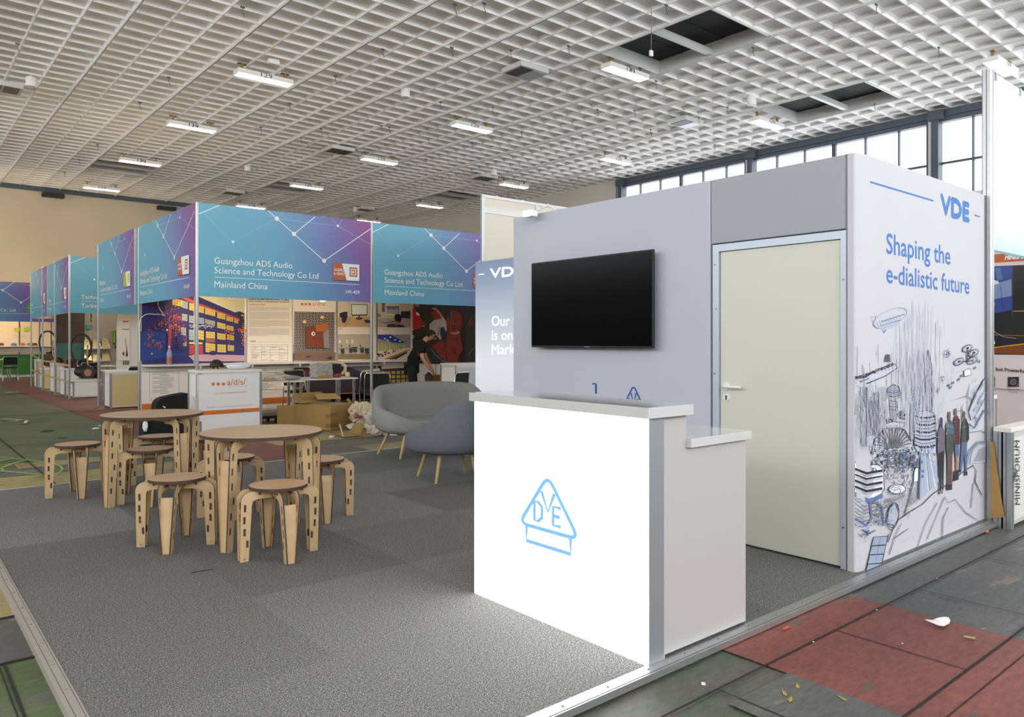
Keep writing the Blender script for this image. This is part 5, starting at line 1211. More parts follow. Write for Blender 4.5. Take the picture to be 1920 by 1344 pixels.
# little spotlights behind the fascia
for px, py in ((605, 564.5), (691, 563), (757, 566.5), (350, 553)):
    p = at(px, py, y=12.05)
    if px == 350: p = at(349, 555, y=14.0)
    f_ = MB(); f_.lathe([(.05, 0), (.055, .02), (.03, .07), (.02, .09)], M_white, (p.x, p.y, p.z), 14); sp_ = f_.build('spotlight', ads)
    MB().lathe([(.044, -.003), (.044, .0)], M_bulb, (p.x, p.y, p.z), 14).build('bulb', sp_)
    MB().tube([(p.x, p.y, p.z + .08), (p.x, ADY + .02 if px != 350 else p.y, 2.35), ] if px != 350 else [(p.x, p.y, p.z + .08), (ADX + .02, p.y, 2.35)], .008, M_white, 6).build('arm', sp_)
    spot('booth_spot', (p.x, p.y, p.z - .02), (p.x + (.1 if px != 350 else .6), YB, 1.85), 95, (1, .76, .50), 80, 1)
# white power cable hanging on the building poster
a = MB(); pts = [(297, 562), (296, 572), (300, 580), (305, 587), (309.5, 592.5), (302, 589), (290, 589.5), (280, 588.5), (272, 590), (266, 594), (262.5, 602), (261.5, 615), (262, 640), (261.5, 677), (259, 740), (252, 770)]
a.tube([at(px, py, y=YP - (.02 if py < 660 else .03)) if py < 678 else at(px, py, x=ADX - .03) for px, py in pts[:-2]], .009, M_white, 6)
tag(a.build('power_cable'), 'white power cable looped over the blue building poster', 'cable')

# ---------------- neighbour booth to its left
elb = thing('exhibition_booth', 'booth bay left of the corner booth, fascia reading Elitegroup', 'exhibition booth', (ADX, 18.3, 0))
post(elb, 3.66, 18.28); post(elb, 6.65, 18.28)
fascia(elb, (3.66, 18.3), (3.66, 15.24), 2.10, 3.51, ['Elitegroup', 'Computer Systems Co., Ltd'], 'Taiwan', 'H9-318', (YE, ['', ''][:0]))
wall_panels(elb, (6.65, 15.1), (6.65, 18.3), .03, 2.6, M_panelw)
# ---------------- block with the Turkish stand
tk = thing('exhibition_booth', 'far corner booth with pale blue fascia ending in Turkey', 'exhibition booth', (3.57, 21.0, 0))
for y in (21.0, 22.95, 24.0 + .9, 27.0): post(tk, 3.57, y)
fascia(tk, (3.57, 21.0), (6.55, 21.0), 2.10, 3.48, ['Techno'], 'Turkey', '', None)
fascia(tk, (3.57, 24.05), (3.57, 21.0), 2.10, 3.48, ['Techno'], 'Turkey', 'H9-317', (RE, []))
fascia(tk, (3.57, 27.1), (3.57, 24.05), 2.10, 3.48, ['Techno'], 'Turkey', 'H9-317', (RE, []))
fascia(tk, (6.55, 27.1), (3.57, 27.1), 2.10, 3.48, ['Techno'], 'Turkey', '', None)
wall_panels(tk, (4.15, 26.9), (7.2, 26.9), .03, 2.6, mat('booth_wall_grey', '8b857d', .7))
wall_panels(tk, (4.78, 21.9), (6.6, 21.9), .03, 2.5, M_panelw)
post(tk, 6.55, 21.0)
g = MB().box(4.18, 26.84, .1, 5.0, 26.88, 2.4, mat('display_dark_teal', '2c5c55', .6)).build('display_panel', tk)
MB().box(4.20, 26.83, 1.35, 4.98, 26.84, 2.36, mat('display_brown', '33211c', .6)).build('dark_screen', g)
MB().box(4.98, 26.82, .1, 5.0, 26.845, 2.4, GR).build('edge_strip', g)
MB().box(5.02, 26.83, 1.78, 5.2, 26.85, 1.92, mat('sign_green_blue', '3c7a7a', .6)).build('sign', tk)
# poster beside it
ps = MB().box(4.82, 21.87, .9, 5.12, 21.885, 2.4, M_wp).build('appliance_poster', tk)
cn = Canvas(lambda px, py: at(px, py, y=21.868), (0, -1, 0), base=.002, step=.0003)
cn.text('TEKNOLUX', (230, 604), (242, 604), 2.6, M_red) if False else cn.rect(230, 601.5, 241, 604, M_red)
cn.rect(229, 616.5, 242, 618, M_ink2); cn.line([(235, 634), (236, 645), (238, 655), (236, 668)], .8, M_ink); cn.poly([(236, 668), (237.5, 648), (240, 668)], M_ink); cn.ell(231.5, 663, 2, 4, RE, 10)
for x in (231, 235, 239): cn.rect(x, 676, x + 2, 684, M_ink)
cn.build('artwork', ps)
# mirror-like brochure racks on the grey wall
rk = None
for i, (px, py) in enumerate(((164, 645), (180, 644), (197, 644), (164, 668), (180, 668), (197, 667))):
    p = at(px, py, y=26.8)
    if rk is None:
        rk = thing('display_rack', 'tilted silver display tray on the far grey booth wall, upper left one', 'display rack', (p.x, 26.86, p.z)); 
        a = MB(); a.add([(p.x - .09, 26.84, p.z + .14), (p.x + .09, 26.84, p.z + .14), (p.x + .115, 26.66, p.z - .16), (p.x - .115, 26.66, p.z - .16), (p.x - .09, 26.86, p.z + .13), (p.x + .09, 26.86, p.z + .13), (p.x + .115, 26.68, p.z - .17), (p.x - .115, 26.68, p.z - .17)], [(3, 2, 1, 0), (4, 5, 6, 7), (0, 1, 5, 4), (2, 3, 7, 6), (1, 2, 6, 5), (3, 0, 4, 7)], mat('tray_satin_gold', 'b9ab86', .25, .6)); a.build('tray', rk)
        a = MB(); a.tube([(p.x - .09, 26.85, p.z + .15), (p.x + .09, 26.85, p.z + .15), (p.x + .12, 26.65, p.z - .17), (p.x - .12, 26.65, p.z - .17)], .012, M_chrome, 6, True); a.build('frame', rk); MB().box(p.x - .02, 26.8, p.z - .14, p.x + .02, 26.88, p.z + .1, M_chrome).build('bracket', rk)
        r0 = rk
    else:
        c = copy_tree(r0); c.location = (p.x, 26.86, p.z); c['label'] = 'tilted silver display tray on the far grey booth wall, %s one' % ['', 'upper middle', 'upper right', 'lower left', 'lower middle', 'lower right'][i]
    (rk if i == 0 else c)['group'] = 'display trays on the grey wall'
# green and black wall charger
p = at(221.5, 631, y=26.7); t = thing('wall_device', 'black wall device with lime green side on the far grey wall', 'wall device', (p.x, 26.85, p.z))
MB().box(p.x - .10, 26.62, p.z - .2, p.x + .14, 26.85, p.z + .2, M_black).build('housing', t, bevel=.03); MB().box(p.x - .13, 26.63, p.z - .19, p.x - .10, 26.85, p.z + .19, mat('lime_green_plastic', '6f9a2c', .5)).build('side_panel', t)
MB().tube([(p.x + .02, 26.7, p.z - .2), (p.x, 26.7, p.z - .42), (p.x - .08, 26.7, p.z - .36), (p.x - .04, 26.7, p.z - .25)], .02, M_black, 8).build('cable', t)
# ---------------- booth at the far left
fl = thing('exhibition_booth', 'farthest booth at the left edge with lit posters and green base band', 'exhibition booth', (1.5, 31.9, 0))
fascia(fl, (1.45, 31.9), (4.42, 31.9), 2.10, 3.5, ['Electronics Co., Ltd'][:0] or ['Co., Ltd'], '', '', (GR, [])) if False else None
m_ = None
def simple_fascia(parent, p0, p1, z0, z1):
    return fascia(parent, p0, p1, z0, z1, ['Co., Ltd'], ' ', '', None)
glyphs_cache_blank = None
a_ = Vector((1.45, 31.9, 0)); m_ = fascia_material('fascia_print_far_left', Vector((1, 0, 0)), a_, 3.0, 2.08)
a = MB(); a.box(1.45, 31.885, 2.10, 4.45, 31.915, 3.5, m_); ff = a.build('fascia', fl)
a = MB(); a.box(4.49, 31.885, 2.10, 7.45, 31.915, 3.5, m_); a.build('fascia', fl)
cn = Canvas(lambda px, py: at(px, py, y=31.885), (0, -1, 0), base=.003, step=.0006)
cn.line([(-5, 540), (5, 544), (39.5, 567), (59.5, 555)], .9, M_tw); cn.line([(5, 544), (30, 526.5)], .9, M_tw); cn.line([(25, 530), (56, 535)], .4, M_tw2)
for x, y, r in ((5, 544, 2.4), (39.5, 567, 2.4), (56, 535, 1.3)): cn.ell(x, y, r, r, M_tw, 12)
cn.text('Co., Ltd', (1, 583.5), (29, 584), 5.6, M_tw, bold=.01); cn.line([(-20, 588), (59, 588)], .6, M_tw); cn.rect(50.5, 569, 60, 584, GR); cn.line([(51, 577), (60, 577)], .5, M_tw)
cn.build('print', ff)
for x in (1.47, 4.47, 7.45): post(fl, x, 31.9)
wall_panels(fl, (1.0, 34.9), (7.45, 34.9), .03, 2.7, mat('lit_poster_wall', 'dcc8ac', .6))
a = MB(); a.box(1.0, 34.86, .1, 5.6, 34.885, .88, mat('green_band', '2f6a26', .6)); gb = a.build('green_band', fl)
cn = Canvas(lambda px, py: at(px, py, y=34.86), (0, -1, 0), base=.003, step=.0006)
cn.poly([(-10, 657), (3, 655), (15, 658), (25, 662), (38, 660), (60, 655), (75, 659), (75, 650), (-10, 650)], MATS['lit_poster_wall'])
for x0 in (33, 60): cn.line([(x0, 665), (x0 + 17, 665), (x0 + 17, 674), (x0, 674)], .4, GR, True)
cn.poly([(26, 615), (39, 614), (40, 620), (27, 623)], mat('print_lime', 'a9c23a', .6)); cn.poly([(44, 614), (58, 613), (58, 619), (45, 622)], MATS['print_lime'])
for y in (612, 620): cn.line([(-4, y), (5.5, y)], 1.0, mat('print_yellow', 'd3b24a', .6))
for k in range(4): cn.line([(24, 628 + 1.6 * k), (50, 628 + 1.6 * k)], .35, M_ink3)
cn.build('print', gb)
MB().box(1.0, 34.5, 1.19, 5.6, 34.86, 1.225, M_panelw).build('shelf', fl)
for n_, (px, c_) in enumerate(((2, '7a2f28'), (26, '3f74a8'), (42, 'b0705a'), (56, '8a7a60'), (65, '4a3024'))):
    p = at(px, 645, y=34.6); t = tag(MB().lathe([(.0, .0), (.095, .004), (.10, .02), (.085, .09), (.0, .11)], mat('sample_%d' % n_, c_, .5), (p.x, 34.62, 1.227), 16, caps=False).build('round_product'), ['dark red', 'blue', 'salmon', 'olive', 'brown'][n_] + ' round product on the far left booth shelf', 'product', 'products on the shelf of the farthest booth')
spot('far_left_spot', (3.6, 33.2, 2.6), (3.8, 34.9, 1.8), 90, (1, .76, .48), 120, .9); spot('far_left_spot', (2.2, 33.2, 2.6), (2.4, 34.9, 1.8), 60, (1, .76, .48), 120, .9)
spot('stand_spot', (5.3, 25.6, 2.6), (5.5, 26.9, 1.3), 25, (1, .78, .5), 120, .9)
point('stand_glow', (5.0, 23.5, 3.6), 110, (1, .74, .44), .04); point('stand_glow', (5.2, 16.8, 3.6), 60, (1, .74, .44), .04); point('stand_glow', (2.6, 33.0, 3.7), 110, (1, .74, .44), .04)
spot('warm_wall_wash', (7.5, 31.0, 3.8), (7.0, 35.8, 5.2), 150, (1, .76, .42), 150, 1, .3)
spot('warm_wall_wash', (1.5, 31.0, 3.8), (1.0, 35.8, 5.2), 150, (1, .76, .42), 150, 1, .3)
# ---------------- plain white wall rising behind the graphic wall
nb = thing('exhibition_booth', 'tall plain white booth wall rising behind the backlit graphic', 'exhibition booth', (6.62, 8.53, 0))
for k in range(4): post(nb, 6.635 + 1.03 * k, 8.56, 0, 3.52, .025)
wall_panels(nb, (6.635, 8.56), (9.725, 8.56), .03, 3.28, mat('cream_booth_panel', 'd9d3c4', .6), step=1.03)
wall_panels(nb, (6.635, 8.56), (9.725, 8.56), 3.32, 3.50, MATS['cream_booth_panel'], step=1.03, name='header_panel')
a = MB()
for k in range(6): a.lathe([(.012, 3.52), (.012, 3.535)], M_white, (6.9 + .5 * k, 8.56, 0), 8)
a.build('cap', nb)
# ---------------- booth at the right edge
mf = thing('exhibition_booth', 'booth at the right edge with glowing pale fascia and orange header', 'exhibition booth', (6.6, 2.12, 0))
a = MB(); r = .033
for dx in (0, .03): pass
post(mf, 6.605, 2.12, 0, 3.53, .034)
kf = NT('backlit_fascia_pale_blue'); tc = kf.n('ShaderNodeNewGeometry'); sp = kf.n('ShaderNodeSeparateXYZ'); kf.l(tc.outputs['Position'], sp.inputs[0])
mr = kf.n('ShaderNodeMapRange'); mr.inputs[1].default_value = 2.14; mr.inputs[2].default_value = 3.52; kf.l(sp.outputs['Z'], mr.inputs[0])
c = kf.ramp(mr.outputs[0], [(0, '8cb4c6'), (.25, 'b4d3e2'), (.5, 'edf7fd'), (.85, 'e3f0f8'), (1, 'b9d5e4')]); kf.l(c, kf.b.inputs['Base Color']); kf.l(c, kf.b.inputs['Emission Color']); kf.b.inputs['Emission Strength'].default_value = .75
ff = MB().box(6.65, 2.10, 2.14, 9.6, 2.16, 3.52, kf.m).build('fascia', mf)
cn = Canvas(lambda px, py: at(px, py, y=2.10), (0, -1, 0), base=.001, step=.0003)
cn.text('Mainland China', (1877, 446), (1948, 467), 22, M_tem, bold=.01); cn.line([(1859, 172), (1880, 148)], 2, M_tem); cn.build('lettering', ff)
a = MB()
for px in (1868, 1914): p = at(px, 150, y=2.09); a.box(p.x - .012, 2.085, 3.46, p.x + .012, 2.10, 3.52, M_silver)
a.build('clip', ff)
wall_panels(mf, (9.5, 6.5), (9.5, 2.2), .03, 3.1, mat('pinkish_white_panel', 'ddd0d2', .6))
XM = 9.48
pm = MB().box(XM, 2.3, .9, XM + .01, 6.3, 2.6, MATS['pinkish_white_panel']).build('wall_graphic', mf)
cn = Canvas(lambda px, py: at(px, py, x=XM), (-1, 0, 0), base=.001, step=.0003)
cn.poly([(1840, 478.5), (1935, 472), (1935, 488.3), (1840, 494.3)], mat('header_orange', 'c1612c', .6)); cn.text('MINISFORUM', (1884, 487), (1944, 483), 8, M_tw, bold=.05, shear=.25)
cn.poly([(1840, 500), (1935, 496), (1935, 665.5), (1840, 664)], mat('hero_black', '1b1a1d', .5))
def c2b(x, y): return (1840 + x / 4.977, 450 + y / 4.977)
cn.poly([c2b(*p) for p in ((20, 252), (290, 240), (285, 650), (150, 680), (20, 680))], mat('hero_blue', '2e4a96', .5)); cn.poly([c2b(*p) for p in ((80, 420), (280, 365), (285, 520), (80, 560))], mat('hero_pale_blue', '7f95c4', .5)); cn.poly([c2b(*p) for p in ((130, 260), (180, 255), (200, 370), (150, 380))], M_inkb)
cn.poly([c2b(*p) for p in ((80, 360), (160, 385), (165, 405), (90, 425))], M_tw); cn.line([c2b(180, 430), c2b(200, 640)], .8, M_nv); cn.poly([c2b(*p) for p in ((80, 550), (130, 590), (120, 640), (80, 640))], mat('hero_pale_blue', '7f95c4'))
cn.poly([c2b(*p) for p in ((0, 1015), (480, 955), (480, 1010), (420, 1068), (0, 1050))], mat('hero_amber_dark', '7c3f16', .5)); cn.line([c2b(0, 1018), c2b(480, 958)], 1.8, mat('hero_amber', 'e0982c', .5)); cn.line([c2b(300, 663), c2b(480, 663)], 1.3, MATS['hero_amber']); cn.line([c2b(0, 880), c2b(480, 896)], 1.0, mat('hero_copper', 'b06a34', .5)); cn.line([c2b(292, 240), c2b(290, 710)], 2.4, mat('hero_grey', '3d3f44', .5))
cn.line([c2b(75, 790), c2b(130, 860), c2b(200, 900), c2b(330, 918)], .8, M_ink3); cn.ell(*c2b(115, 955), 4, 5, M_ink, 14); cn.poly([c2b(*p) for p in ((95, 970), (125, 940), (130, 965), (115, 978))], M_tw); cn.line([c2b(85, 920), c2b(110, 925)], 1, M_red)
cn.text('Small but Powerful', (1843, 692.8), (1922.5, 698.6), 6, M_ink, bold=.03)
for x0, w_ in ((1853, 13), (1890, 21)):
    cn.rect(x0, 706.5, x0 + w_, 725, M_ink); cn.ring(x0 + w_ * .5, 716, 5.5, 5, .8, M_ink3, 18); cn.ring(x0 + w_ * .5, 716, 2.6, 2.4, .8, M_ink3, 14); cn.line([(x0 + w_ - 5, 724), (x0 + w_, 719)], 1.2, M_or)
cn.text('Efficient Heat', (1889.5, 730.5), (1912.5, 731.5), 2.6, M_ink); cn.text('Dissipation', (1892, 735.5), (1909, 736.5), 2.6, M_ink); cn.text('Ryzen 9', (1853, 729.5), (1869, 730), 2.4, M_ink) if False else None
cn.build('print', pm)
spot('right_booth_fill', (8.2, 3.4, 3.2), (8.6, 3.2, 0.6), 70, (1, .88, .76), 120, 1)  # added lamp standing in for unseen booth spotlights
# ================================================================== CABINETS, TABLES, CHAIRS
def cabinet(name, label, x0, y0, x1, y1, z1, mfront, cat='cabinet', mside=None, group=None, doors=1, pr=.02):
    t = thing(name, label, cat, ((x0 + x1) / 2, (y0 + y1) / 2, 0), group=group)
    a = MB(); a.box(x0 + pr * .5, y0 + pr * .5, .05, x1 - pr * .5, y1 - pr * .5, z1 - .03, mside or M_panelw); a.build('body', t)
    for k in range(doors):
        xa = x0 + pr + (x1 - x0 - 2 * pr) * k / doors; xb = x0 + pr + (x1 - x0 - 2 * pr) * (k + 1) / doors
        MB().box(xa + .012, y0 + .003, .06, xb - .012, y0 + .0095, z1 - .07, mfront).build('front_panel', t)
    a = MB(); a.box(x0, y0, z1 - .035, x1, y1, z1, M_panelw); a.build('top', t, bevel=.003)
    for x in (x0 + pr, x1 - pr):
        for y in (y0 + pr, y1 - pr):
            a = MB(); a.box(x - pr, y - pr, .0, x + pr, y + pr, z1 - .036, M_alu)
            a.box(x - .003, y - pr - .001, .01, x + .003, y - pr + .001, z1 - .04, M_alu_dk); a.box(x - pr - .001, y - .003, .01, x - pr + .001, y + .003, z1 - .04, M_alu_dk)
            a.build('corner_post', t)
    for b_ in ((x0 + pr, y0 + .004, .03, x1 - pr, y0 + .012, .06), (x0 + pr, y0 + .002, z1 - .075, x1 - pr, y0 + .010, z1 - .036), (x0 + .004, y0 + pr, z1 - .075, x0 + .010, y1 - pr, z1 - .036)): MB().box(*b_, M_aluw).build('frame_rail', t)
    return t
# audio company counter, turned a little
ac = cabinet('reception_cabinet', 'white counter with orange logo and orange stripe before the corner booth', 3.50, 11.10, 4.42, 11.60, 1.0, M_paper, 'counter')
cn = Canvas(lambda px, py: at(px, py, y=11.10), (0, -1, 0), base=.002, step=.0002)
def ck(x, y): return (340 + x / 10.338, 660 + y / 10.338)
cn.poly([ck(330, 440), ck(1508, 402), ck(1508, 1343), ck(330, 1343)], M_paper)
for x in (588, 686, 786): cn.poly([ck(x, 592), ck(x + 58, 590), ck(x + 58, 646), ck(x, 650)], M_or)
cn.text('a/d/s/', ck(888, 642), ck(1245, 628), 11, M_or, bold=.01); cn.text('analog and digital systems', ck(900, 682), ck(1268, 662), 1.6, M_ink3); cn.text('ADS AUDIO WORLDWIDE SHARING', ck(632, 818), ck(1268, 786), 2.9, M_or); cn.text('GUANGZHOU ADS AUDIO SCIENCE AND TECHNOLOGY CO., LTD', ck(478, 1088), ck(1378, 1036), 2.0, M_or)
cn.poly([ck(330, 1148), ck(1508, 1075), ck(1508, 1150), ck(330, 1230)], M_or)
cn.build('printed_sheet', ac)
a = MB(); a.box(3.485, 11.22, .62, 3.499, 11.40, .94, M_paper); a.build('notice', ac)
t = thing('paper_parcel', 'crumpled white wrapped parcel on the counter with the orange logo', 'parcel', (4.18, 11.3, 1.0))
MB().blob((4.13, 11.3, 1.045), (.17, .1, .045), M_paper, .12, 2.5, 3, 3, flat=None).build('wrap', t); MB().blob((4.15, 11.32, 1.085), (.13, .07, .018), M_paper, .15, 3, 5, 2).build('lid', t)
cabinet('storage_cabinet', 'white storage cabinet with warm-lit front in the bay left of the corner booth', 3.70, 17.43, 4.72, 17.95, .777, mat('cream_and_warm_lit_front', 'd2bc8a', .6), mside=M_white)  # white cabinet; the warm lamplight is put into its front colour
cabinet('storage_cabinet', 'white double cabinet at the right end of the corner booth, behind the sofa', 8.53, 11.84, 9.5, 12.38, .985, mat('cabinet_grey_front', 'c3c4c8', .6), doors=2)
# plinths of the Turkish stand
cabinet('display_plinth', 'low white plinth under the copper-wheeled vacuum cleaner', 3.66, 21.12, 4.28, 21.72, .46, M_white, 'plinth')
cabinet('display_plinth', 'second white plinth, behind the low one and a thin post', 3.62, 21.95, 3.98, 22.6, .72, M_white, 'plinth')
cabinet('display_plinth', 'tall white plinth with a red logo in the far corner booth', 3.62, 23.3, 4.05, 24.1, .80, M_white, 'plinth')
cabinet('display_plinth', 'cream plinth under the farther red vacuum cleaner', 3.66, 25.5, 4.2, 26.1, .62, mat('cream_and_warm_lit_front', 'd2bc8a'), 'plinth')
cabinet('display_plinth', 'farthest cream plinth of the row by the aisle', 3.62, 26.4, 4.0, 26.8, .86, MATS['cream_and_warm_lit_front'], 'plinth')
# right-edge counters
rcb = cabinet('display_counter', 'white counter with vertical MINIS FORUM lettering at the right edge', 6.56, 1.95, 7.70, 2.07, .768, M_white, 'counter', pr=.033)
cn = Canvas(lambda px, py: at(px, py, y=1.948), (0, -1, 0), base=.004, step=.0002)
A, B = at(1911.5, 946, y=1.948), at(1911, 826, y=1.948)
vs, fs, w_ = glyphs('MINISFORUM', .03)
ux = (B - A); upv = at(1903, 946, y=1.948) - A; cn.mb.add([A + ux * x + upv * y + Vector((0, -.004, 0)) for x, y in vs], fs, M_ink)
def cm(x, y): return (1840 + x / 4.336, 700 + y / 4.336)
cn.line([cm(258, 765), cm(284, 800), cm(258, 880)], 1.3, M_ink); cn.line([cm(262, 800), cm(278, 818), cm(262, 840)], 1.3, M_ink); cn.line([cm(284, 800), cm(268, 830), cm(258, 850)], 1.2, M_ink)
cn.build('lettering', rcb)
cabinet('display_counter', 'second white counter behind the one with vertical lettering', 7.35, 2.6, 8.35, 3.1, .90, M_white, 'counter', pr=.033)
t = thing('cardboard_sheet', 'brown cardboard sheet leaning inside the white counter at the right edge', 'cardboard', (6.53, 2.3, 0))
a = MB(); p0, p1, p2, p3 = at(1857.5, 828, x=6.54), at(1862, 829, x=6.54), at(1882.5, 969, x=6.54), at(1857.5, 971, x=6.54)
a.prism([(p0.y, p0.z), (p1.y, p1.z), (p2.y, p2.z), (p3.y, p3.z)], 6.532, 6.544, lambda y, z, h: Vector((h, y, z)), M_card); a.build('sheet', t)

def booth_table(label, cx, cy, rz, w_=.80, top='white'):
    t = thing('booth_table', label, 'table', (cx, cy, 0), rz)
    a = MB(); a.box(-w_ / 2, -.4, .715, w_ / 2, .4, .74, M_white); a.build('tabletop', t, False, bevel=.004)
    for sx in (-1, 1):
        for sy in (-1, 1):
            a = MB(); a.tube([(sx * (w_ / 2 - .06), sy * .34, .0), (sx * (w_ / 2 - .06), sy * .34, .714)], .028, M_chrome, 12); a.lathe([(.034, 0), (.034, .012)], M_black, (sx * (w_ / 2 - .06), sy * .34, 0), 12); a.build('leg', t, False)
    return t
booth_table('white booth table heaped with plastic film, behind the orange logo counter', 5.22, 12.72, R(-6), .95)
booth_table('white booth table carrying the wrapped black speakers', 6.38, 13.05, R(-4), 1.0)
booth_table('white table in the far corner booth between black chairs', 4.55, 23.2, 0, .9)
booth_table('white table in the farthest booth by the green band', 3.2, 33.2, 0, 1.1)
booth_table('white table behind the warm-lit storage cabinet', 4.4, 19.4, 0, .8)
ch0 = None
def chair(label, x, y, rz):
    global ch0
    if ch0 is None:
        t = thing('stacking_chair', label, 'chair', (0, 0, 0), group='black stacking chairs with chrome frames'); ch0 = t
        a = MB(); a.box(-.22, -.22, .43, .22, .20, .47, mat('black_chair_fabric', '191919', .85)); a.build('seat', t, False, bevel=.015)
        a = MB(); a.prism([(-.2, .56), (-.205, .60), (-.2, .80), (-.18, .835), (.18, .835), (.2, .80), (.205, .60), (.2, .56)], 0, .03, lambda u, v, h: Vector((u, .21 + h + (v - .56) * .12, v)), MATS['black_chair_fabric']); a.build('backrest', t, False, bevel=.008)
        a = MB(); a.tube([(-.23, .25, 0), (-.23, .20, .45), (-.225, .23, .60), (-.215, .262, .82), (-.19, .265, .85), (.19, .265, .85), (.215, .262, .82), (.225, .23, .60), (.23, .20, .45), (.23, .25, 0)], .011, M_chrome, 8); a.build('back_frame', t, False)
        a = MB(); a.tube([(-.23, -.24, 0), (-.23, -.20, .44), (.23, -.20, .44), (.23, -.24, 0)], .011, M_chrome, 8); a.tube([(-.23, -.2, .425), (-.23, .2, .44)], .011, M_chrome, 8); a.tube([(.23, -.2, .425), (.23, .2, .44)], .011, M_chrome, 8); a.build('front_frame', t, False)
    else:
        t = copy_tree(ch0); t['label'] = label
    t.location = (x, y, 0); t.rotation_euler = (0, 0, rz); return t
chair('black chair with chrome frame, back turned, peeping over the left end of the sofa', 6.93, 12.05, R(150))
chair('darker black chair behind a booth post, a yellow strip along its top', 7.15, 12.75, R(165))
chair('tilted black chair in front of the white double cabinet', 8.05, 11.35, R(200))
chair('black chair under the wrapped speakers, facing the table', 6.20, 13.75, R(0))
chair('black chair beside the table in the far corner booth', 4.27, 22.45, R(178))
chair('black chair on the far side of the far corner booth table', 4.6, 24.2, R(10))
chair('black chair at the farthest booth, in front of the green band', 3.62, 32.35, R(180))
chair('black chair just above the warm-lit storage cabinet', 4.52, 18.55, R(170))
# ------------------------------------------------ things on the tables
def crumple(name, label, cat, c, rad, m, seed, amp=.3, fr=2.6, sub=3, group=None):
    t = MB().blob(c, rad, m, amp, fr, seed, sub, flat=c[2] - rad[2] * .92).build(name); return tag(t, label, cat, group)
M_spk = mat('speaker_black', '1c1d1f', .35)
t = thing('wrapped_speaker', 'black box speaker wrapped in clear film, on the right booth table', 'speaker', (6.25, 12.8, .74))
a = MB(); a.box(6.08, 12.75, .742, 6.38, 13.0, 1.00, M_spk); a.build('cabinet', t, bevel=.01); MB().blob((6.23, 12.875, .885), (.170, .145, .140), M_film, .05, 5, 2, 4, flat=.7415, cube=.92).build('film', t); MB().blob((6.23, 12.87, 1.02), (.17, .14, .03), M_foam, .25, 3, 9, 3).build('foam', t)
t = thing('wrapped_speaker', 'black flat speaker half out of its foam wrap, right of the wrapped one', 'speaker', (6.6, 13.1, .74))
a = MB(); a.box(6.46, 13.12, .742, 6.76, 13.3, .985, M_spk); a.build('cabinet', t, bevel=.006); MB().tube([(6.44, 13.24, 1.0), (6.62, 13.25, 1.02), (6.82, 13.25, 1.0), (6.90, 13.22, .93), (6.88, 13.2, .84), (6.80, 13.2, .78)], [.02, .03, .035, .04, .035, .03], M_foam, 10).build('foam', t)
t = thing('small_carton', 'small brown carton lying open in front of the wrapped speaker', 'carton', (6.25, 12.6, .74)); MB().box(6.08, 12.66, .7415, 6.33, 12.73, .80, M_card).build('body', t, bevel=.002)
crumple('red_blue_bag', 'small red and blue bag between the speakers on the table', 'bag', (6.55, 12.85, .775), (.09, .06, .034), mat('bag_red', 'a8423c', .5), 4)
crumple('foam_roll', 'small roll of pale foam at the right end of the speaker table', 'foam', (6.74, 12.83, .79), (.05, .045, .052), M_foam, 8, .1)
pl = Vector((5.2, 12.72, .74))
crumple('plastic_film', 'clear plastic film covering the left booth table', 'film', (5.18, 12.72, .80), (.44, .34, .065), M_film, 11, .25, 2.5)
t = thing('plate_stack', 'stack of wrapped round trays on the film-covered table', 'trays', (5.3, 12.8, .74))
for k in range(4): MB().lathe([(.0, .742 + .022 * k + .0), (.20 - .02 * k, .742 + .022 * k + .006), (.22 - .02 * k, .742 + .022 * k + .018), (.19 - .02 * k, .742 + .022 * k + .021), (.0, .742 + .022 * k + .0215)], mat('cream_tray', 'd8cdb2', .5), (5.32, 12.85, .06), 24, caps=False).build('tray', t)
crumple('wrapped_part', 'orange-dotted wrapped part on the left booth table', 'parcel', (5.06, 12.42, .775), (.08, .05, .033), mat('wrap_orange', 'c9926a', .5), 14)
crumple('wrapped_part', 'small white wrapped part with a blue dot on the left booth table', 'parcel', (5.26, 12.40, .77), (.07, .05, .028), M_foam, 15)
crumple('wrapped_part', 'grey wrapped part at the right end of the left booth table', 'parcel', (5.52, 12.50, .78), (.12, .07, .036), mat('wrap_grey', '8b8d90', .4), 16)
a = MB(); c0 = at(545, 716, y=12.25); a.tube([(c0.x - .02, 12.28, .735), (c0.x + .02, 12.24, .66), (c0.x + .10, 12.22, .61), (c0.x + .2, 12.24, .625), (c0.x + .26, 12.28, .70)], .010, mat('tan_cable', '9c8457', .6), 8); tag(a.build('hanging_strap'), 'tan cable loop hanging from the front edge of the left booth table', 'cable')
# equipment dolly
t = thing('equipment_dolly', 'black low dolly with castors under the left booth table', 'dolly', (5.3, 12.85, 0))
a = MB(); a.box(4.90, 12.50, .10, 5.57, 13.0, .15, M_black); a.build('deck', t, bevel=.01)
for x in (4.98, 5.25, 5.50):
    for y in (12.56, 12.94): a = MB(); a.tube([(x - .018, y, .045), (x + .018, y, .045)], .045, M_black, 16); a.box(x - .024, y - .02, .045, x + .024, y + .02, .10, M_black); a.build('castor', t)
a = MB(); a.tube([(5.40, 12.6, .17), (5.62, 12.62, .20)], .015, mat('bag_red', 'a8423c'), 8); a.build('red_handle', t)
crumple('plastic_sack', 'tall pinkish plastic sack standing on the black dolly', 'sack', (5.02, 12.8, .36), (.075, .07, .20), mat('pinkish_plastic', 'b78f78', .3), 21, .12)
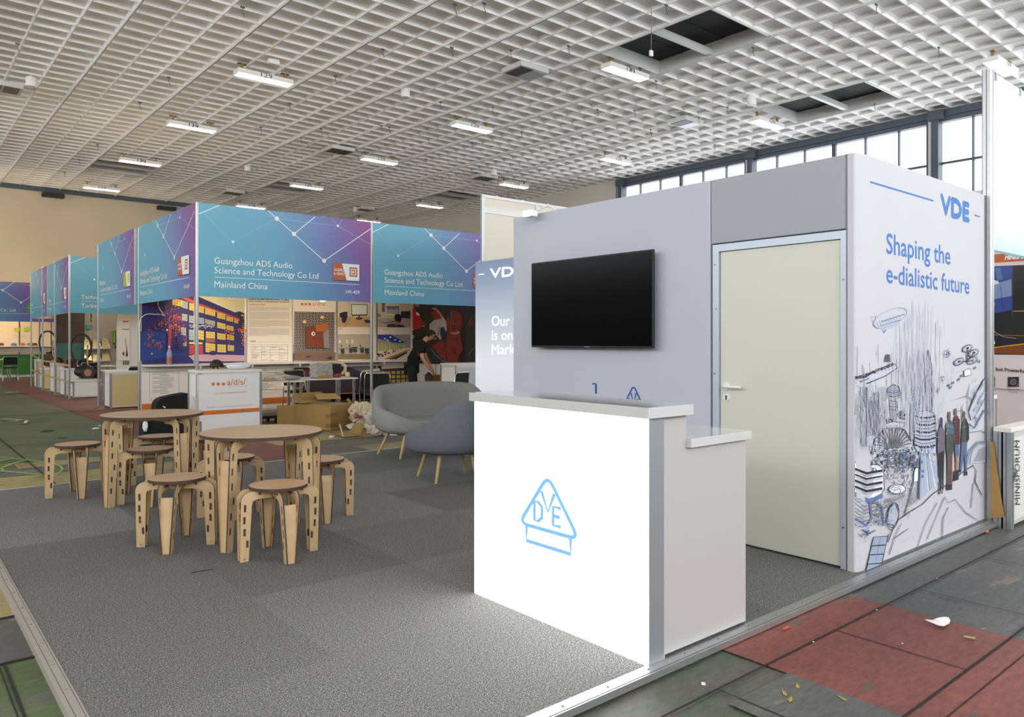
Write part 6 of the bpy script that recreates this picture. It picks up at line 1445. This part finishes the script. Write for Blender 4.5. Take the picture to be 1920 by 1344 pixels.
# ------------------------------------------------ cartons and rubbish in the aisle
t = thing('cardboard_box', 'large brown taped cardboard box with open flap, in the aisle behind the tables', 'box', (5.5, 11.35, .03))
c0 = Vector((5.478, 10.985, .012)); e1 = Vector((.56, .31, 0)); e2 = Vector((-.34, .60, 0)); zz = Vector((0, 0, .385)); V = lambda u, v, w_: c0 + e1 * u + e2 * v + zz * w_
a = MB()
a.add([V(0, 0, 0), V(1, 0, 0), V(1, 1, 0), V(0, 1, 0), V(0, 0, 1), V(1, 0, 1), V(1, 1, 1), V(0, 1, 1)], [(0, 1, 5, 4), (1, 2, 6, 5), (2, 3, 7, 6), (3, 0, 4, 7), (3, 2, 1, 0)], M_card)
a.add([V(0, 0, 1), V(1, 0, 1), V(1, 1, 1), V(0, 1, 1), V(.5, .5, 1.045)], [(0, 1, 4), (1, 2, 4), (2, 3, 4), (3, 0, 4)], M_card)
bx = a.build('body', t)
a = MB(); f_ = [V(0, 1, 0), V(0, 1, .98), V(-.28, 1.28, .99), V(-.28, 1.28, .02)]; nn = Vector((.012, .012, 0)); a.add(f_ + [p + nn for p in f_], [(0, 1, 2, 3), (7, 6, 5, 4), (0, 4, 5, 1), (1, 5, 6, 2), (2, 6, 7, 3), (3, 7, 4, 0)], M_card); a.build('side_flap', bx)
a = MB()
for u in (0,):
    for w_ in (.12, .55):
        a = MB()
        q = [V(-.002, 0, w_), V(.28, -.004, w_), V(.28, -.004, w_ + .17), V(-.002, 0, w_ + .17)]; a.add([p + Vector((.004, -.008, 0)) for p in q], [(0, 1, 2, 3)], M_tape); a.build('tape', bx)
    for w_ in (.1, .5):
        a = MB()
        q = [V(0, 0, w_), V(0, .12, w_), V(0, .12, w_ + .17), V(0, 0, w_ + .17)]; a.add([p + Vector((-.008, -.004, 0)) for p in q], [(3, 2, 1, 0)], M_tape); a.build('tape', bx)
a = MB()
q = [V(.78, -.004, .5), V(1, -.004, .5), V(1, -.004, .66), V(.78, -.004, .66)]; a.add([p + Vector((.004, -.008, 0)) for p in q], [(0, 1, 2, 3)], M_tape)
a.build('tape', bx)
t = thing('small_open_box', 'small open cardboard box with raised lid, standing on the large box', 'box', (5.6, 11.4, .42))
b0 = Vector((5.26, 11.48, .418)); g1 = Vector((.52, .10, 0)); g2 = Vector((-.05, .28, 0)); W = lambda u, v, w_: b0 + g1 * u + g2 * v + Vector((0, 0, w_))
a = MB(); a.add([W(0, 0, 0), W(1, 0, 0), W(1, 1, 0), W(0, 1, 0), W(0, 0, .05), W(1, 0, .05), W(1, 1, .15), W(0, 1, .15)], [(0, 1, 5, 4), (1, 2, 6, 5), (2, 3, 7, 6), (3, 0, 4, 7), (0, 3, 2, 1)], M_card); bo = a.build('tray', t)
a = MB(); l_ = [W(-.02, 1, .155), W(.95, 1, .20), W(1.12, .3, .09), W(.14, .3, .06)]; l_ = [at(589, 738, y=11.62), at(629, 737, y=11.72), at(640, 747, y=11.5), at(596, 748.5, y=11.40)]; a.add(l_ + [p - Vector((0, 0, .006)) for p in l_], [(0, 1, 2, 3), (7, 6, 5, 4), (0, 4, 5, 1), (1, 5, 6, 2), (2, 6, 7, 3), (3, 7, 4, 0)], mat('cardboard_light', 'b0915a', .85)); a.build('lid', t)
a = MB(); a.box(5.40, 11.52, .412, 5.66, 11.66, .422, mat('grey_card', '8f96a4', .6)); a.build('insert', t)
def sheet(name, label, cat, pxs, z0, m, th=.004, curl=0):
    mb = MB(); ps_ = [at(px, py, z=z0 + dz) for px, py, dz in pxs]; c_ = sum(ps_, Vector()) / len(ps_); n_ = len(ps_)
    lo_ = [p - Vector((0, 0, th)) for p in ps_]
    mb.add(ps_ + lo_, [tuple(range(n_)), tuple(range(2 * n_ - 1, n_ - 1, -1))] + [(i, n_ + i, n_ + (i + 1) % n_, (i + 1) % n_) for i in range(n_)], m)
    return tag(mb.build(name), label, cat)
sheet('flattened_carton', 'flattened brown carton lying under the large box and rubbish', 'cardboard', [(574, 797, 0), (600, 806, 0), (645, 819, 0), (700, 813, 0), (716, 805, 0), (668, 796, 0), (640, 786, 0), (600, 786, 0)], .008, M_carddk)
sheet('bent_cardboard', 'bent cardboard flap in front of the large box', 'cardboard', [(630, 813, .02), (644, 819.5, 0), (680, 816, 0), (662, 806, .03)], .02, M_card)
t = thing('cardboard_strips', 'crossed cardboard strips propped against the rubbish heap', 'cardboard', (5.75, 10.7, 0))
for a0_, a1_ in (((662, 812, .02), (676, 790, .16)), ((676, 812, .02), (678, 789, .2)), ((650, 750, .5), (664, 762, .33)), ((667, 760, .33), (692, 757, .4))):
    p = at(*a0_[:2], y=10.85) if False else None
a = MB()
for (x0, y0), (x1, y1), d_ in (((661, 811), (672, 793), 11.7), ((669, 815), (677, 793), 11.6)):
    a = MB(); pp = [at(x0, y0, z=.015)]; r_ = pp[0]; q = at(x1, y1, y=r_.y + .10); s_ = Vector((.05, -.02, 0)); a.add([r_ - s_, r_ + s_, q + s_, q - s_, r_ - s_ + Vector((.0, .01, 0)), r_ + s_ + Vector((0, .01, 0)), q + s_ + Vector((0, .01, 0)), q - s_ + Vector((0, .01, 0))], [(0, 1, 2, 3), (7, 6, 5, 4), (0, 4, 5, 1), (1, 5, 6, 2), (2, 6, 7, 3), (3, 7, 4, 0)], M_card); a.build('strip', t)
a = MB(); q = [at(649.5, 749, y=11.6), at(653.5, 746, y=11.6), at(662, 757, y=11.6), at(658, 760, y=11.6)]; a.add(q + [p + Vector((0, .01, 0)) for p in q], [(3, 2, 1, 0), (4, 5, 6, 7), (0, 1, 5, 4), (1, 2, 6, 5), (2, 3, 7, 6), (3, 0, 4, 7)], mat('cardboard_light', 'b0915a')); a.build('upper_strip', t)
t = thing('rubbish_heap', 'heap of crumpled packing foam and film right of the large box', 'rubbish', (6.1, 11.0, 0))
hp = Vector((6.1, 11.05, 0))
for k, (px, py, rr, m) in enumerate(((670, 767, .13, M_foam), (682, 763, .10, M_foam), (692, 773, .16, M_foam), (705, 768, .14, M_foam), (671, 782, .12, M_foam), (686, 790, .14, M_foam), (700, 785, .15, M_foam), (668, 774, .07, M_paper), (676, 800, .10, mat('packing_grey', '8a857c', .6)), (712, 762, .10, M_paper), (690, 803, .11, M_carddk))):
    p = at(px, py, y=11.05 + .12 * math.sin(k * 2.3)); MB().blob((p.x, p.y, max(p.z, rr * .7)), (rr, rr * .8, rr * .8), m, .26, 2.6, k + 30, 4, flat=.012).build('crumpled_foam', t)
a = MB()
for k in range(7):
    p = at(672 + 5 * k, 795 - 2 * k, y=10.86); q = at(692 + 3.5 * k, 760 + 1.2 * k, y=10.92); a.tube([p, (p + q) / 2 + Vector((.02 * math.sin(k), -.04, .02)), q], .011, M_foam, 6)
a.build('foam_strip', t)
crumple('orange_cup', 'brown round carton piece in the rubbish heap', 'rubbish', tuple(at(668, 779, y=10.84)), (.045, .03, .05), mat('kraft_round', '9c6a3a', .6), 50, .05)
crumple('magenta_wrapper', 'magenta wrapper in the rubbish heap', 'wrapper', tuple(at(675, 782, y=10.82)), (.045, .02, .024), mat('magenta_paper', '8e3c70', .5), 51, .2)
a = MB(); p, q = at(674, 770, y=10.84), at(675, 755, y=10.86); a.tube([p, q], .007, M_paper, 6); tag(a.build('white_stick'), 'thin white stick upright in the rubbish heap', 'stick')
a = MB(); p, q = at(643, 818, z=.03), at(637, 795, y=at(643, 818, z=.03).y + .03); a.tube([p, q], .010, mat('pale_stick', 'cfc4b4', .6), 6); tag(a.build('pale_stick'), 'pale stick standing on the flattened carton before the large box', 'stick')
t = thing('plastic_sack', 'clear plastic sack with black packing left of the sofa', 'sack', (6.1, 10.6, 0)); p = at(711, 795, z=.17)
MB().blob((p.x, p.y, .19), (.20, .16, .19), M_film, .28, 3.0, 61, 4, flat=.012).build('film', t); MB().blob((p.x - .0, p.y + .05, .26), (.11, .09, .12), mat('dark_foam', '3e3d3c', .7), .3, 3, 62, 3).build('contents', t); MB().blob((p.x + .0, p.y + .02, .10), (.14, .10, .08), M_foam, .35, 3, 63, 3, flat=.014).build('foam', t)
MB().tube([(p.x + .02, p.y - .12, .05), (p.x + .10, p.y - .22, .03), (p.x + .15, p.y - .27, .02)], [.05, .03, .012], M_film, 8).build('tail', t)
t = thing('open_carton', 'open pale carton behind the left arm of the sofa', 'carton', (6.35, 10.9, 0)); p = at(705, 768, y=11.3)
a = MB(); a.box(p.x - .10, 11.3, .22, p.x + .35, 11.55, .26, mat('cardboard_light', 'b0915a')); a.box(p.x - .10, 11.3, .012, p.x - .08, 11.55, .22, M_card); a.box(p.x - .08, 11.53, .012, p.x + .35, 11.55, .22, M_black); a.build('body', t)
sheet('paper_sheet', 'white paper sheet lying on the flattened carton', 'paper', [(648, 797, .06), (662, 792, .07), (670, 799, .03), (655, 804, .03)], .03, M_paper)
crumple('paper_scrap', 'white crumpled scrap on the floor left of the flattened carton', 'scrap', tuple(at(594, 813, z=.02)), (.07, .04, .02), M_foam, 70); crumple('paper_scrap', 'small white scrap below the flattened carton', 'scrap', tuple(at(622, 819, z=.015)), (.045, .03, .018), M_paper, 71)
# black padded case by the audio counter
cs = thing('equipment_case', 'large black padded case standing left of the orange logo counter', 'case', (3.35, 10.7, 0))
def pz(px, py, y): return at(px, py, y=y)
a = MB(); yk = 11.0; o = [(292, 765), (293, 757), (298, 750), (308, 745), (330, 740), (347, 737), (352, 737), (352, 813), (268, 811), (269, 782), (290, 781)]
ow = [pz(px, py, yk) for px, py in o]; a.prism([(p.x, p.z if py < 805 else .0) for p, (px, py) in zip(ow, o)], yk, yk + .22, lambda x, z_, h: Vector((x, h, z_)), M_cloth); a.build('body', cs, bevel=.012)
a = MB(); p = pz(306, 762, yk - .005); a.tube([p, p + Vector((.0, -.02, .0)), p + Vector((.02, -.02, -.02))], .012, M_chrome, 8); a.build('clasp', cs)
crumple('tissue', 'white crumpled tissue with red stain hanging at the case edge', 'tissue', tuple(pz(272, 799, 10.95)), (.03, .03, .08), M_paper, 80, .2)
# bottle on the shelf
p = at(317.5, 679, y=14.75); t = thing('water_bottle', 'small clear plastic bottle with red label on the booth shelf', 'bottle', (p.x, 14.75, .98))
k_ = .62; MB().lathe([(.045, .0), (.048, .01), (.048, .10), (.044, .11), (.048, .12), (.048, .22), (.03, .27), (.016, .30), (.016, .33)], plastic_film('bottle_plastic', 'aebccf', .5), (p.x, 14.75, .981), 20).build('body', t)
MB().lathe([(.049, .02), (.049, .14)], mat('bottle_label', 'b06858', .5), (p.x, 14.75, .981), 20, caps=False).build('label', t); MB().lathe([(.018, .325), (.018, .35)], M_white, (p.x, 14.75, .981), 14).build('cap', t)
# brown bin by the man
t = thing('wooden_bin', 'ochre brown bin in front of the stooping man', 'bin', (8.62, 12.95, 0)); a = MB(); p0, p1 = at(811, 700, y=12.95), at(826, 700, y=12.95)
a.box(p0.x, 12.95, .0, p1.x + .02, 13.25, .70, mat('ochre_card', '96682a', .7)); a.build('body', t, bevel=.005); MB().box(p0.x - .01, 12.94, .70, p1.x + .03, 13.26, .72, mat('ochre_card_edge', 'a87a38', .7)).build('rim', t)
crumple('patterned_bag', 'dark patterned bag held by the stooping man', 'bag', tuple(at(804, 708, y=12.82)), (.075, .06, .11), mat('patterned_cloth', '5a4038', .8, noise=.6, nscale=16), 90, .15)
# vacuum cleaners
def vacuum(label, x, y, z_, mb_, mw, s, hose_r, rz):
    t = thing('vacuum_cleaner', label, 'vacuum cleaner', (x, y, z_), rz)
    q = lambda a_, b_, c_: Vector((a_, b_, c_)) * s
    MB().blob((0, 0, .2 * s), (.26 * s, .17 * s, .16 * s), mb_, .06, 1.5, 3, 3, True, flat=.005).build('body', t, False)
    for sy in (-1, 1):
        a = MB(); a.tube([q(.14, sy * .15, .17), q(.14, sy * .20, .17)], .15 * s, M_black, 22); w2 = a.build('wheel', t, False)
        a = MB(); a.tube([q(.14, sy * .20, .17), q(.14, sy * .212, .17)], .09 * s, mw, 18); a.build('hub', w2, False)
    a = MB(); pts = [q(-.2, 0, .25)]
    for k in range(15): an = R(200 - 300 * k / 14); pts.append(q(-.10 + .24 * math.cos(an), .02, .80 + .34 * math.sin(an)))
    pts += [q(.10, .02, .45), q(.05, -.02, .36)]
    a.tube(pts, .026 * s, M_black, 10); a.build('hose', t, False)
    a = MB(); a.tube([q(.04, 0, .62), q(.08, -.02, .35), q(.0, -.05, .2)], .022 * s, mw, 8); a.tube([q(.06, 0, .85), q(.05, 0, .62)], .02 * s, M_chrome, 8); a.build('handle', t, False); return t
MC = mat('copper_plastic', 'a8705a', .3, .5); MR = mat('red_plastic', '6e2020', .35)
vacuum('black vacuum cleaner with copper wheels and looping hose on the low white plinth', 3.98, 21.4, .46, M_black, MC, 1.0, .3, R(-30))
vacuum('dark red vacuum cleaner with grey looping hose on the farther cream plinth', 3.90, 25.75, .62, MR, MC, .95, .3, R(-30))
p = at(113, 690, y=22.3); t = thing('appliance_box', 'small dark red appliance on the second plinth', 'appliance', (3.8, 22.3, .72)); MB().box(3.68, 22.15, .72, 3.94, 22.45, .96, MR).build('body', t, bevel=.02); MB().box(3.70, 22.148, .8, 3.92, 22.15, .92, M_black).build('grille', t)
# barrier tape between the posts
a = MB()
def ribbon(mb, pts, w_, m):
    vs = []
    for p in pts: vs += [Vector(p) - Vector((0, 0, w_ / 2)), Vector(p) + Vector((0, 0, w_ / 2))]
    mb.add(vs, [(2 * i, 2 * i + 2, 2 * i + 3, 2 * i + 1) for i in range(len(pts) - 1)], m)
M_bt = mat('barrier_tape', 'b3a66c', .5)
for z0, z1_, z2 in ((1.0, .86, .82), (.55, .47, .42)): ribbon(a, [(3.545, 27.0, z0 + .02), (3.54, 25.9, z0 - .05), (3.54, 24.9, z1_), (3.54, 23.0, z1_ - .01), (3.545, 21.0, z2)], .045, M_bt)
tag(a.build('barrier_tape'), 'pale tape strung between the posts of the far corner booth', 'tape')
# ------------------------------------------------ litter on the hall floor
M_gs = mat('green_strap', '8ac04a', .45); a = MB()
def floor_ribbon(mb, pxs, w_, m, z0=.03, wav=.012):
    ps_ = [at(px, py, z=z0 + wav * math.sin(i * 1.7)) for i, (px, py) in enumerate(pxs)]; vs = []
    for i, p in enumerate(ps_):
        d = (ps_[min(i + 1, len(ps_) - 1)] - ps_[max(i - 1, 0)]); d.z = 0; d.normalize(); n_ = Vector((-d.y, d.x, 0)) * w_ / 2
        vs += [p - n_, p + n_]
    mb.add(vs, [(2 * i, 2 * i + 2, 2 * i + 3, 2 * i + 1) for i in range(len(ps_) - 1)], m)
floor_ribbon(a, [(-6, 856), (10, 857), (23, 857), (24, 859), (10, 861), (-4, 864)], .035, M_gs)
floor_ribbon(a, [(3, 876), (20, 870), (40, 864), (56, 861)], .03, M_gs); floor_ribbon(a, [(-4, 872), (20, 869), (50, 868), (80, 866.5), (100, 868), (114, 874), (117, 879), (112, 885), (104, 888)], .02, M_gs)
floor_ribbon(a, [(-4, 882), (20, 884), (45, 886), (66, 888.5), (80, 890)], .03, M_gs); floor_ribbon(a, [(48, 896), (64, 893), (84, 889.5)], .03, M_gs); floor_ribbon(a, [(-4, 876), (6, 880), (3, 884)], .02, M_gs)
floor_ribbon(a, [(24, 859), (50, 861), (80, 866)], .02, M_gs)
tag(a.build('packing_strap'), 'tangled bright green plastic strap on the floor at the left edge', 'strap')
a = MB(); floor_ribbon(a, [(190, 834), (200, 832.5), (240, 831)], .03, M_gs); tag(a.build('packing_strap'), 'short green strap on the floor behind the leftmost stool', 'strap')
a = MB(); floor_ribbon(a, [(4, 785), (24, 786), (43, 786.5)], .05, M_paper); floor_ribbon(a, [(14, 790), (28, 789), (36, 787)], .04, M_paper); floor_ribbon(a, [(30, 793), (47, 793), (50, 788)], .05, M_paper); tag(a.build('paper_strips'), 'white torn paper strips on the green floor', 'paper')
a = MB(); floor_ribbon(a, [(-4, 737), (10, 736), (22, 734.5), (34, 735), (44, 735)], .09, M_foam, .04, .02); floor_ribbon(a, [(4, 738), (14, 737), (28, 736)], .07, M_foam, .05, .02); tag(a.build('paper_strips'), 'crumpled cream packing strips far left by the red aisle', 'paper')
crumple('litter_bit', 'small black and white scrap on the green floor', 'scrap', tuple(at(89.5, 808, z=.015)), (.09, .02, .014), mat('black_scrap', '3c3f40', .5), 92)
crumple('litter_bit', 'white scrap on the floor left of the rear table', 'scrap', tuple(at(179.5, 803, z=.012)), (.05, .03, .012), M_paper, 93); crumple('litter_bit', 'tiny white scrap beside the red aisle', 'scrap', tuple(at(187, 798, z=.01)), (.02, .015, .01), M_paper, 94)
crumple('litter_bit', 'dark twig-like scrap on the green floor', 'scrap', tuple(at(116, 821, z=.01)), (.05, .008, .008), mat('black_scrap', '3c3f40'), 95)
sheet('torn_label', 'white torn round label with holes on the red floor', 'label', [(1734, 1161, .02), (1748, 1162, .02), (1758, 1158, .03), (1770, 1156, .02), (1778, 1157, .015), (1782, 1162, .01), (1780, 1168, .01), (1770, 1173, .01), (1760, 1172, .012), (1748, 1167, .015)], .016, M_paper, .002)
a = MB()
for px, py in ((1757, 1164), (1768, 1162), (1773, 1167)): p = at(px, py, z=.041); a.lathe([(.006, 0), (.006, .001)], M_ink, (p.x, p.y, .03), 8)
tag(a.build('label_holes'), 'dark holes of the torn label', 'hole') if False else None
sheet('tape_scrap', 'white scrap of tape on the dark floor under the counter end', 'scrap', [(1315, 1278, 0), (1322, 1279, 0), (1323, 1283.5, 0), (1315.5, 1282.5, 0)], .018, M_paper, .003)
sheet('tape_scrap', 'orange scrap of tape on the red floor by the aluminium edge', 'scrap', [(1466, 1179, 0), (1477, 1172, 0), (1482, 1175, 0), (1471, 1180, 0)], .016, mat('orange_tape', 'd8542c', .5), .002)
sheet('tape_scrap', 'orange scrap at the foot of the tall aluminium post', 'scrap', [(1847, 993, 0), (1853, 992, 0), (1855, 997, 0), (1849, 999, 0)], .016, MATS['orange_tape'], .002)
for px, py, lab in ((1644, 1143, 'small white pebble of litter at the red paint border'), (1525, 1203, 'tiny white bit of litter on the red floor near the edge'), (1757, 1084, 'small white bit on the dark boards right'), (1692, 1206, 'cream bit of litter in the red plate')):
    crumple('litter_bit', lab, 'scrap', tuple(at(px, py, z=.018)), (.0045, .0035, .002), M_paper, px)
a = MB(); p = at(1807, 1193, z=.018); q = at(1829, 1197, z=.018); a.tube([p, q], .006, mat('wood_chip', 'b39b76', .7), 6); tag(a.build('wood_splinter'), 'pale wood splinter on the red plate at the right', 'splinter')
a = MB(); a.tube([at(360, 1073, z=PZ + .004), at(380, 1070, z=PZ + .005), (at(400, 1067, z=PZ + .004))], .002, M_cloth, 5); tag(a.build('thread'), 'thin dark thread on the carpet below the front stools', 'thread')

# ================================================================== PEOPLE
def skin_mesh(name, parent, pts, edges, m, sub=2, root=0):
    """pts: {i: (x,y,z,r)}; one continuous surface grown round a jointed skeleton"""
    bm = bmesh.new(); lay = bm.verts.layers.skin.verify(); V = {}
    for k, (x, y, z_, r_) in pts.items():
        v = bm.verts.new((x, y, z_)); rr = r_ if isinstance(r_, tuple) else (r_, r_); v[lay].radius = rr; v[lay].use_root = (k == root); V[k] = v
    for a_, b_ in edges: bm.edges.new((V[a_], V[b_]))
    me = bpy.data.meshes.new(name); bm.to_mesh(me); bm.free()
    o = bpy.data.objects.new(name, me); C.objects.link(o)
    s_ = o.modifiers.new('skin', 'SKIN'); s_.use_smooth_shade = True
    ss = o.modifiers.new('sub', 'SUBSURF'); ss.levels = sub; ss.render_levels = sub
    dg = bpy.context.evaluated_depsgraph_get(); dg.update(); me2 = bpy.data.meshes.new_from_object(o.evaluated_get(dg))
    o.modifiers.clear(); o.data = me2; me2.materials.clear(); me2.materials.append(m)
    for p in me2.polygons: p.use_smooth = True; p.material_index = 0
    o.parent = parent; return o
def hand(pts, edges, base, wrist, dirv, side, k0, curl=.5):
    """palm plus five separate, unequal, bent fingers"""
    d = Vector(dirv).normalized(); s_ = Vector(side).normalized(); n_ = d.cross(s_).normalized(); w_ = Vector(wrist)
    palm = w_ + d * .05; pts[k0] = (*palm, (.032, .016)); edges.append((base, k0)); i = k0 + 1
    for f_, (o_, L_) in enumerate(((-.030, .062), (-.010, .075), (.010, .070), (.029, .055))):
        a_ = palm + s_ * o_ + d * .035; b_ = a_ + d * L_ * .5 + n_ * L_ * .12 * curl; c_ = b_ + d * L_ * .38 + n_ * L_ * .38 * curl
        for q_, r_ in ((a_, .0095), (b_, .0088), (c_, .0075)): pts[i] = (*q_, r_); edges.append((i - 1 if q_ is not a_ else k0, i)); i += 1
    a_ = palm - s_ * .036 - d * .01; b_ = a_ - s_ * .018 + d * .03 + n_ * .012
    pts[i] = (*a_, .011); edges.append((k0, i)); pts[i + 1] = (*b_, .0088); edges.append((i, i + 1)); return i + 2
def person(label, loc, rz, J, mirror=None, glasses=True, hairm=M_hair):
    t = thing('person', label, 'person', loc, rz)
    P = {}; E = []
    def add(k, p, r_, prev=None):
        P[k] = (*p, r_)
        if prev is not None: E.append((prev, k))
    add(0, J['pelvis'], (.112, .088)); add(1, J['waist'], (.108, .082), 0); add(2, J['chest'], (.130, .088), 1); add(3, J['neck0'], (.060, .058), 2); add(4, J['neck1'], .052, 3)
    hd = Vector(J['head']); add(5, Vector(J['neck1']) + (hd - Vector(J['neck1'])) * .45, (.062, .068), 4); add(6, hd, (.078, .092), 5); add(7, hd + Vector((0, 0, .07)), (.055, .065), 6)
    k = 8
    for s_ in ('l', 'r'):
        sh_, el, wr = J['sh_' + s_], J['el_' + s_], J['wr_' + s_]; add(k, sh_, .052, 2); add(k + 1, (Vector(sh_) * .45 + Vector(el) * .55), .048, k); add(k + 2, el, .040, k + 1); add(k + 3, (Vector(el) * .5 + Vector(wr) * .5), .036, k + 2); add(k + 4, wr, .026, k + 3)
        nk = hand(P, E, k + 4, wr, Vector(wr) - Vector(el), J.get('side_' + s_, (0, 1, 0)), k + 5, .8); k = nk
    for s_ in ('l', 'r'):
        hp_, kn, an, to = J['hip_' + s_], J['kn_' + s_], J['an_' + s_], J['to_' + s_]; add(k, hp_, .082, 0); add(k + 1, (Vector(hp_) + Vector(kn)) / 2, .074, k); add(k + 2, kn, .056, k + 1); add(k + 3, (Vector(kn) * .6 + Vector(an) * .4), .054, k + 2); add(k + 4, an, .036, k + 3); add(k + 5, to, .034, k + 4); k += 6
    body = skin_mesh('body', t, P, E, M_skin)
    # face
    f = Vector(J['face']).normalized(); up = Vector((0, 0, 1)) - f * f.z; up.normalize(); sd = f.cross(up)
    a = MB(); c_ = hd + f * .088
    a.blob(tuple(hd + f * .098 - up * .012), (.014, .014, .02), M_skin, 0, 1, 0, 2, True)
    for q in (-1, 1): a.blob(tuple(hd + sd * q * .082 - up * .01), (.018, .014, .03), M_skin, 0, 1, 0, 2, True)
    a.build('nose_and_ears', body, False)
    a = MB()
    for q in (-1, 1): a.blob(tuple(hd + f * .082 + sd * q * .032 + up * .018), (.012, .012, .008), M_black, 0, 1, 0, 1, True)
    a.build('eyes', body, False); a = MB(); a.blob(tuple(hd + f * .083 - up * .045), (.02, .02, .006), mat('lips', '8a4f45', .5), 0, 1, 0, 2, True); a.build('mouth', body, False)
    a = MB(); c_ = hd - f * .018 + up * .035; N_ = 3
    bm = bmesh.new(); bmesh.ops.create_icosphere(bm, subdivisions=3, radius=1); vs = []
    for v in bm.verts:
        L_ = v.co.x * f + v.co.y * sd + v.co.z * up; r_ = Vector((1, 1, 1)); s2 = .096 if v.co.z > -.55 else .088
        cut = 1.0 if (v.co.x < .45 or v.co.z > .35) else .72
        vs.append(c_ + (v.co.x * f * .104 + v.co.y * sd * .088 + v.co.z * up * .098) * cut)
    bm.verts.index_update(); a.add(vs, [tuple(v.index for v in fc.verts) for fc in bm.faces if fc.calc_center_median().z > -.62 and not (fc.calc_center_median().x > .42 and fc.calc_center_median().z < .25)], hairm, True); bm.free(); a.build('hair', body, False)
    if glasses:
        a = MB()
        for q in (-1, 1):
            cc = hd + f * .102 + sd * q * .034 + up * .016; a.tube([cc + sd * .022 * math.cos(t_) + up * .017 * math.sin(t_) for t_ in [2 * math.pi * i / 12 for i in range(12)]], .0022, M_black, 5, True); a.tube([cc + sd * q * .022, hd + sd * q * .086 + up * .014], .0022, M_black, 5)
        a.tube([hd + f * .104 + sd * .012 + up * .018, hd + f * .104 - sd * .012 + up * .018], .0022, M_black, 5); a.build('glasses', body, False)
    # clothing
    g = lambda p, d_=0: Vector(p)
    S_ = {0: (*J['pelvis'], (.155, .125)), 1: (*J['waist'], (.15, .12)), 2: (*J['chest'], (.172, .125)), 3: (*(Vector(J['chest']) * .35 + Vector(J['neck0']) * .65), (.10, .085))}
    S_[3] = (*(Vector(J['chest']) * .3 + Vector(J['neck0']) * .7), (.115, .10)); S_[4] = (*(Vector(J['neck0']) * .75 + Vector(J['neck1']) * .25), (.068, .066)); Es = [(0, 1), (1, 2), (2, 3), (3, 4)]; k = 5
    for s_ in ('l', 'r'):
        sh_, el = Vector(J['sh_' + s_]), Vector(J['el_' + s_]); S_[k] = (*sh_, .088); S_[k + 1] = (*(sh_ * .6 + el * .4), .070); S_[k + 2] = (*(sh_ * .28 + el * .72), .066); Es += [(2, k), (k, k + 1), (k + 1, k + 2)]; k += 3
    hem = Vector(J['pelvis']) + Vector((.0, 0, -.07)); S_[k] = (*hem, (.150, .120)); Es.append((0, k))
    skin_mesh('t_shirt', t, S_, Es, M_cloth)
    T_ = {0: (*(Vector(J['pelvis']) + Vector((0, 0, -.02))), (.14, .115))}; Et = []; k = 1
    for s_ in ('l', 'r'):
        hp_, kn, an = Vector(J['hip_' + s_]), Vector(J['kn_' + s_]), Vector(J['an_' + s_]); T_[k] = (*hp_, .105); T_[k + 1] = (*((hp_ + kn) / 2), .092); T_[k + 2] = (*kn, .076); T_[k + 3] = (*(kn * .5 + an * .5), .068); T_[k + 4] = (*(kn * .08 + an * .92), .062); Et += [(0, k), (k, k + 1), (k + 1, k + 2), (k + 2, k + 3), (k + 3, k + 4)]; k += 5
    skin_mesh('trousers', t, T_, Et, mat('black_trousers', '121216', .9))
    for s_ in ('l', 'r'):
        an, to = Vector(J['an_' + s_]), Vector(J['to_' + s_]); skin_mesh('shoe', t, {0: (*(an - Vector((.03, 0, .03))), .045), 1: (*((an + to) / 2 - Vector((0, 0, .012))), .045), 2: (*to, .04)}, [(0, 1), (1, 2)], mat('dark_shoe', '2a2a2c', .6))
    return t
# the stooping man: local +x is where he faces
man = dict(pelvis=(-.10, 0, .93), waist=(-.05, 0, 1.06), chest=(.06, 0, 1.28), neck0=(.16, 0, 1.42), neck1=(.21, 0, 1.46), head=(.29, 0, 1.50), face=(.93, 0, -.32),
           sh_l=(.08, .17, 1.34), el_l=(.18, .20, 1.06), wr_l=(.30, .12, .84), sh_r=(.07, -.17, 1.34), el_r=(.13, -.22, 1.06), wr_r=(.27, -.15, .86), side_l=(0, 1, .2), side_r=(0, -1, .2),
           hip_l=(-.10, .09, .88), kn_l=(-.05, .10, .50), an_l=(-.10, .10, .09), to_l=(.06, .11, .035), hip_r=(-.10, -.09, .88), kn_r=(-.07, -.10, .50), an_r=(-.14, -.10, .09), to_r=(.02, -.11, .035))
pm_ = at(793, 700, y=12.75)
person('stooping person in black t-shirt and glasses, beside the brown bin', (pm_.x - .10, 12.83, .012), -YAW + R(4), man)
crouch = dict(pelvis=(-.12, 0, .32), waist=(-.06, 0, .45), chest=(.02, 0, .68), neck0=(.05, 0, .84), neck1=(.06, 0, .89), head=(.08, 0, .985), face=(.8, .1, -.5),
              sh_l=(.04, .17, .76), el_l=(.24, .18, .60), wr_l=(.42, .12, .50), sh_r=(.04, -.17, .76), el_r=(.24, -.18, .60), wr_r=(.42, -.12, .50), side_l=(0, 1, .2), side_r=(0, -1, .2),
              hip_l=(-.10, .09, .32), kn_l=(.26, .12, .46), an_l=(.06, .11, .09), to_l=(.22, .12, .035), hip_r=(-.10, -.09, .32), kn_r=(.26, -.12, .42), an_r=(.04, -.11, .09), to_r=(.20, -.12, .035))
pc = at(397, 690, y=11.95)
person('dark-haired person crouching behind the orange logo counter, head above its top', (pc.x, 11.98, .012), -YAW + R(10), crouch, glasses=False, hairm=mat('brown_hair', '2a1b14', .6))
